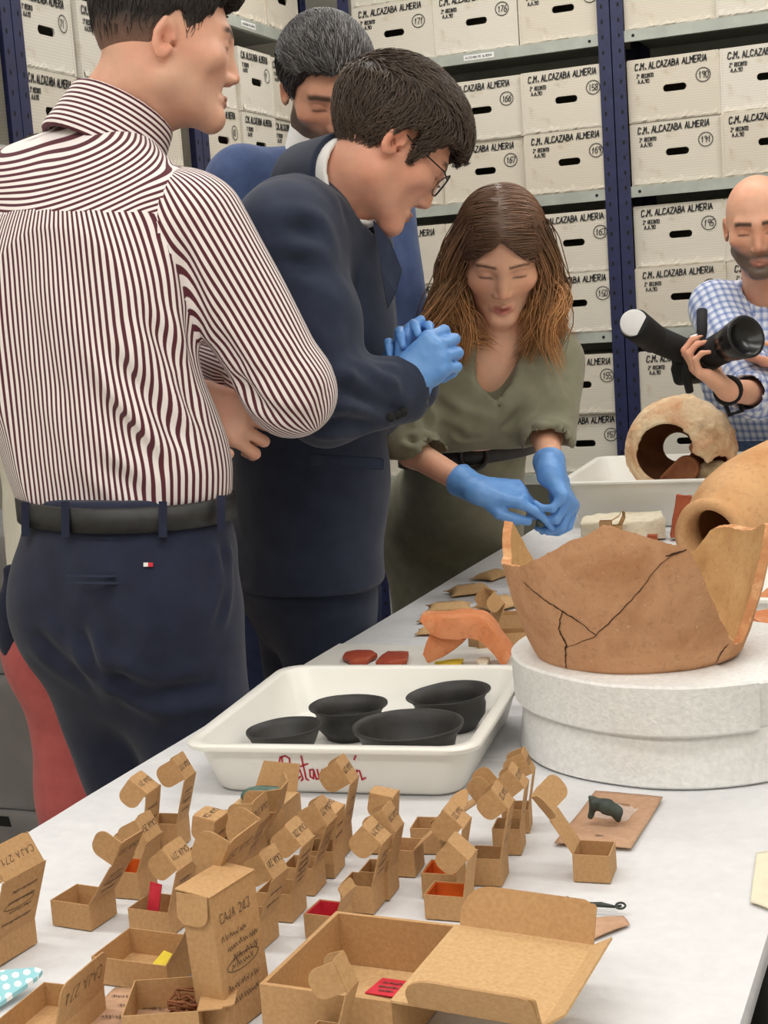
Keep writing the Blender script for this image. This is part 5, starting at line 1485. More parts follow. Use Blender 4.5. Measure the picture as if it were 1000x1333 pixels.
sheet('paper_sleeve', [(775, 1033), (863, 1041), (822, 1108), (722, 1101)], TZ, M['kraft_pink'], 'pinkish kraft paper sleeve under the green bronze animal', 'envelope', 2, .006, [(.4, .25, .02, .004, ''), (.45, .85, .01, .003, '')])
sheet('paper_sleeve', [(756, 1200), (812, 1195), (820, 1206), (770, 1226)], TZ, M['kraft_pink'], 'kraft paper sleeve peeking out beneath the mailer lid', 'envelope', 3, .004)
# clear bags
def film_bag(pxs, z, label, seed):
    pts = np.array([onz(x, y, z) for x, y in pxs]); c = pts.mean(0); n = 10; V, F = [], []
    for j in range(n+1):
        for i in range(n+1):
            a, b = i/n, j/n; p = (pts[0]*(1-a)+pts[1]*a)*(1-b)+(pts[3]*(1-a)+pts[2]*a)*b-c
            V.append((p[0], p[1], .0012+.0035*abs(vnoise(np.array([[a*5, b*5, seed]]))[0])))
    for j in range(n):
        for i in range(n): k = j*(n+1)+i; F.append((k, k+1, k+n+2, k+n+1))
    o = mesh_obj('plastic_bag', V, F, M['film'], None, True); o.location = c; return tag(o, label, 'plastic bag')
film_bag([(786, 1046), (832, 1056), (815, 1072), (772, 1066)], TZ+.005, 'crumpled clear bag under the green bronze animal', 1)
film_bag([(748, 1174), (800, 1178), (806, 1190), (744, 1189)], TZ, 'crumpled clear bag under the thin bronze brooch', 2)
film_bag([(262, 1118), (300, 1108), (306, 1135), (268, 1150)], TZ+.034, 'clear bag lying on the box marked 274', 3)

# ---- the big mailer box with its lid lying open
def mailer():
    z0 = TZ; H = .050
    c = [onz(332, 1285, z0+H), onz(440, 1185, z0+H), onz(595, 1205, z0+H), onz(512, 1300, z0+H)]   # FL, BL, BR, FR on the rim
    x0 = (c[0][0]+c[1][0])/2; x1 = (c[2][0]+c[3][0])/2; y0 = (c[0][1]+c[3][1])/2; y1 = (c[1][1]+c[2][1])/2
    e = empty('mailer_box', ((x0+x1)/2, (y0+y1)/2, z0), math.radians(-1.5), 'large kraft mailer box with its lid folded open and a red note inside', 'box')
    W, L = x1-x0, y1-y0; t = .002; w, l = W/2, L/2
    m = MB(); m.box((-w, -l, 0), (w, l, t)); m.box((-w, -l, t), (-w+2*t, l, H)); m.box((w-t, -l, t), (w, l, H)); m.box((-w+2*t, -l, t), (w-t, -l+2*t, H)); m.box((-w+2*t, l-2*t, t), (w-t, l, H))
    m.obj('tray_body', M['kraft'], e)
    MB().box((-w+2*t+.0005, -l+2*t+.0005, t), (w-t-.0005, l-2*t-.0005, t+.0012)).obj('base_card', M['kraft_light'], e)
    a = math.radians(-2.0); d = np.array([math.cos(a), 0, math.sin(a)]); up = np.array([-math.sin(a), 0, math.cos(a)]); y = np.array([0, 1.0, 0])
    o = np.array([w-t/2, -l+.001, H]); LD = .122; LL = L-.002
    lid = MB().add(panel([o, o+d*LD, o+d*LD+y*LL, o+y*LL], .002)).obj('lid', M['kraft_light'], e)
    for yi, sg, lean in ((0, -1, 30), (LL, 1, 24)):
        r = math.radians(lean); ed = up*math.cos(r)+y*sg*math.sin(r); q = o+y*yi
        MB().add(panel(rounded_flap(q+d*(.016 if sg < 0 else .004), d, ed, LD-(.018 if sg < 0 else .006), .036, .8, .35), .0018)).obj('side_wall', M['kraft'], lid)
        MB().add(panel(rounded_flap(q+d*(LD-.040), d, ed+y*sg*-.05, .040, .034, .9, .2), .0018)).obj('dust_flap', M['kraft'], lid)
    q = o+d*LD; r = math.radians(62); td = d*math.cos(r)*1+up*math.sin(r)*.35
    MB().add(panel([q, q+y*LL, q+y*(LL-.004)+unit_(td)*.020, q+y*.004+unit_(td)*.020], .0018)).obj('tuck_flap', M['kraft_light'], lid)
    # red note
    p = onz(474, 1290, TZ+.006)-np.array([(x0+x1)/2, (y0+y1)/2, z0]); p[2] = t+.0022; u = unit_([.98, -.10, .05]); v = unit_([.16, .98, .03])
    nt_ = MB().add(panel([p, p+u*.034, p+u*.034+v*.028, p+v*.028], .0009)).obj('red_note', M['red_card'], e)
    pl = scribble(.006, .018, .022, .004, _krng)+scribble(.006, .011, .020, .004, _krng)+scribble(.010, .005, .014, .003, _krng)
    Vv, Ff = text_on(pl, p+np.array([0, 0, .0012]), u, v, .0009); mesh_obj('handwriting', Vv, Ff, M['pen'], nt_)
mailer()

# ---- box carrying the green stone disc
e = KB(374, 1110, .060, .046, .052, 2, 98, 10, 'kraft box with raised flaps carrying the green disc', lid_len=.001, tuck=.001, ears=(0, 0), caja='', notes=0)
for nm, pts in (('raised_flap', [(-.060, .002, .044), (-.010, .002, .044), (-.022, -.020, .050), (-.061, -.020, .052)]), ('raised_flap', [(-.056, .046, .052), (-.004, .046, .052), (-.002, .056, .082), (-.046, .056, .084)])):
    MB().add(panel([np.array(p) for p in pts], KT)).obj(nm, M['kraft'], e)
pd = onz(372, 1112, TZ)
V, F = lathe([(0, 0), (.016, .0002), (.0215, .0024), (.0235, .0056), (.022, .0086), (.014, .0108), (0, .0114)], 32)
o = mesh_obj('green_disc', noise_disp(V, .0008, 60, 3), F, M['bronze'], None, True); o.location = (pd[0]-.034, pd[1]+.020, TZ+.0530)
tag(o, 'green corroded bronze disc lying on its open kraft box', 'artifact')
MB_ = MB().add(panel([np.array(p) for p in [(-.060, .000, .0520), (.0, .000, .0520), (.0, .046, .0520), (-.060, .046, .0520)]], KT)).obj('top_panel', M['kraft_light'], e)

# ---- bronze animal and brooch, brown cord
p = onz(789, 1070, TZ+.0085)
e = empty('bronze_animal', (p[0], p[1], TZ+.009), math.radians(12), 'small green bronze animal figure on a clear bag and paper sleeve', 'artifact')
def basic_body(e, az, hc, R, ho, sc, nb, shm, chest, waist, hip, arms, legs, tone, fine=(), hands=(), slim=1.0, colkw=None, neck_r=.054):
    """one continuous skin: head, neck, trunk, arms, hands and legs; arms = [(sh, el, wr)], legs = [(hip, knee, ankle)]"""
    rt, fw, up = frame(az)
    pts = [hc+R[2]*.16, hc+R[1]*.16, hc-R[1]*.14, nb, hip]+[q for a in arms for q in a]+[q for l in legs for q in l]+[c for c, _, _ in fine]
    lo, hi = bounds(pts, .11); lo[2] = max(lo[2], .005)
    F = Field(lo, hi, .011, [(hc, .15, .0036)]+list(fine))
    add_head(F, hc, R, ho, sc)
    F.chain([nb-up*.03, nb*.5+(hc-R[2]*.05-R[1]*.01)*.5, hc-R[2]*.04-R[1]*.014], [neck_r*1.12, neck_r, neck_r], .03)
    F.cap(shm, nb-up*.02, .085*slim, .05, .05, lat=rt, flat=.6)
    F.chain([hip, waist, chest, shm-up*.03], [.125*slim, .112*slim, .125*slim, .11*slim], .05, lat=rt, flat=.58)
    for a, b, c in arms: F.chain([a, b, c], [.040*slim, .034*slim, .026*slim], .02)
    for a, b, c in legs:
        F.chain([a, b, c], [.066*slim, .046*slim, .035*slim], .03); F.cap(c-up*.02, c-up*.02+fw*.1, .03, .025, .02)
    for h in hands: h(F)
    V, Q = F.mesh(1)
    col = skin_color(V, hc, R, tone, sc, **(colkw or {}))
    return np_mesh('body', V, Q, M['skin'], e, col)
def pants(e, material, wt, hip, legs, B, wr=.15, hr=.165, kr=.075, ar=.062, folds_=(), top_n=None, flat=.72, seat=True, name='trousers', res=.008, tr=.095):
    rt, fw, up = B; pts = [wt, hip, hip+rt*.2, hip-rt*.2]+[q for l in legs for q in l]
    lo, hi = bounds(pts, .13); lo[2] = .008; F = Field(lo, hi, res)
    F.cap(wt, hip, wr, hr, .03, lat=rt, flat=flat); F.cap(hip, hip-up*.08, hr, hr*.96, .05, lat=rt, flat=flat)
    for s, (a, b, c) in zip((1, -1), legs):
        if seat: F.ell(hip+rt*s*.075-fw*.055-up*.05, (.085, .07, .09), B, .05)
        F.chain([a-up*.05, b, c], [tr, kr, ar], .03)
    F.plane(wt+up*.02, unit(top_n if top_n is not None else up), .006); F.plane((0, 0, .03), (0, 0, -1), .004)
    V, Q = F.mesh(1); V = folds(V, Q, list(folds_), .004, 8, 8)
    return np_mesh(name, V, Q, material, e), V
def leg_pts(hip, rt, fw, w=.085, dz=0.0, kf=.02, spread=.0, lean=(0, 0)):
    out = []
    for s in (1, -1):
        h = hip+rt*s*w-np.array([0, 0, .02]); k = np.array([h[0]+rt[0]*s*spread+fw[0]*kf+lean[0]*.5, h[1]+rt[1]*s*spread+fw[1]*kf+lean[1]*.5, .5*h[2]+.04])
        out.append((h, k, np.array([k[0]+lean[0]*.5+rt[0]*s*spread, k[1]+lean[1]*.5+rt[1]*s*spread, .08])))
    return out
def surf_depth(V, px, py):
    """depth of a garment's near surface under a pixel"""
    d = ray(px, py); q = V-CAM; t = q@d; dist = np.linalg.norm(q-t[:, None]*d, axis=1); m = dist < .009
    return float((t[m].min() if m.any() else 2.4)*(d@_f))
def pls(*p): return [np.array(ond(*q)) for q in p]
def outline_shell(e, name, pts, thick, material, off=0.0, bev=.002):
    """a cut cloth piece (lapel, pocket flap, cuff tab): polygon in space given thickness along its own normal"""
    P = [np.asarray(p, float) for p in pts]; c = np.mean(P, 0)
    n = np.zeros(3)
    for a, b in zip(P, P[1:]+P[:1]): n += np.cross(a-c, b-c)
    n = unit(n); n = n if n@(CAM-c) > 0 else -n; k = len(P)
    V = [p+n*off for p in P]+[p+n*(off-thick) for p in P]
    F = [tuple(range(k)), tuple(range(2*k-1, k-1, -1))]+[(i, (i+1) % k, k+(i+1) % k, k+i) for i in range(k)]
    o = mesh_obj(name, V, F, material, e); bm = bmesh.new(); bm.from_mesh(o.data); bmesh.ops.recalc_face_normals(bm, faces=bm.faces[:])
    if bev: bmesh.ops.bevel(bm, geom=bm.edges[:], offset=bev, segments=2, affect='EDGES')
    bm.to_mesh(o.data); bm.free(); return o

# ================================================================ man in the navy suit with glasses
def man_suit():
    e = empty('person', (0, 0, 0), 0, 'bespectacled man in a navy suit and blue gloves bending towards the table', 'person')
    az = 42; B = frame(az, 0); rt, fw, up = B
    hip = J(396, 705, 2.79); waist = J(402, 610, 2.71); chest = J(396, 440, 2.62); shm = J(400, 315, 2.58); nb = J(436, 250, 2.53)
    R = frame(40, 42, 0); hc = J(499, 200, 2.46); SC = 1.02
    shR, elR, wrR = J(372, 312, 2.39), J(428, 520, 2.38), J(524, 508, 2.43)
    shL, elL, wrL = J(448, 318, 2.76), J(478, 520, 2.78), J(533, 500, 2.56)
    legs = leg_pts(hip, rt, fw, .085, kf=.015)
    g = [lambda F: None]
    # gloves: the right hand upright with its thumb up, the left hand's fingers closing round it from behind
    Rd, Ru, Rf = unit(_r), unit(_u), unit(_f)
    def right_hand(F, infl=0.0): hand(F, J(519, 500, 2.42), unit(Rd*.70+Ru*.52-Rf*.25), unit(Rf*.95+Rd*.3), 1, [(58, 78, 40), (60, 80, 40), (62, 80, 40), (62, 78, 40)], spread=(.06, .02, -.02, -.06), thumb=[(.45, .75, .3), (.75, .5, .4), (.8, .2, .6)], infl=infl, sc=.98)
    def left_hand(F, infl=0.0): hand(F, J(533, 520, 2.50), unit(Ru*.9-Rd*.05-Rf*.2), unit(-Rf*.9-Ru*.3+Rd*.1), 1, [(30, 50, 30), (35, 55, 30), (40, 60, 30), (45, 60, 30)], spread=(.05, .02, -.05, -.1), thumb=[(.7, .6, .2), (.9, .35, .1), (.95, .1, .1)], infl=infl, sc=.98)
    basic_body(e, az, hc, R, {'nose': 1.0}, SC, nb, shm, chest, waist, hip, [(shR, elR, wrR), (shL, elL, wrL)], legs, (226, 170, 144), hands=[lambda F: right_hand(F, -.004), lambda F: left_hand(F, -.004)], colkw={'stubble': .12, 'brow': (50, 38, 32)}, neck_r=.054)
    for nm, fn, w in (('glove', right_hand, J(545, 480, 2.43)), ('glove', left_hand, J(560, 490, 2.48))):
        F = Field(w-.14, w+.14, .0028); fn(F, .0008)
        V, Q = F.mesh(1); V = folds(V, Q, [], .0009, 55, 4); np_mesh(nm, V, Q, M['glove'], e)
    o = {'thick': .027, 'quiff': .006, 'fade0': -.03, 'fade1': .10, 'edge': .006, 'line': [-.046, -.048, -.046, -.028, .034, .050, .004, .004, .050, .070, .078, .084]}
    head_hair(e, hc, R, o, lin((66, 54, 46)), lin((112, 94, 80)), lambda p: np.stack([p[:, 0]*4+.2, -.25+1.15*sstep(.05, .11, p[:, 2]), -1+1.0*sstep(.05, .11, p[:, 2])], 1), 4400, .040, .0011, 5, SC, jit=.30, lift=.008)
    # ---- jacket
    hem = waist-up*.30
    lo, hi = bounds([shR, elR, wrR, shL, elL, wrL, hem, nb+up*.03, chest-fw*.2, chest+fw*.2], .12)
    F = Field(lo, hi, .0062)
    F.chain([J(404, 765, 2.76), waist, chest, shm-up*.05], [.172, .165, .180, .165], .05, lat=rt, flat=.80)
    F.cap(shR+up*.008, nb-up*.04-fw*.045, .078, .061, .075); F.cap(shL, nb-up*.05-fw*.02, .070, .055, .06)
    F.cap(shR-rt*.015, shL+rt*.015, .072, .072, .06); F.cap(shm-fw*.02, nb-up*.055, .085, .062, .05); F.cap(chest+up*.04+fw*.05, shm+fw*.02, .13, .10, .05, lat=rt, flat=.7)
    F.chain([shR, (shR+elR)/2, elR], [.083, .082, .074], .03); F.cap(elR, wrR, .072, .056, .025); F.chain([shL, elL], [.083, .074], .03); F.cap(elL, wrL, .072, .052, .025)
    F.cap(nb-up*.05-fw*.0, hc-up*.04, .060, .07, .004, 's')
    F.plane(J(404, 758, 2.76), unit(-up), .006)
    ax_ = unit(wrR-elR); F.op(lambda P: s_cap(P, wrR-ax_*.012, wrR+ax_*.10, .044, .044), wrR-.12, wrR+.12, .004, 's')
    V, Q = F.mesh(2)
    fl = [(pls((345, 300, 2.32), (420, 300, 2.30), (470, 340, 2.32)), .006, .014), (pls((360, 340, 2.30), (430, 350, 2.29), (480, 400, 2.31)), .006, .014), (pls((470, 440, 2.30), (500, 480, 2.34), (530, 490, 2.36)), .007, .010),
          (pls((430, 500, 2.29), (480, 520, 2.33), (535, 545, 2.38)), .008, .012), (pls((440, 470, 2.29), (490, 500, 2.33), (520, 520, 2.36)), .006, .010), (pls((330, 250, 2.42), (400, 260, 2.40), (450, 290, 2.40)), .005, .012), (pls((400, 560, 2.30), (450, 545, 2.32), (520, 560, 2.37)), .006, .012), (pls((430, 420, 2.29), (455, 470, 2.29), (440, 520, 2.29)), .005, .010)]
    V = folds(V, Q, [(a, d*1.6, w) for a, d, w in fl], .0045, 8, 5); Vj = V; np_mesh('jacket', V, Q, M['navy_wool'], e)
    jk = [o for o in e.children if o.name.startswith('jacket')][0]
    # collar of the jacket, and the white shirt collar standing out of it
    ax_ = unit(hc-R[2]*.05-nb)
    for nm, r0, r1, th, top, mt in (('shirt_collar', .084, .078, .004, .084, M['white_cotton']), ('jacket_collar', .094, .087, .006, .062, M['navy_wool'])):
        F = Field(nb-.17, nb+.17, .0036)
        F.cap(nb-ax_*.05, nb+ax_*.08, r0+.010, r1, .0); F.cap(nb-ax_*.18, nb+ax_*.21, r0+.010-th, r1-.014-th, .002, 's')
        F.plane(nb+ax_*top, ax_, .003); F.plane(nb-ax_*.05, -ax_, .003)
        V, Q = F.mesh(1); np_mesh(nm, V, Q, mt, e)
    outline_shell(jk, 'lapel', pls((486, 285, 2.46), (508, 312, 2.44), (524, 352, 2.43), (516, 380, 2.42), (505, 402, 2.42), (496, 350, 2.42)), .010, M['navy_wool'])
    outline_shell(jk, 'pocket_flap', pls((402, 590, 2.425), (500, 596, 2.43), (500, 612, 2.43), (402, 606, 2.425)), .006, M['navy_wool'])
    # shirt cuff and sleeve buttons
    ax_ = unit(wrR-elR); F = Field(wrR-.1, wrR+.1, .003); F.cap(wrR-ax_*.03, wrR+ax_*.02, .040, .038, 0); F.cap(wrR-ax_*.2, wrR+ax_*.2, .035, .034, .001, 's'); F.plane(wrR+ax_*.018, ax_, .002); F.plane(wrR-ax_*.04, -ax_, .002)
    V, Q = F.mesh(1); np_mesh('shirt_cuff', V, Q, M['white_cotton'], e)
    for i, (bx, by) in enumerate(((509, 543), (517, 540), (525, 537))):
        c = J(bx, by, surf_depth(Vj, bx, by)-.001); Vv, Ff = lathe([(0, 0), (.007, 0), (.008, .002), (.007, .004), (0, .004)], 12); X = unit(np.cross(Ru, -Rf)); 
        mesh_obj('sleeve_button', [c+X*v[0]+Ru*v[1]-Rf*v[2] for v in Vv], Ff, M['black'], jk, True)
    # shirt front under the open jacket
    F = Field(chest-.3, chest+.3, .009); F.chain([waist, chest, shm], [.125, .140, .12], .05, lat=rt, flat=.72); F.plane(waist, -up); F.op(lambda P: s_cap(P, nb-up*.05, hc, .05, .05), nb-.2, nb+.2, .004, 's'); V, Q = F.mesh(1); np_mesh('shirt', V, Q, M['white_cotton'], e)
    pants(e, M['navy_wool'], waist-up*.06, hip, legs, B, .150, .160, .082, .068, flat=.80)
    for l in legs: shoe(e, l[2], az)
    # glasses: rims, bridge and temples on the head
    ge = bpy.data.objects.new('glasses', None); link(ge, e); ge.empty_display_size = .02
    def H(x, y, z): return hc+(np.array([x, y, z])@R)*SC
    for s in (-1, 1):
        pts = [H(s*(.034+.024*math.cos(a)), .1045-.012*abs(math.cos(a))*.3, .014+.0205*math.sin(a)) for a in np.linspace(0, 2*math.pi, 29)]
        Vv, Ff = tube(pts, .0016, 6, False); mesh_obj('rim', Vv, Ff, M['glass_frame'], ge, True)
        Vv, Ff = tube([H(s*.058, .100, .020), H(s*.074, .085, .022), H(s*.079, .02, .022), H(s*.080, -.012, .026), H(s*.080, -.022, .010)], .0014, 6); mesh_obj('temple', Vv, Ff, M['glass_frame'], ge, True)
        c = H(s*.034, .103, .014); Vv = [c]+[H(s*(.034+.0235*math.cos(a)), .103-.012*abs(math.cos(a))*.3, .014+.020*math.sin(a)) for a in np.linspace(0, 2*math.pi, 24, endpoint=False)]
        mesh_obj('lens', Vv, [(0, i+1, (i+1) % 24+1) for i in range(24)], M['film'], ge, True)
    Vv, Ff = tube([H(-.011, .105, .017), H(0, .110, .021), H(.011, .105, .017)], .0016, 6); mesh_obj('bridge', Vv, Ff, M['glass_frame'], ge, True)
man_suit()

# ================================================================ bearded man behind
def man_beard():
    e = empty('person', (0, 0, 0), 0, 'bearded man with greying hair and a blue suit standing behind the navy suit', 'person')
    az = -50; B = frame(az); rt, fw, up = B
    R = frame(-54, 36, 4); hc = J(425, 122, 2.93); SC = 1.03
    nb = J(416, 215, 3.00); shm = J(405, 262, 3.03); chest = J(408, 370, 3.05); waist = J(400, 540, 3.10); hip = J(385, 660, 3.12)
    shR, elR, wrR = J(312, 238, 2.98), J(300, 430, 2.98), J(380, 560, 2.85)
    shL, elL, wrL = J(494, 272, 3.10), J(524, 440, 3.08), J(470, 560, 2.92)
    legs = leg_pts(hip, rt, fw, .085)
    basic_body(e, az, hc, R, {'nose': 1.0}, SC, nb, shm, chest, waist, hip, [(shR, elR, wrR), (shL, elL, wrL)], legs, (220, 168, 140),
               hands=[lambda F: hand(F, wrR, fw-up*.4, -rt, -1), lambda F: hand(F, wrL, fw-up*.4, rt, 1)], colkw={'beard': (82, 70, 64), 'brow': (52, 42, 38), 'brow_w': 1.2})
    o = {'thick': .020, 'quiff': .006, 'fade0': -.02, 'fade1': .09, 'edge': .004}
    def grey(p, rr): return np.clip(.04+.7*sstep(-.02, .08, p[:, 1])*(rr.uniform(0, 1, len(p)) < .34)*sstep(.05, .10, p[:, 2])+.2*(rr.uniform(0, 1, len(p)) < .25), 0, .85)-.08
    head_hair(e, hc, R, o, lin((46, 43, 43)), lin((70, 66, 66)), lambda p: np.stack([p[:, 0]*3, np.where(p[:, 2] > .08, -.9, -.3), np.where(p[:, 2] > .08, .2, -1.0)], 1), 3600, .026, .0011, 6, SC, jit=.2, lift=.004, grey=grey, fadecol=lin((128, 108, 98)))
    lo, hi = bounds([shR, elR, wrR, shL, elL, wrL, hip-up*.1, nb], .12); F = Field(lo, hi, .009)
    F.chain([hip-up*.05, waist, chest, shm-up*.05], [.170, .160, .175, .16], .05, lat=rt, flat=.68)
    F.cap(shR-rt*.01, shL+rt*.01, .066, .066, .06); F.cap(shm-fw*.02, nb-up*.05, .08, .060, .05)
    for a, b, c in ((shR, elR, wrR), (shL, elL, wrL)): F.chain([a, b, c], [.074, .064, .050], .025)
    F.cap(nb-up*.06+fw*.03, hc-up*.03, .062, .07, .004, 's'); F.cap(nb+fw*.06-up*.02, chest+fw*.14-up*.02, .045, .02, .004, 's'); F.plane(hip-up*.06, -up, .006)
    V, Q = F.mesh(2); V = folds(V, Q, [(pls((505, 300, 3.0), (515, 350, 3.0), (520, 410, 3.0)), .006, .010), (pls((500, 330, 3.0), (508, 380, 3.0), (512, 420, 3.0)), .005, .008)], .003, 9, 2); np_mesh('jacket', V, Q, M['blue_wool'], e)
    ax_ = unit(hc-R[2]*.05-nb); F = Field(nb-.16, nb+.16, .004)
    F.cap(nb-ax_*.05, nb+ax_*.08, .082, .070, 0); F.cap(nb-ax_*.14, nb+ax_*.18, .074, .058, .002, 's'); F.plane(nb+ax_*.075, unit(ax_+fw*.2), .003); F.plane(nb-ax_*.05, unit(-ax_-fw*.1), .003)
    V, Q = F.mesh(1); np_mesh('shirt_collar', V, Q, M['white_cotton'], e)
    F = Field(chest-.32, chest+.32, .01); F.chain([waist, chest, shm], [.13, .145, .12], .05, lat=rt, flat=.64); F.plane(waist, -up); V, Q = F.mesh(1); np_mesh('shirt', V, Q, M['white_cotton'], e)
    pants(e, M['blue_wool'], waist-up*.08, hip, legs, B, res=.012)
    for l in legs: shoe(e, l[2], az)
man_beard()

# ================================================================ woman with long hair and gloves
def woman():
    e = empty('person', (0, 0, 0), 0, 'woman with long brown hair in an olive jumpsuit holding a find in blue gloves', 'person')
    az = -62; B = frame(az); rt, fw, up = B
    R = frame(-72, 33, -3); hc = J(652, 338, 2.93); SC = 1.0
    nb = J(646, 440, 3.02); shm = J(632, 470, 3.06); chest = J(625, 520, 3.08); waist = J(610, 574, 3.28); hip = J(590, 676, 3.57)
    shR, elR, wrR = J(543, 462, 3.02), J(536, 588, 2.96), J(614, 634, 2.84)
    shL, elL, wrL = J(722, 468, 3.10), J(712, 568, 2.98), J(716, 612, 2.84)
    Bp = frame(-30); legs = leg_pts(hip, Bp[0], Bp[1], .085, spread=.01)
    Rd, Ru, Rf = unit(_r), unit(_u), unit(_f)
    pin = J(703, 658, 2.80)
    def rh(F, infl=0.0): return hand(F, J(622, 637, 2.83), unit(Rd*.97-Ru*.14-Rf*.10), unit(Rd*.2-Ru*.75+Rf*.5), -1, [(22, 18, 10), (38, 30, 20), (48, 42, 25), (55, 50, 30)], spread=(.05, -.02, -.10, -.2), thumb=[(.75, .5, .35), (.95, .15, .15), (.98, -.1, .05)], infl=infl, sc=.95)
    def lh(F, infl=0.0): return hand(F, J(718, 606, 2.84), unit(-Ru*.80+Rd*.30-Rf*.30), unit(-Rd*.80+Rf*.25-Ru*.45), 1, [(38, 50, 25), (48, 52, 30), (55, 55, 35), (60, 58, 35)], spread=(.10, .02, -.06, -.14), thumb=[(.75, .45, .45), (.95, .1, .35), (.9, -.1, .45)], infl=infl, sc=.95)
    basic_body(e, az, hc, R, {'nose': .75, 'fem': 1, 'mouth': .004, 'ear': .85}, SC, nb, shm, chest, waist, hip, [(shR, elR, wrR), (shL, elL, wrL)], legs, (238, 188, 158), hands=[lambda F: rh(F, -.004), lambda F: lh(F, -.004)],
               fine=[(elR*.4+wrR*.6, .06, .006), (wrL, .05, .006)], slim=.86, colkw={'brow': (96, 66, 48), 'brow_w': .7, 'lip': (184, 96, 90)}, neck_r=.048)
    for fn, w in ((rh, J(665, 655, 2.83)), (lh, J(722, 645, 2.82))):
        F = Field(w-.14, w+.14, .0028); tips = fn(F, .0008)
        if fn is rh: pin = (tips[0]+tips[4])/2
        wr, el = (wrR, elR) if fn is rh else (wrL, elL); a = unit(wr-el)
        F.cap(wr-a*.035, wr+a*.02, .033, .026, .012)
        F.plane(wr-a*.04, -a, .003); V, Q = F.mesh(1); V = folds(V, Q, [], .0010, 55, 4); np_mesh('glove', V, Q, M['glove'], e)
    # ---- jumpsuit top with V neck and rolled sleeves
    lo, hi = bounds([shR, elR, shL, elL, waist-up*.05, nb], .13); F = Field(lo, hi, .0062)
    F.chain([waist-up*.02, waist+up*.05, chest, shm-up*.03], [.142, .145, .157, .14], .05, lat=rt, flat=.74)
    F.cap(chest+fw*.045+rt*.06-up*.01, chest+fw*.05+rt*.06-up*.02, .075, .075, .05); F.cap(chest+fw*.045-rt*.06-up*.01, chest+fw*.05-rt*.06-up*.02, .075, .075, .05)
    F.cap(shR, shL, .058, .058, .06); F.cap(shm, nb-up*.02, .07, .052, .05)
    for a, b, c in ((shR, elR, wrR), (shL, elL, wrL)):
        d = unit(c-b); F.chain([a, b-d*.005], [.062, .056], .025); F.cap(b-d*.01, b+d*.026, .054, .054, .012); F.cap(b+d*.016, b+d*.034, .057, .055, .004)
        F.cap(b+d*.006, b+d*.14, .045, .046, .003, 's')
    F.cap(nb-up*.04, hc-up*.05, .048, .055, .006, 's')
    F.chain([nb+fw*.05, J(642, 490, 2.95), J(641, 534, 2.96)], [.050, .042, .016], .004, 's'); F.plane(waist+up*.004, -up, .006)
    V, Q = F.mesh(2)
    fl = [(pls((560, 520, 2.94), (600, 545, 2.92), (650, 560, 2.93)), .006, .010), (pls((690, 500, 2.97), (670, 540, 2.95), (655, 565, 2.95)), .006, .010), (pls((700, 470, 3.0), (715, 520, 2.98), (700, 555, 2.98)), .006, .010), (pls((540, 480, 2.96), (548, 540, 2.93), (560, 575, 2.93)), .006, .010), (pls((590, 560, 2.95), (610, 575, 2.95), (640, 572, 2.95)), .006, .008), (pls((525, 566, 2.9), (545, 580, 2.9), (568, 570, 2.9)), .006, .007), (pls((690, 560, 2.92), (715, 568, 2.92), (745, 560, 2.92)), .006, .007)]
    V = folds(V, Q, [(a, d*1.5, w) for a, d, w in fl], .0055, 9, 6); np_mesh('blouse', V, Q, M['olive'], e)
    tr, Vt = pants(e, M['olive'], waist-up*.03, hip, legs, Bp, .142, .180, .100, .090, flat=.74, folds_=[(pls((530, 690, 3.05), (580, 720, 3.03), (640, 700, 3.04)), .008, .014), (pls((540, 650, 3.05), (570, 690, 3.04), (590, 760, 3.04)), .007, .012), (pls((600, 700, 3.04), (596, 740, 3.04), (590, 800, 3.04)), .010, .012)])
    # belt with a round buckle
    Vv, Ff = [], []; n = 80; wt = waist-up*.02
    for k in range(n):
        a = 2*math.pi*k/n
        for dr, dz in ((0, -.021), (.006, -.019), (.006, .019), (0, .021)): Vv.append(wt+rt*((.156+dr)*math.cos(a))+fw*((.156*.80+dr)*math.sin(a))+up*(dz-.06*(.139*math.cos(a))))
    for k in range(n):
        for i in range(4): Ff.append((k*4+i, ((k+1) % n)*4+i, ((k+1) % n)*4+(i+1) % 4, k*4+(i+1) % 4))
    bl = mesh_obj('belt', Vv, Ff, M['belt'], e, True)
    c = wt+fw*.134+rt*.012
    Vv, Ff = tube([c+rt*.029*math.cos(a)+up*.029*math.sin(a) for a in np.linspace(0, 2*math.pi, 25)], .006, 8, False); mesh_obj('buckle', Vv, Ff, M['belt'], bl, True)
    for l in legs: shoe(e, l[2], az)
    # ---- hair: side-parted cap and long wavy locks over both shoulders
    o = {'thick': .014, 'fade': 0, 'edge': .0, 'part': 1, 'line': [-.11, -.10, -.09, -.085, -.08, -.02, .010, .03, .050, .064, .074, .082]}
    def capf(P):
        d = hairline_cap(P, o); x, y, z = P
        return d
    parts = []
    F = Field(hc-.17, hc+.17, .004); F.op(lambda P: capf(loc_pts(P, hc, R, SC)), hc-.15, hc+.15, 0); V, Q = F.mesh(1)
    L = (V-hc)@R.T/SC; rr = np.random.RandomState(4); root = np.array(lin((112, 82, 62))); tip = np.array(lin((206, 152, 100)))
    parts.append((V, Q, np.tile(root*.8, (len(V), 1))))
    sdf = lambda p: hairline_cap((p[:, 0], p[:, 1], p[:, 2]), o)
    out = np.where(s_ell((L[:, 0], L[:, 1], L[:, 2]), (0, -.008, .047), (.0765, .098, .0890)) > -.001)[0]
    sel = L[rr.choice(out, 3000)]
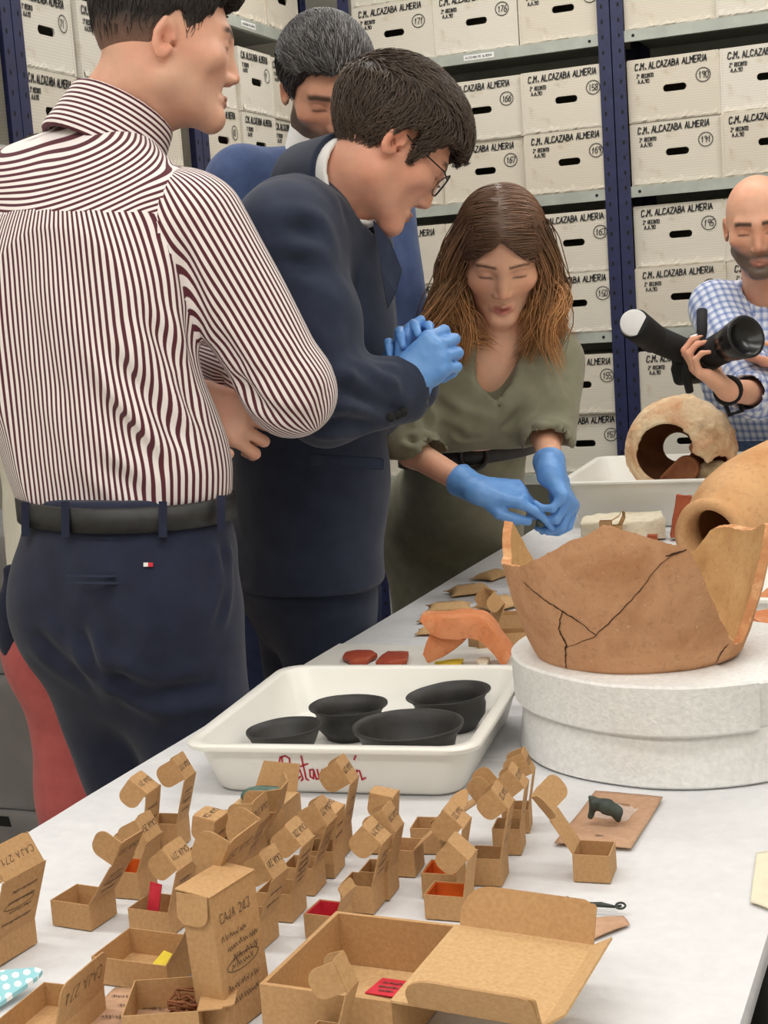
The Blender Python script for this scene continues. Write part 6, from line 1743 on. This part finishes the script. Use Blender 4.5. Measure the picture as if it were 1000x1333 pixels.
    parts.append(strands('s', sel, lambda p: np.stack([np.sign(p[:, 0]-.006)*1.2+p[:, 0]*4, -.3+0*p[:, 1], np.where(np.abs(p[:, 0]) > .06, -1.2, -.15)], 1), .06, 6, .0011, root*1.15, root*1.7, None, sdf, .004, .12, 3, R*SC, hc))
    # locks: guide curves in world space from scalp side to the chest, with many strands round each
    rr = np.random.RandomState(9); up_ = np.array([0, 0, 1.0])
    G = []
    for s in (1, -1):
        for i in range(30):
            t = i/29.0
            a = np.array([s*(.040+.040*math.sin(t*math.pi*.9+.2)), .055-.135*t, .105-.055*t])       # root ring: front parting to behind the ear
            r0 = hc+(a@R)*SC
            px = {1: (600, 548), -1: (700, 742)}[s]
            q1 = hc+(np.array([s*(.090+.018*rr.uniform(-1, 1)), .045-.12*t, -.005+.02*rr.uniform(-1, 1)])@R)*SC
            if s == 1: e1 = (rr.uniform(540, 640)-36*(1-t)*0, rr.uniform(430, 512)); m1 = (rr.uniform(556, 606), rr.uniform(385, 425))
            else: e1 = (rr.uniform(668, 738), rr.uniform(420, 486)); m1 = (rr.uniform(694, 730), rr.uniform(375, 410))
            dz = 2.90+.16*t
            G.append((s, [r0, q1, J(m1[0], m1[1], dz+.0), J(e1[0], e1[1], dz+.03)], t))
    for gi, (s, pts, t) in enumerate(G):
        n = 54; k = 18; T = np.linspace(0, len(pts)-1, k)
        # Catmull-like smoothing of the guide
        C = np.array([[np.interp(tt, range(len(pts)), [p[j] for p in pts]) for j in range(3)] for tt in T])
        for _ in range(4): C[1:-1] = C[1:-1]*.5+(C[:-2]+C[2:])*.25
        ph = rr.uniform(0, 6.28); w = np.linspace(0, 1, k)[:, None]
        wav = np.concatenate([np.sin(w*11+ph), np.cos(w*9+ph*1.3), .3*np.sin(w*13+ph)], 1)*.011*np.clip((w-.25)*1.8, 0, 1)
        C = C+wav
        off = rr.normal(0, 1, (n, 1, 3))*.0085*(0.55+.75*np.sin(np.clip(w, 0, 1)*2.6))[None]
        A = C[None]+off+rr.normal(0, 1, (n, 1, 3))*.006*(w[None]**2)
        prof = .0013*np.concatenate([np.ones(k-6), np.linspace(.95, .15, 6)])
        Tn = np.diff(A, axis=1); Tn = np.concatenate([Tn, Tn[:, -1:]], 1); Tn /= np.linalg.norm(Tn, axis=2, keepdims=True)+1e-9
        u = np.cross(Tn, np.broadcast_to(np.array([.5, .3, .1]), Tn.shape)); u /= np.linalg.norm(u, axis=2, keepdims=True)+1e-9; wv = np.cross(Tn, u)
        Vs = np.stack([A+(math.cos(a)*u+math.sin(a)*wv)*prof[None, :, None] for a in (0, 2.094, 4.189)], 2)
        base = np.arange(n)[:, None, None]*k*3+np.arange(k-1)[None, :, None]*3; kk = np.arange(3)[None, None, :]; k2 = (kk+1) % 3
        Qs = np.stack([base+kk, base+k2, base+3+k2, base+3+kk], -1).reshape(-1, 4)
        hl = rr.uniform(.55, 1.25)*(1.15 if t < .35 else .8); vv = rr.uniform(.7, 1.3, (n, 1, 1, 1))
        c = np.clip((w*1.3), 0, 1)[None, :, None, :]; col = np.clip((root*(1-c)+tip*c)*hl*vv, 0, 1); col = np.broadcast_to(col, Vs.shape).reshape(-1, 3)
        parts.append((Vs.reshape(-1, 3), Qs, col))
    a = merge(parts); np_mesh('hair', a[0], a[1], M['hair'], e, a[2])
    # the small find held between the fingertips
    F = Field(pin-.03, pin+.03, .0022); F.ell(pin, (.009, .005, .006), None, .002); F.ell(pin+up*.006+rt*.004, (.005, .004, .004), None, .004)
    V, Q = F.mesh(1); tag(np_mesh('bronze_find', V, Q, M['dark_bronze']), 'tiny dark metal find pinched between the blue gloved fingertips', 'artifact')
woman()

# ================================================================ bald photographer
def photographer():
    e = empty('person', (0, 0, 0), 0, 'bald bearded man in a blue checked shirt aiming a camera at the table end', 'person')
    az = -88; B = frame(az); rt, fw, up = B
    R = frame(-84, 16, 2); hc = J(988, 300, 3.85); SC = 1.06
    nb = J(1002, 388, 3.98); shm = J(1006, 420, 4.02); chest = J(1006, 480, 4.06); waist = J(1003, 528, 4.24); hip = J(1000, 588, 4.36)
    shR, elR, wrR = J(932, 402, 3.99), J(984, 512, 3.74), J(948, 503, 3.56)
    shL, elL, wrL = J(1082, 412, 4.02), J(1100, 520, 3.90), J(1040, 470, 3.70)
    legs = leg_pts(hip, rt, fw, .085)
    Rd, Ru, Rf = unit(_r), unit(_u), unit(_f); hw = J(946, 508, 3.53)
    def rh(F): hand(F, hw, unit(-Rd*.75+Ru*.55), unit(Ru*.5-Rf*.2+Rd*.65), 1, [(20, 60, 40), (25, 62, 40), (30, 62, 40), (35, 60, 40)], thumb=[(.6, .6, .4), (.8, .4, .4), (.9, .2, .3)], sc=1.02)
    basic_body(e, az, hc, R, {'nose': 1.0}, SC, nb, shm, chest, waist, hip, [(shR, elR, hw), (shL, elL, wrL)], legs, (230, 176, 146), fine=[(J(925, 497, 3.52), .09, .0036)], hands=[rh, lambda F: hand(F, wrL, -Rd, Ru, -1)],
               colkw={'beard': (100, 86, 78), 'brow': (58, 46, 40), 'brow_w': 1.2})
    lo, hi = bounds([shR, elR, shL, elL, waist-up*.12, nb], .13); F = Field(lo, hi, .0075)
    F.chain([waist-up*.08, waist, chest, shm-up*.04], [.175, .175, .185, .165], .05, lat=rt, flat=.68)
    F.cap(shR, shL, .066, .066, .06); F.cap(shm, nb-up*.03, .08, .062, .05)
    for a, b, c in ((shR, elR, hw), (shL, elL, wrL)): F.chain([a, b], [.076, .066], .025); d = unit(c-b); F.cap(b, b+d*.05, .064, .058, .02); F.cap(b+d*.02, b+d*.16, .042, .042, .003, 's')
    F.cap(nb-up*.04, hc-up*.03, .06, .065, .004, 's'); F.plane(waist-up*.09, -up, .006)
    V, Q = F.mesh(2); V = folds(V, Q, [(pls((920, 430, 3.85), (950, 470, 3.83), (975, 490, 3.83)), .008, .012), (pls((925, 470, 3.85), (960, 500, 3.84), (1000, 540, 3.86)), .008, .014)], .005, 8, 6)
    P = V[Q]; C4 = P.mean(1); u = ((P-chest)@rt)*1.25; dA = seg_dist(C4, shR, elR)[0]; m = (dA < .085); a_ = unit(elR-shR); s_ = unit(np.cross(a_, Rf)); u[m] = ((P[m]-shR)@s_)*1.2
    v = P@up; v[m] = (P[m]-shR)@a_
    np_mesh('shirt', V, Q, M['check'], e, uv=np.stack([u, v], -1).reshape(-1, 2))
    ax_ = unit(hc-R[2]*.05-nb); F = Field(nb-.16, nb+.16, .0045); F.cap(nb-ax_*.05, nb+ax_*.05, .080, .070, 0); F.cap(nb-ax_*.14, nb+ax_*.16, .0725, .0605, .002, 's'); F.plane(nb+ax_*.040, unit(ax_+fw*.6), .003); F.plane(nb-ax_*.05, unit(-ax_-fw*.2), .003)
    V, Q = F.mesh(1); P = V[Q]; np_mesh('collar', V, Q, M['check'], e, uv=np.stack([P@rt, P@up], -1).reshape(-1, 2))
    pants(e, M['denim'], waist-up*.05, hip, legs, B, .155, .172, .08, .07, res=.011)
    Vv, Ff = tube([hw-unit(hw-elR)*.012+np.cross(unit(hw-elR), unit(np.cross(unit(hw-elR), up)))*.031*math.sin(a)+unit(np.cross(unit(hw-elR), up))*.031*math.cos(a) for a in np.linspace(0, 2*math.pi, 21)], .007, 8, False)
    mesh_obj('watch_strap', Vv, Ff, M['black'], e, True)
    for l in legs: shoe(e, l[2], az)
photographer()

# ================================================================ person hidden behind the striped shirt
def hidden_person():
    e = empty('person', (0, 0, 0), 0, 'person in coral trousers and cream top mostly hidden behind the striped shirt', 'person')
    az = 30; B = frame(az); rt, fw, up = B
    hip = J(92, 770, 2.86); waist = J(86, 690, 2.86); chest = J(70, 520, 2.86); shm = J(64, 410, 2.86); nb = J(66, 360, 2.86); R = frame(30, 10); hc = J(78, 278, 2.88)
    sR, eR, wR = shm+rt*.17-up*.03, shm+rt*.20-up*.30+fw*.02, J(60, 800, 2.74)
    sL, eL, wL = shm-rt*.17-up*.03, shm-rt*.20-up*.30, shm-rt*.16-up*.5+fw*.08
    legs = leg_pts(hip, rt, fw, .08)
    basic_body(e, az, hc, R, {'nose': .8}, .98, nb, shm, chest, waist, hip, [(sR, eR, wR), (sL, eL, wL)], legs, (214, 160, 130), slim=.9, hands=[lambda F: hand(F, wR, -up, -rt, 1), lambda F: hand(F, wL, -up, rt, -1)])
    o = {'thick': .022, 'fade': 0}
    head_hair(e, hc, R, o, lin((70, 52, 40)), lin((90, 70, 54)), lambda p: np.stack([p[:, 0]*3, -.4+0*p[:, 1], -.6+0*p[:, 1]], 1), 1200, .03, .001, 8, .98)
    lo, hi = bounds([sR, eR, wR, sL, eL, wL, hip, nb], .14); F = Field(lo, hi, .010)
    F.chain([hip+up*.02, waist, chest, shm-up*.04], [.165, .155, .16, .14], .05, lat=rt, flat=.68); F.cap(sR, sL, .058, .058, .05); F.cap(shm, nb-up*.03, .07, .055, .05)
    for a, b, c in ((sR, eR, wR), (sL, eL, wL)): F.chain([a, b, c], [.066, .058, .046], .025)
    F.cap(nb-up*.04, hc, .052, .055, .004, 's'); F.plane(hip, -up, .006); V, Q = F.mesh(1); V = folds(V, Q, [], .006, 9, 3); np_mesh('blouse', V, Q, M['cream'], e)
    pants(e, M['coral'], hip+up*.0, hip-up*.06, legs, B, .150, .165, .115, .125, folds_=[(pls((95, 900, 2.75), (100, 980, 2.75), (108, 1060, 2.76)), .006, .010)])
    for l in legs: shoe(e, l[2], az)
hidden_person()
# ------------------------------------------------------------------ finds made with the distance-field kit
e_ = [o for o in bpy.data.objects if o.name == 'bronze_animal'][0]
F = Field(np.array([-.03, -.02, -.002]), np.array([.03, .02, .035]), .0011)
F.chain([(-.011, 0, .020), (.002, 0, .016), (.012, 0, .010)], [.0065, .0075, .0068], .006); F.cap((-.011, 0, .020), (-.016, 0, .004), .0045, .0022, .004); F.cap((-.013, .003, .018), (-.018, .005, .002), .0035, .0018, .004)
F.cap((.012, 0, .010), (.013, -.003, .002), .006, .003, .004); F.cap((-.012, 0, .024), (-.016, 0, .027), .003, .0018, .003); F.cap((.010, .004, .012), (.014, .005, .003), .005, .0026, .004)
V, Q = F.mesh(1); V = folds(V, Q, [], .0006, 160, 2); V[:, 2] -= V[:, 2].min(); np_mesh('figure', V, Q, M['dark_bronze'], e_)
# thin bow brooch
p = onz(775, 1184, TZ+.004)
e = empty('bronze_brooch', (p[0], p[1], TZ+.005), math.radians(6), 'thin dark bronze bow brooch lying on a clear bag', 'artifact')
Vv, Ff = tube([(-.026, .002, .010), (-.0265, 0, .004), (-.022, 0, .0025), (-.010, 0, .004), (.006, 0, .0042), (.018, 0, .0028), (.025, 0, .004)], [.0012, .0018, .0016, .0020, .0026, .0014, .0012], 8); mesh_obj('bow', Vv, Ff, M['dark_bronze'], e, True)
Vv, Ff = tube([(.025+.0045*math.cos(a)-.001, .0045*math.sin(a), .004+.001*math.sin(a)) for a in np.linspace(0, 2*math.pi, 17)], .0011, 6, False); mesh_obj('ring_end', Vv, Ff, M['dark_bronze'], e, True)
# brown cord tangle in the rope box
p = onz(256, 1340, TZ+.004); rr = random.Random(4); pts = []
for i in range(90):
    a = i*.62; r = .012+.006*math.sin(i*.37); pts.append((r*math.cos(a)+.004*rr.uniform(-1, 1), r*math.sin(a)*.8+.004*rr.uniform(-1, 1), .004+.00022*i+.003*abs(math.sin(i*.9))))
Vv, Ff = tube(pts, .0011, 6); o = mesh_obj('cord_tangle', Vv, Ff, M['brown_clay'], None, True); o.location = (p[0]-.012, p[1]+.012, TZ+.003); tag(o, 'tangle of thin brown cord inside an open kraft box', 'cord')

# ---- round encrusted jar lying open in the rear tray
M['lump'] = terracotta('grey_brown_lump', (186, 164, 130), (168, 144, 112), (198, 178, 146), 18, .5)
def jar():
    c = np.array(ond(885, 562, 3.80)); r = .142; zb = TZ+.026
    c[2] = zb+r*.95
    view = unit(CAM-c); rt = unit(np.cross([0, 0, 1.0], -view)); rt = -rt if rt@_r < 0 else rt; up = np.cross(rt, -view) if np.cross(rt, -view)[2] > 0 else -np.cross(rt, -view)
    def W(a, b, d): return c+rt*a+up*b+view*d
    F = Field(c-.16, c+.16, .0042)
    F.ell(c, (r, r*.98, r*.96), None, 0); F.ell(c, (r-.013, r*.98-.013, r*.96-.013), None, .004, 's')
    # broken mouth facing the viewer, a second gap low on the right, and a hole through the back
    F.cap(W(-.040, -.010, .06), W(-.036, -.012, .2), .070, .082, .006, 's'); F.cap(W(.010, -.058, .06), W(.012, -.06, .2), .052, .060, .008, 's'); F.cap(W(.088, -.060, .03), W(.104, -.066, .15), .036, .042, .006, 's')
    F.cap(W(-.005, .002, -.05), W(-.008, .006, -.2), .036, .040, .006, 's'); F.plane(c-np.array([0, 0, r*.955]), (0, 0, -1), .004)
    F.ell(W(.055, .0, .100), (.034, .038, .020), None, .02)      # tongue of crust hanging over the mouth
    V, Q = F.mesh(1); rel = V-c
    crust = np.clip(fbm(V, 14, 3, 3)+.25+.8*((rel@rt) > .01), 0, 1.5); N = vnormals(V, Q); out = np.linalg.norm(rel, axis=1) > r*.93
    V = V+N*(out*crust*(.0050*fbm(V, 48, 9, 3)+.0014))[:, None]
    e = empty('round_jar', (c[0], c[1], zb), 0, 'round pale encrusted jar with a broken mouth resting in the rear tray', 'jar')
    L = np.linalg.norm(rel, axis=1)[Q].mean(1); mi = (L < r*.93).astype(int)
    np_mesh('shell', V-np.array([c[0], c[1], zb]), Q, None, e, mi=mi, mats=[M['lime_jar'], M['brown_clay']])
    # loose pieces inside
    F = Field(c-.12, c+.12, .004); F.cap(W(-.03, -.088, .045), W(.015, -.052, .055), .030, .034, .004); F.cap(W(-.035, -.085, .075), W(.01, -.05, .085), .026, .030, .006, 's'); F.ell(c, (r-.015, r*.98-.015, r*.96-.015), None, .002, 'i')
    V, Q = F.mesh(1)
    if len(V): tag(np_mesh('curved_sherd', V, Q, M['brown_clay']), 'curved brown sherd lying inside the round jar', 'sherd')
    F = Field(c-.13, c+.13, .004); F.ell(W(.078, -.062, .046), (.044, .032, .030), None, .002)
    V, Q = F.mesh(1); V = folds(V, Q, [], .006, 30, 5); tag(np_mesh('stone_lump', V, Q, M['lump']), 'grey encrusted lump inside the round jar', 'stone')
jar()

# ---- camera with lens and flash in the photographer's hand
def camera_rig():
    e = empty('handheld_camera', (0, 0, 0), 0, 'black camera with long lens and tilted flash held by the bald man', 'camera')
    def cyl(name, a, b, ra, rb, mt, n=28, par=None, hollow=0.0):
        a, b = np.asarray(a), np.asarray(b); ax_ = unit(b-a); x = unit(np.cross(ax_, [0, 0, 1.0])); y = np.cross(ax_, x); L = np.linalg.norm(b-a)
        prof = [(0, 0), (ra*.96, 0), (ra, .02*L), (rb, .98*L), (rb*.96, L)]+([(hollow, L), (hollow*.8, L*.75), (0, L*.72)] if hollow else [(0, L)])
        Vv, Ff = lathe(prof, n); return mesh_obj(name, [a+x*v[0]+y*v[1]+ax_*v[2] for v in Vv], Ff, mt, par or e, True)
    D = 3.56
    la, lb, lc = J(906, 470, D+.02), J(948, 449, D-.08), J(972, 438, D-.15)
    l1 = cyl('lens_barrel', la, lb, .034, .040, M['black']); cyl('lens_hood', lb, lc, .041, .052, M['glass_frame'], hollow=.043)
    ax_ = unit(lc-la); cyl('front_glass', lc-ax_*.035, lc-ax_*.030, .036, .036, M['dark_lens'])
    cyl('zoom_ring', la+ax_*.03, la+ax_*.06, .039, .039, M['glass_frame'])
    # body held upright
    cb = J(905, 470, D+.05); ux, uy = unit(np.cross(ax_, [0, 0, 1.0])), None; uy = np.cross(ux, ax_)
    F = Field(cb-.12, cb+.12, .004); Rb = np.array([ux, ax_, uy]); F.box(cb-ax_*.02, (.040, .026, .048), Rb, .012, .004); F.box(cb-ax_*.03+ux*.0-uy*.02, (.044, .022, .026), Rb, .012, .01); V, Q = F.mesh(1); np_mesh('camera_body', V, Q, M['black'], e)
    # flash: foot, body, round head with its white diffuser towards the table
    fa, fb, fc, fd = J(902, 462, D+.05), J(880, 456, D+.03), J(850, 440, D), J(826, 422, D-.05)
    cyl('flash_foot', J(908, 456, D+.03), J(902, 436, D+.01), .012, .012, M['bolt']); cyl('flash_body', fa, fc, .032, .034, M['black']); fh = cyl('flash_head', fc-unit(fd-fc)*.01, fd, .036, .038, M['black'])
    ax2 = unit(unit(fd-fc)*.5-_f*.8); cyl('flash_diffuser', fd-ax2*.012, fd+ax2*.016, .0345, .0325, M['diffuser_white'], par=None)
    cyl('flash_hood', fc+(fd-fc)*.35, fd+ax2*.004, .037, .038, M['black'])
    Vv, Ff = tube([J(910, 455, D+.05), J(914, 430, D+.07), J(914, 405, D+.10)], [.011, .014, .014], 10); mesh_obj('grip_strap', Vv, Ff, M['black'], e, True)
    Vv, Ff = tube([J(958, 508, D+.10), J(966, 535, D+.08), J(950, 540, D+.06), J(942, 520, D+.06)], .006, 8); mesh_obj('neck_strap', Vv, Ff, M['black'], e, True)
    Vv, Ff = tube([J(896, 470, D), J(894, 490, D), J(898, 510, D+.02)], [.012, .012, .010], 8); mesh_obj('grip', Vv, Ff, M['black'], e, True)
M['dark_lens'] = mat('lens_glass', (20, 22, 30), (12, 14, 20), .06, 20, spec=.8, coat=.6)
M['diffuser_white'] = mat('flash_diffuser_plastic', (226, 226, 224), (216, 216, 214), .35, 20)
camera_rig()

# ---- pillow boxes in front of the woman
def pillow(px, py, L, Wd, rz, bulge, label, z=TZ, tilt=0.0, notes=2):
    p = onz(px, py, z); n, m = 12, 10; V, F = [], []
    for sgn in (1, -1):
        for i in range(n+1):
            for j in range(m+1):
                a, b = i/n*2-1, j/m*2-1
                w = Wd*.5; hgt = bulge*(1-b*b)*(1-.0*a*a)
                xx = a*L*.5*(1-.16*(1-b*b)); zz = hgt*(1-max(0, abs(a)-.72)/.28*.9)
                V.append((xx, b*w, (zz if sgn > 0 else -zz*.25)+bulge*.25))
    S = (n+1)*(m+1)
    for s in (0, 1):
        for i in range(n):
            for j in range(m):
                a = s*S+i*(m+1)+j; q = (a, a+m+1, a+m+2, a+1); F.append(q if s == 0 else q[::-1])
    o = mesh_obj('pillow_box', V, F, M['kraft_light'], None, True); o.location = (p[0], p[1], z+.0005); o.rotation_euler = (tilt, 0, math.radians(rz))
    md = o.modifiers.new('t', 'SOLIDIFY'); md.thickness = .0008
    pl = []
    for i in range(notes): pl += scribble(-L*.25, Wd*.12-i*.012, L*.4, .006, _krng)
    if pl:
        Vv, Ff = ribbon(pl, .0009); mesh_obj('handwriting', [(a, c, bulge*1.26*(1-(c/(Wd*.5))**2)+.0012) for a, b, c in Vv], Ff, M['pen'], o)
    return tag(o, label, 'box', 'flat kraft pillow boxes near the woman')
pillow(640, 752, .085, .055, 75, .012, 'kraft pillow box at the end of its heap by the pot', notes=0)
pillow(612, 772, .095, .060, 35, .014, 'kraft pillow box with a curved end in the middle of the heap')
pillow(585, 792, .090, .058, 20, .010, 'kraft pillow box with handwriting lying across another one', z=TZ+.012)
pillow(578, 806, .095, .062, 12, .012, 'lowest kraft pillow box of the heap beside the orange sherd')
pillow(560, 824, .050, .040, 10, .008, 'small kraft pillow box half under the orange sherd', notes=0)
pillow(648, 792, .085, .060, 60, .018, 'arched kraft pillow box leaning on the pot side', notes=0)
KB(646, 846, .030, .050, .020, 40, 112, 60, 'kraft box with a rounded lid behind the arched orange sherd', lid_len=.060, tuck=.03, caja='', notes=0, z=TZ)
KB(690, 838, .070, .040, .020, 20, 178, 4, 'flat kraft box between the orange sherd and the pot', lid_len=.02, tuck=.01, ears=(0, 0), caja='', notes=0)
KB(694, 822, .060, .040, .030, 14, 178, 4, 'second flat kraft box behind the pot edge', lid_len=.02, tuck=.01, ears=(0, 0), caja='', notes=0)
KB(798, 716, .028, .022, .066, 10, 150, 30, 'upright little kraft box standing before the stone slab', lid_len=.02, tuck=.012, ears=(0, 0), caja='', notes=0)
KB(812, 714, .024, .020, .054, 40, 120, 30, 'second little kraft box leaning by the stone slab', lid_len=.02, tuck=.012, ears=(0, 0), caja='', notes=0)
# flat pieces under the pot's left edge
sherd('dark_plate', [(738, 722), (760, 712), (786, 712), (770, 724)], TZ, .004, 0, M['black_ceramic'], 'dark flat sherd between the pot and the stone slab', 'sherd', None, 2)

# ---- side tray with sherds behind the pot
tray('plastic_tray', (-.298, 2.46, TZ), math.radians(-2), .225, .42, .095, 'white plastic tray of sherds between the amphora and the pot', .03)
def side_sherds():
    D = 2.36
    pts = pls((976, 812, D+.06), (988, 794, D+.05), (1006, 776, D+.04), (1030, 766, D+.04)); Vv, Ff = tube(pts, [.018, .017, .016, .016], 14); 
    tag(mesh_obj('handle_sherd', noise_disp(Vv, .001, 40, 2), Ff, M['orange_clay'], None, True), 'terracotta handle fragment leaning in the side tray', 'sherd')
    P = [onz(x, y, TZ+.099) for x, y in ((966, 806), (1000, 800), (1030, 806), (1028, 824), (996, 822))]
    outline_shell(None, 'flat_sherd', P, .010, M['orange_clay'], .009, .002)
    o = [q for q in bpy.data.objects if q.name.startswith('flat_sherd')][0]; tag(o, 'flat terracotta sherd resting on the edge of the side tray', 'sherd')
side_sherds()

# ---- spotted fabric at the near left
def dots_mat():
    nt = NT('spotted_blue_fabric'); b = nt.b; b.inputs['Roughness'].default_value = .7
    tc = nt.n('ShaderNodeTexCoord'); mp = nt.n('ShaderNodeMapping'); nt.l(tc.outputs['Object'], mp.inputs[0]); mp.inputs['Rotation'].default_value = (0, 0, .78); mp.inputs['Scale'].default_value = (100, 100, 100)
    vo = nt.n('ShaderNodeTexVoronoi', voronoi_dimensions='2D', i_Scale=1.0, i_Randomness=0.0); nt.l(mp.outputs[0], vo.inputs['Vector'])
    nt.l(ramp(nt, vo.outputs['Distance'], [(.30, (246, 248, 248)), (.34, (150, 206, 216))]), b.inputs['Base Color']); return nt.m
M['dots'] = dots_mat()
P = [onz(-40, 1268, TZ+.020), onz(0, 1263, TZ+.020), onz(46, 1259, TZ+.018), onz(55, 1262, TZ+.016), onz(50, 1270, TZ+.014), onz(0, 1305, TZ+.006), onz(-60, 1350, TZ+.004)]
c = np.mean(P, 0); o = mesh_obj('spotted_pouch', [p-c for p in P]+[p-c-np.array([0, 0, .004]) for p in P], [tuple(range(7))[::-1], tuple(range(7, 14))]+[(i, (i+1) % 7, 7+(i+1) % 7, 7+i) for i in range(7)], M['dots']); o.location = c
bm = bmesh.new(); bm.from_mesh(o.data); bmesh.ops.recalc_face_normals(bm, faces=bm.faces[:]); bm.to_mesh(o.data); bm.free()
tag(o, 'pale blue pouch with white polka dots at the table edge', 'pouch')
# ---- stacked grey crates behind the person in coral
def crate(z, k):
    x0, x1, y0, y1, h = -2.18, -1.80, 2.48, 3.02, .30
    e = empty('storage_crate', ((x0+x1)/2, (y0+y1)/2, z), 0, ['bottom grey plastic crate of the stack beside the coral trousers', 'middle grey plastic crate of the stack beside the coral trousers', 'top grey plastic crate of the stack beside the coral trousers'][k], 'crate', 'grey crates stacked by the side rack')
    w, l = (x1-x0)/2, (y1-y0)/2
    def Lp(off, zz): return [(x, y, zz) for x, y in rrect(2*w-2*off, 2*l-2*off, .03)]
    V, F = loft([Lp(.012, 0), Lp(.008, .01), Lp(.004, h-.05), Lp(0, h-.045), Lp(0, h-.002), Lp(.006, h), Lp(.03, h-.004)]); mesh_obj('shell', V, F, M['grey_plastic'], e, True); e.children[0].modifiers.new('es', 'EDGE_SPLIT').split_angle = math.radians(40)
    for yy in (-l*.4, l*.4):
        mesh_obj('grip_shade', [(w+.0008, yy-.05, h-.035), (w+.0008, yy+.05, h-.035), (w+.0008, yy+.045, h-.012), (w+.0008, yy-.045, h-.012)], [(0, 1, 2, 3)], M['black'], e)  # no hollow here: shade of the hand grip painted as a black patch
    mesh_obj('grip_shade', [(-.05, -l-.0008, h-.035), (.05, -l-.0008, h-.035), (.045, -l-.0008, h-.012), (-.045, -l-.0008, h-.012)], [(0, 1, 2, 3)], M['black'], e)
M['grey_plastic'] = mat('grey_plastic', (142, 142, 142), (130, 130, 131), .5, 10)
for k in range(3): crate(.001+k*.301, k)
# dark bag held beside the coral trousers
F = Field(J(20, 800, 2.74)-.2, J(20, 800, 2.74)+.2, .008); q = J(20, 806, 2.74); F.ell(q, (.032, .04, .06), None, .02); F.cap(q-np.array([0, 0, .03]), q-np.array([0, 0, .05]), .03, .028, .03); F.cap(q+np.array([0, 0, .05]), q+np.array([0, 0, .09]), .022, .016, .03)
V, Q = F.mesh(1); V = folds(V, Q, [], .006, 14, 3); tag(np_mesh('hand_bag', V, Q, M['navy_chino']), 'dark navy cloth bag hanging beside the coral trousers', 'bag')
# dark coat on a chair beyond the table's right edge
F = Field(np.array([-.20, .75, .2]), np.array([.30, 1.35, .74]), .010); F.cap((.06, .95, .44), (.05, 1.20, .46), .17, .15, .05); F.cap((-.05, .9, .64), (-.06, 1.25, .63), .10, .09, .06); F.cap((.05, 1.0, .3), (.05, 1.2, .3), .18, .16, .05)
V, Q = F.mesh(1); V = folds(V, Q, [(pls((985, 1320, 1.1), (995, 1280, 1.1), (1000, 1240, 1.1)), .01, .01)], .02, 11, 6, (1, .4, 1)); m_ = V[:, 0] < -.168; V[m_, 0] = -.168
st = tag(np_mesh('folded_coat', V, Q, M['coat']) if 'coat' in M else np_mesh('folded_coat', V, Q, fabric('dark_shiny_coat', (60, 66, 84), (34, 38, 50), .4)), 'dark shiny quilted coat heaped on a stool beside the table', 'coat')
e = empty('stool', (.06, 1.06, 0), 0, 'low wooden stool beneath the dark coat', 'stool')
box('seat', (-.17, -.17, .155), (.17, .17, .185), M['brown_clay'], e, .005)
for sx in (-1, 1):
    for sy in (-1, 1): box('leg', (sx*.14-.018, sy*.14-.018, 0), (sx*.14+.018, sy*.14+.018, .156), M['brown_clay'], e, .002)

M['cream_card'] = mat('cream_card', (226, 220, 196), (220, 213, 188), .8, 40)
o = sheet('cream_card', [(985, 1113), (1022, 1109), (1002, 1186), (977, 1177)], TZ, M['cream_card'], 'cream card lying at the edge of the table by the coat', 'card', 4, .003)
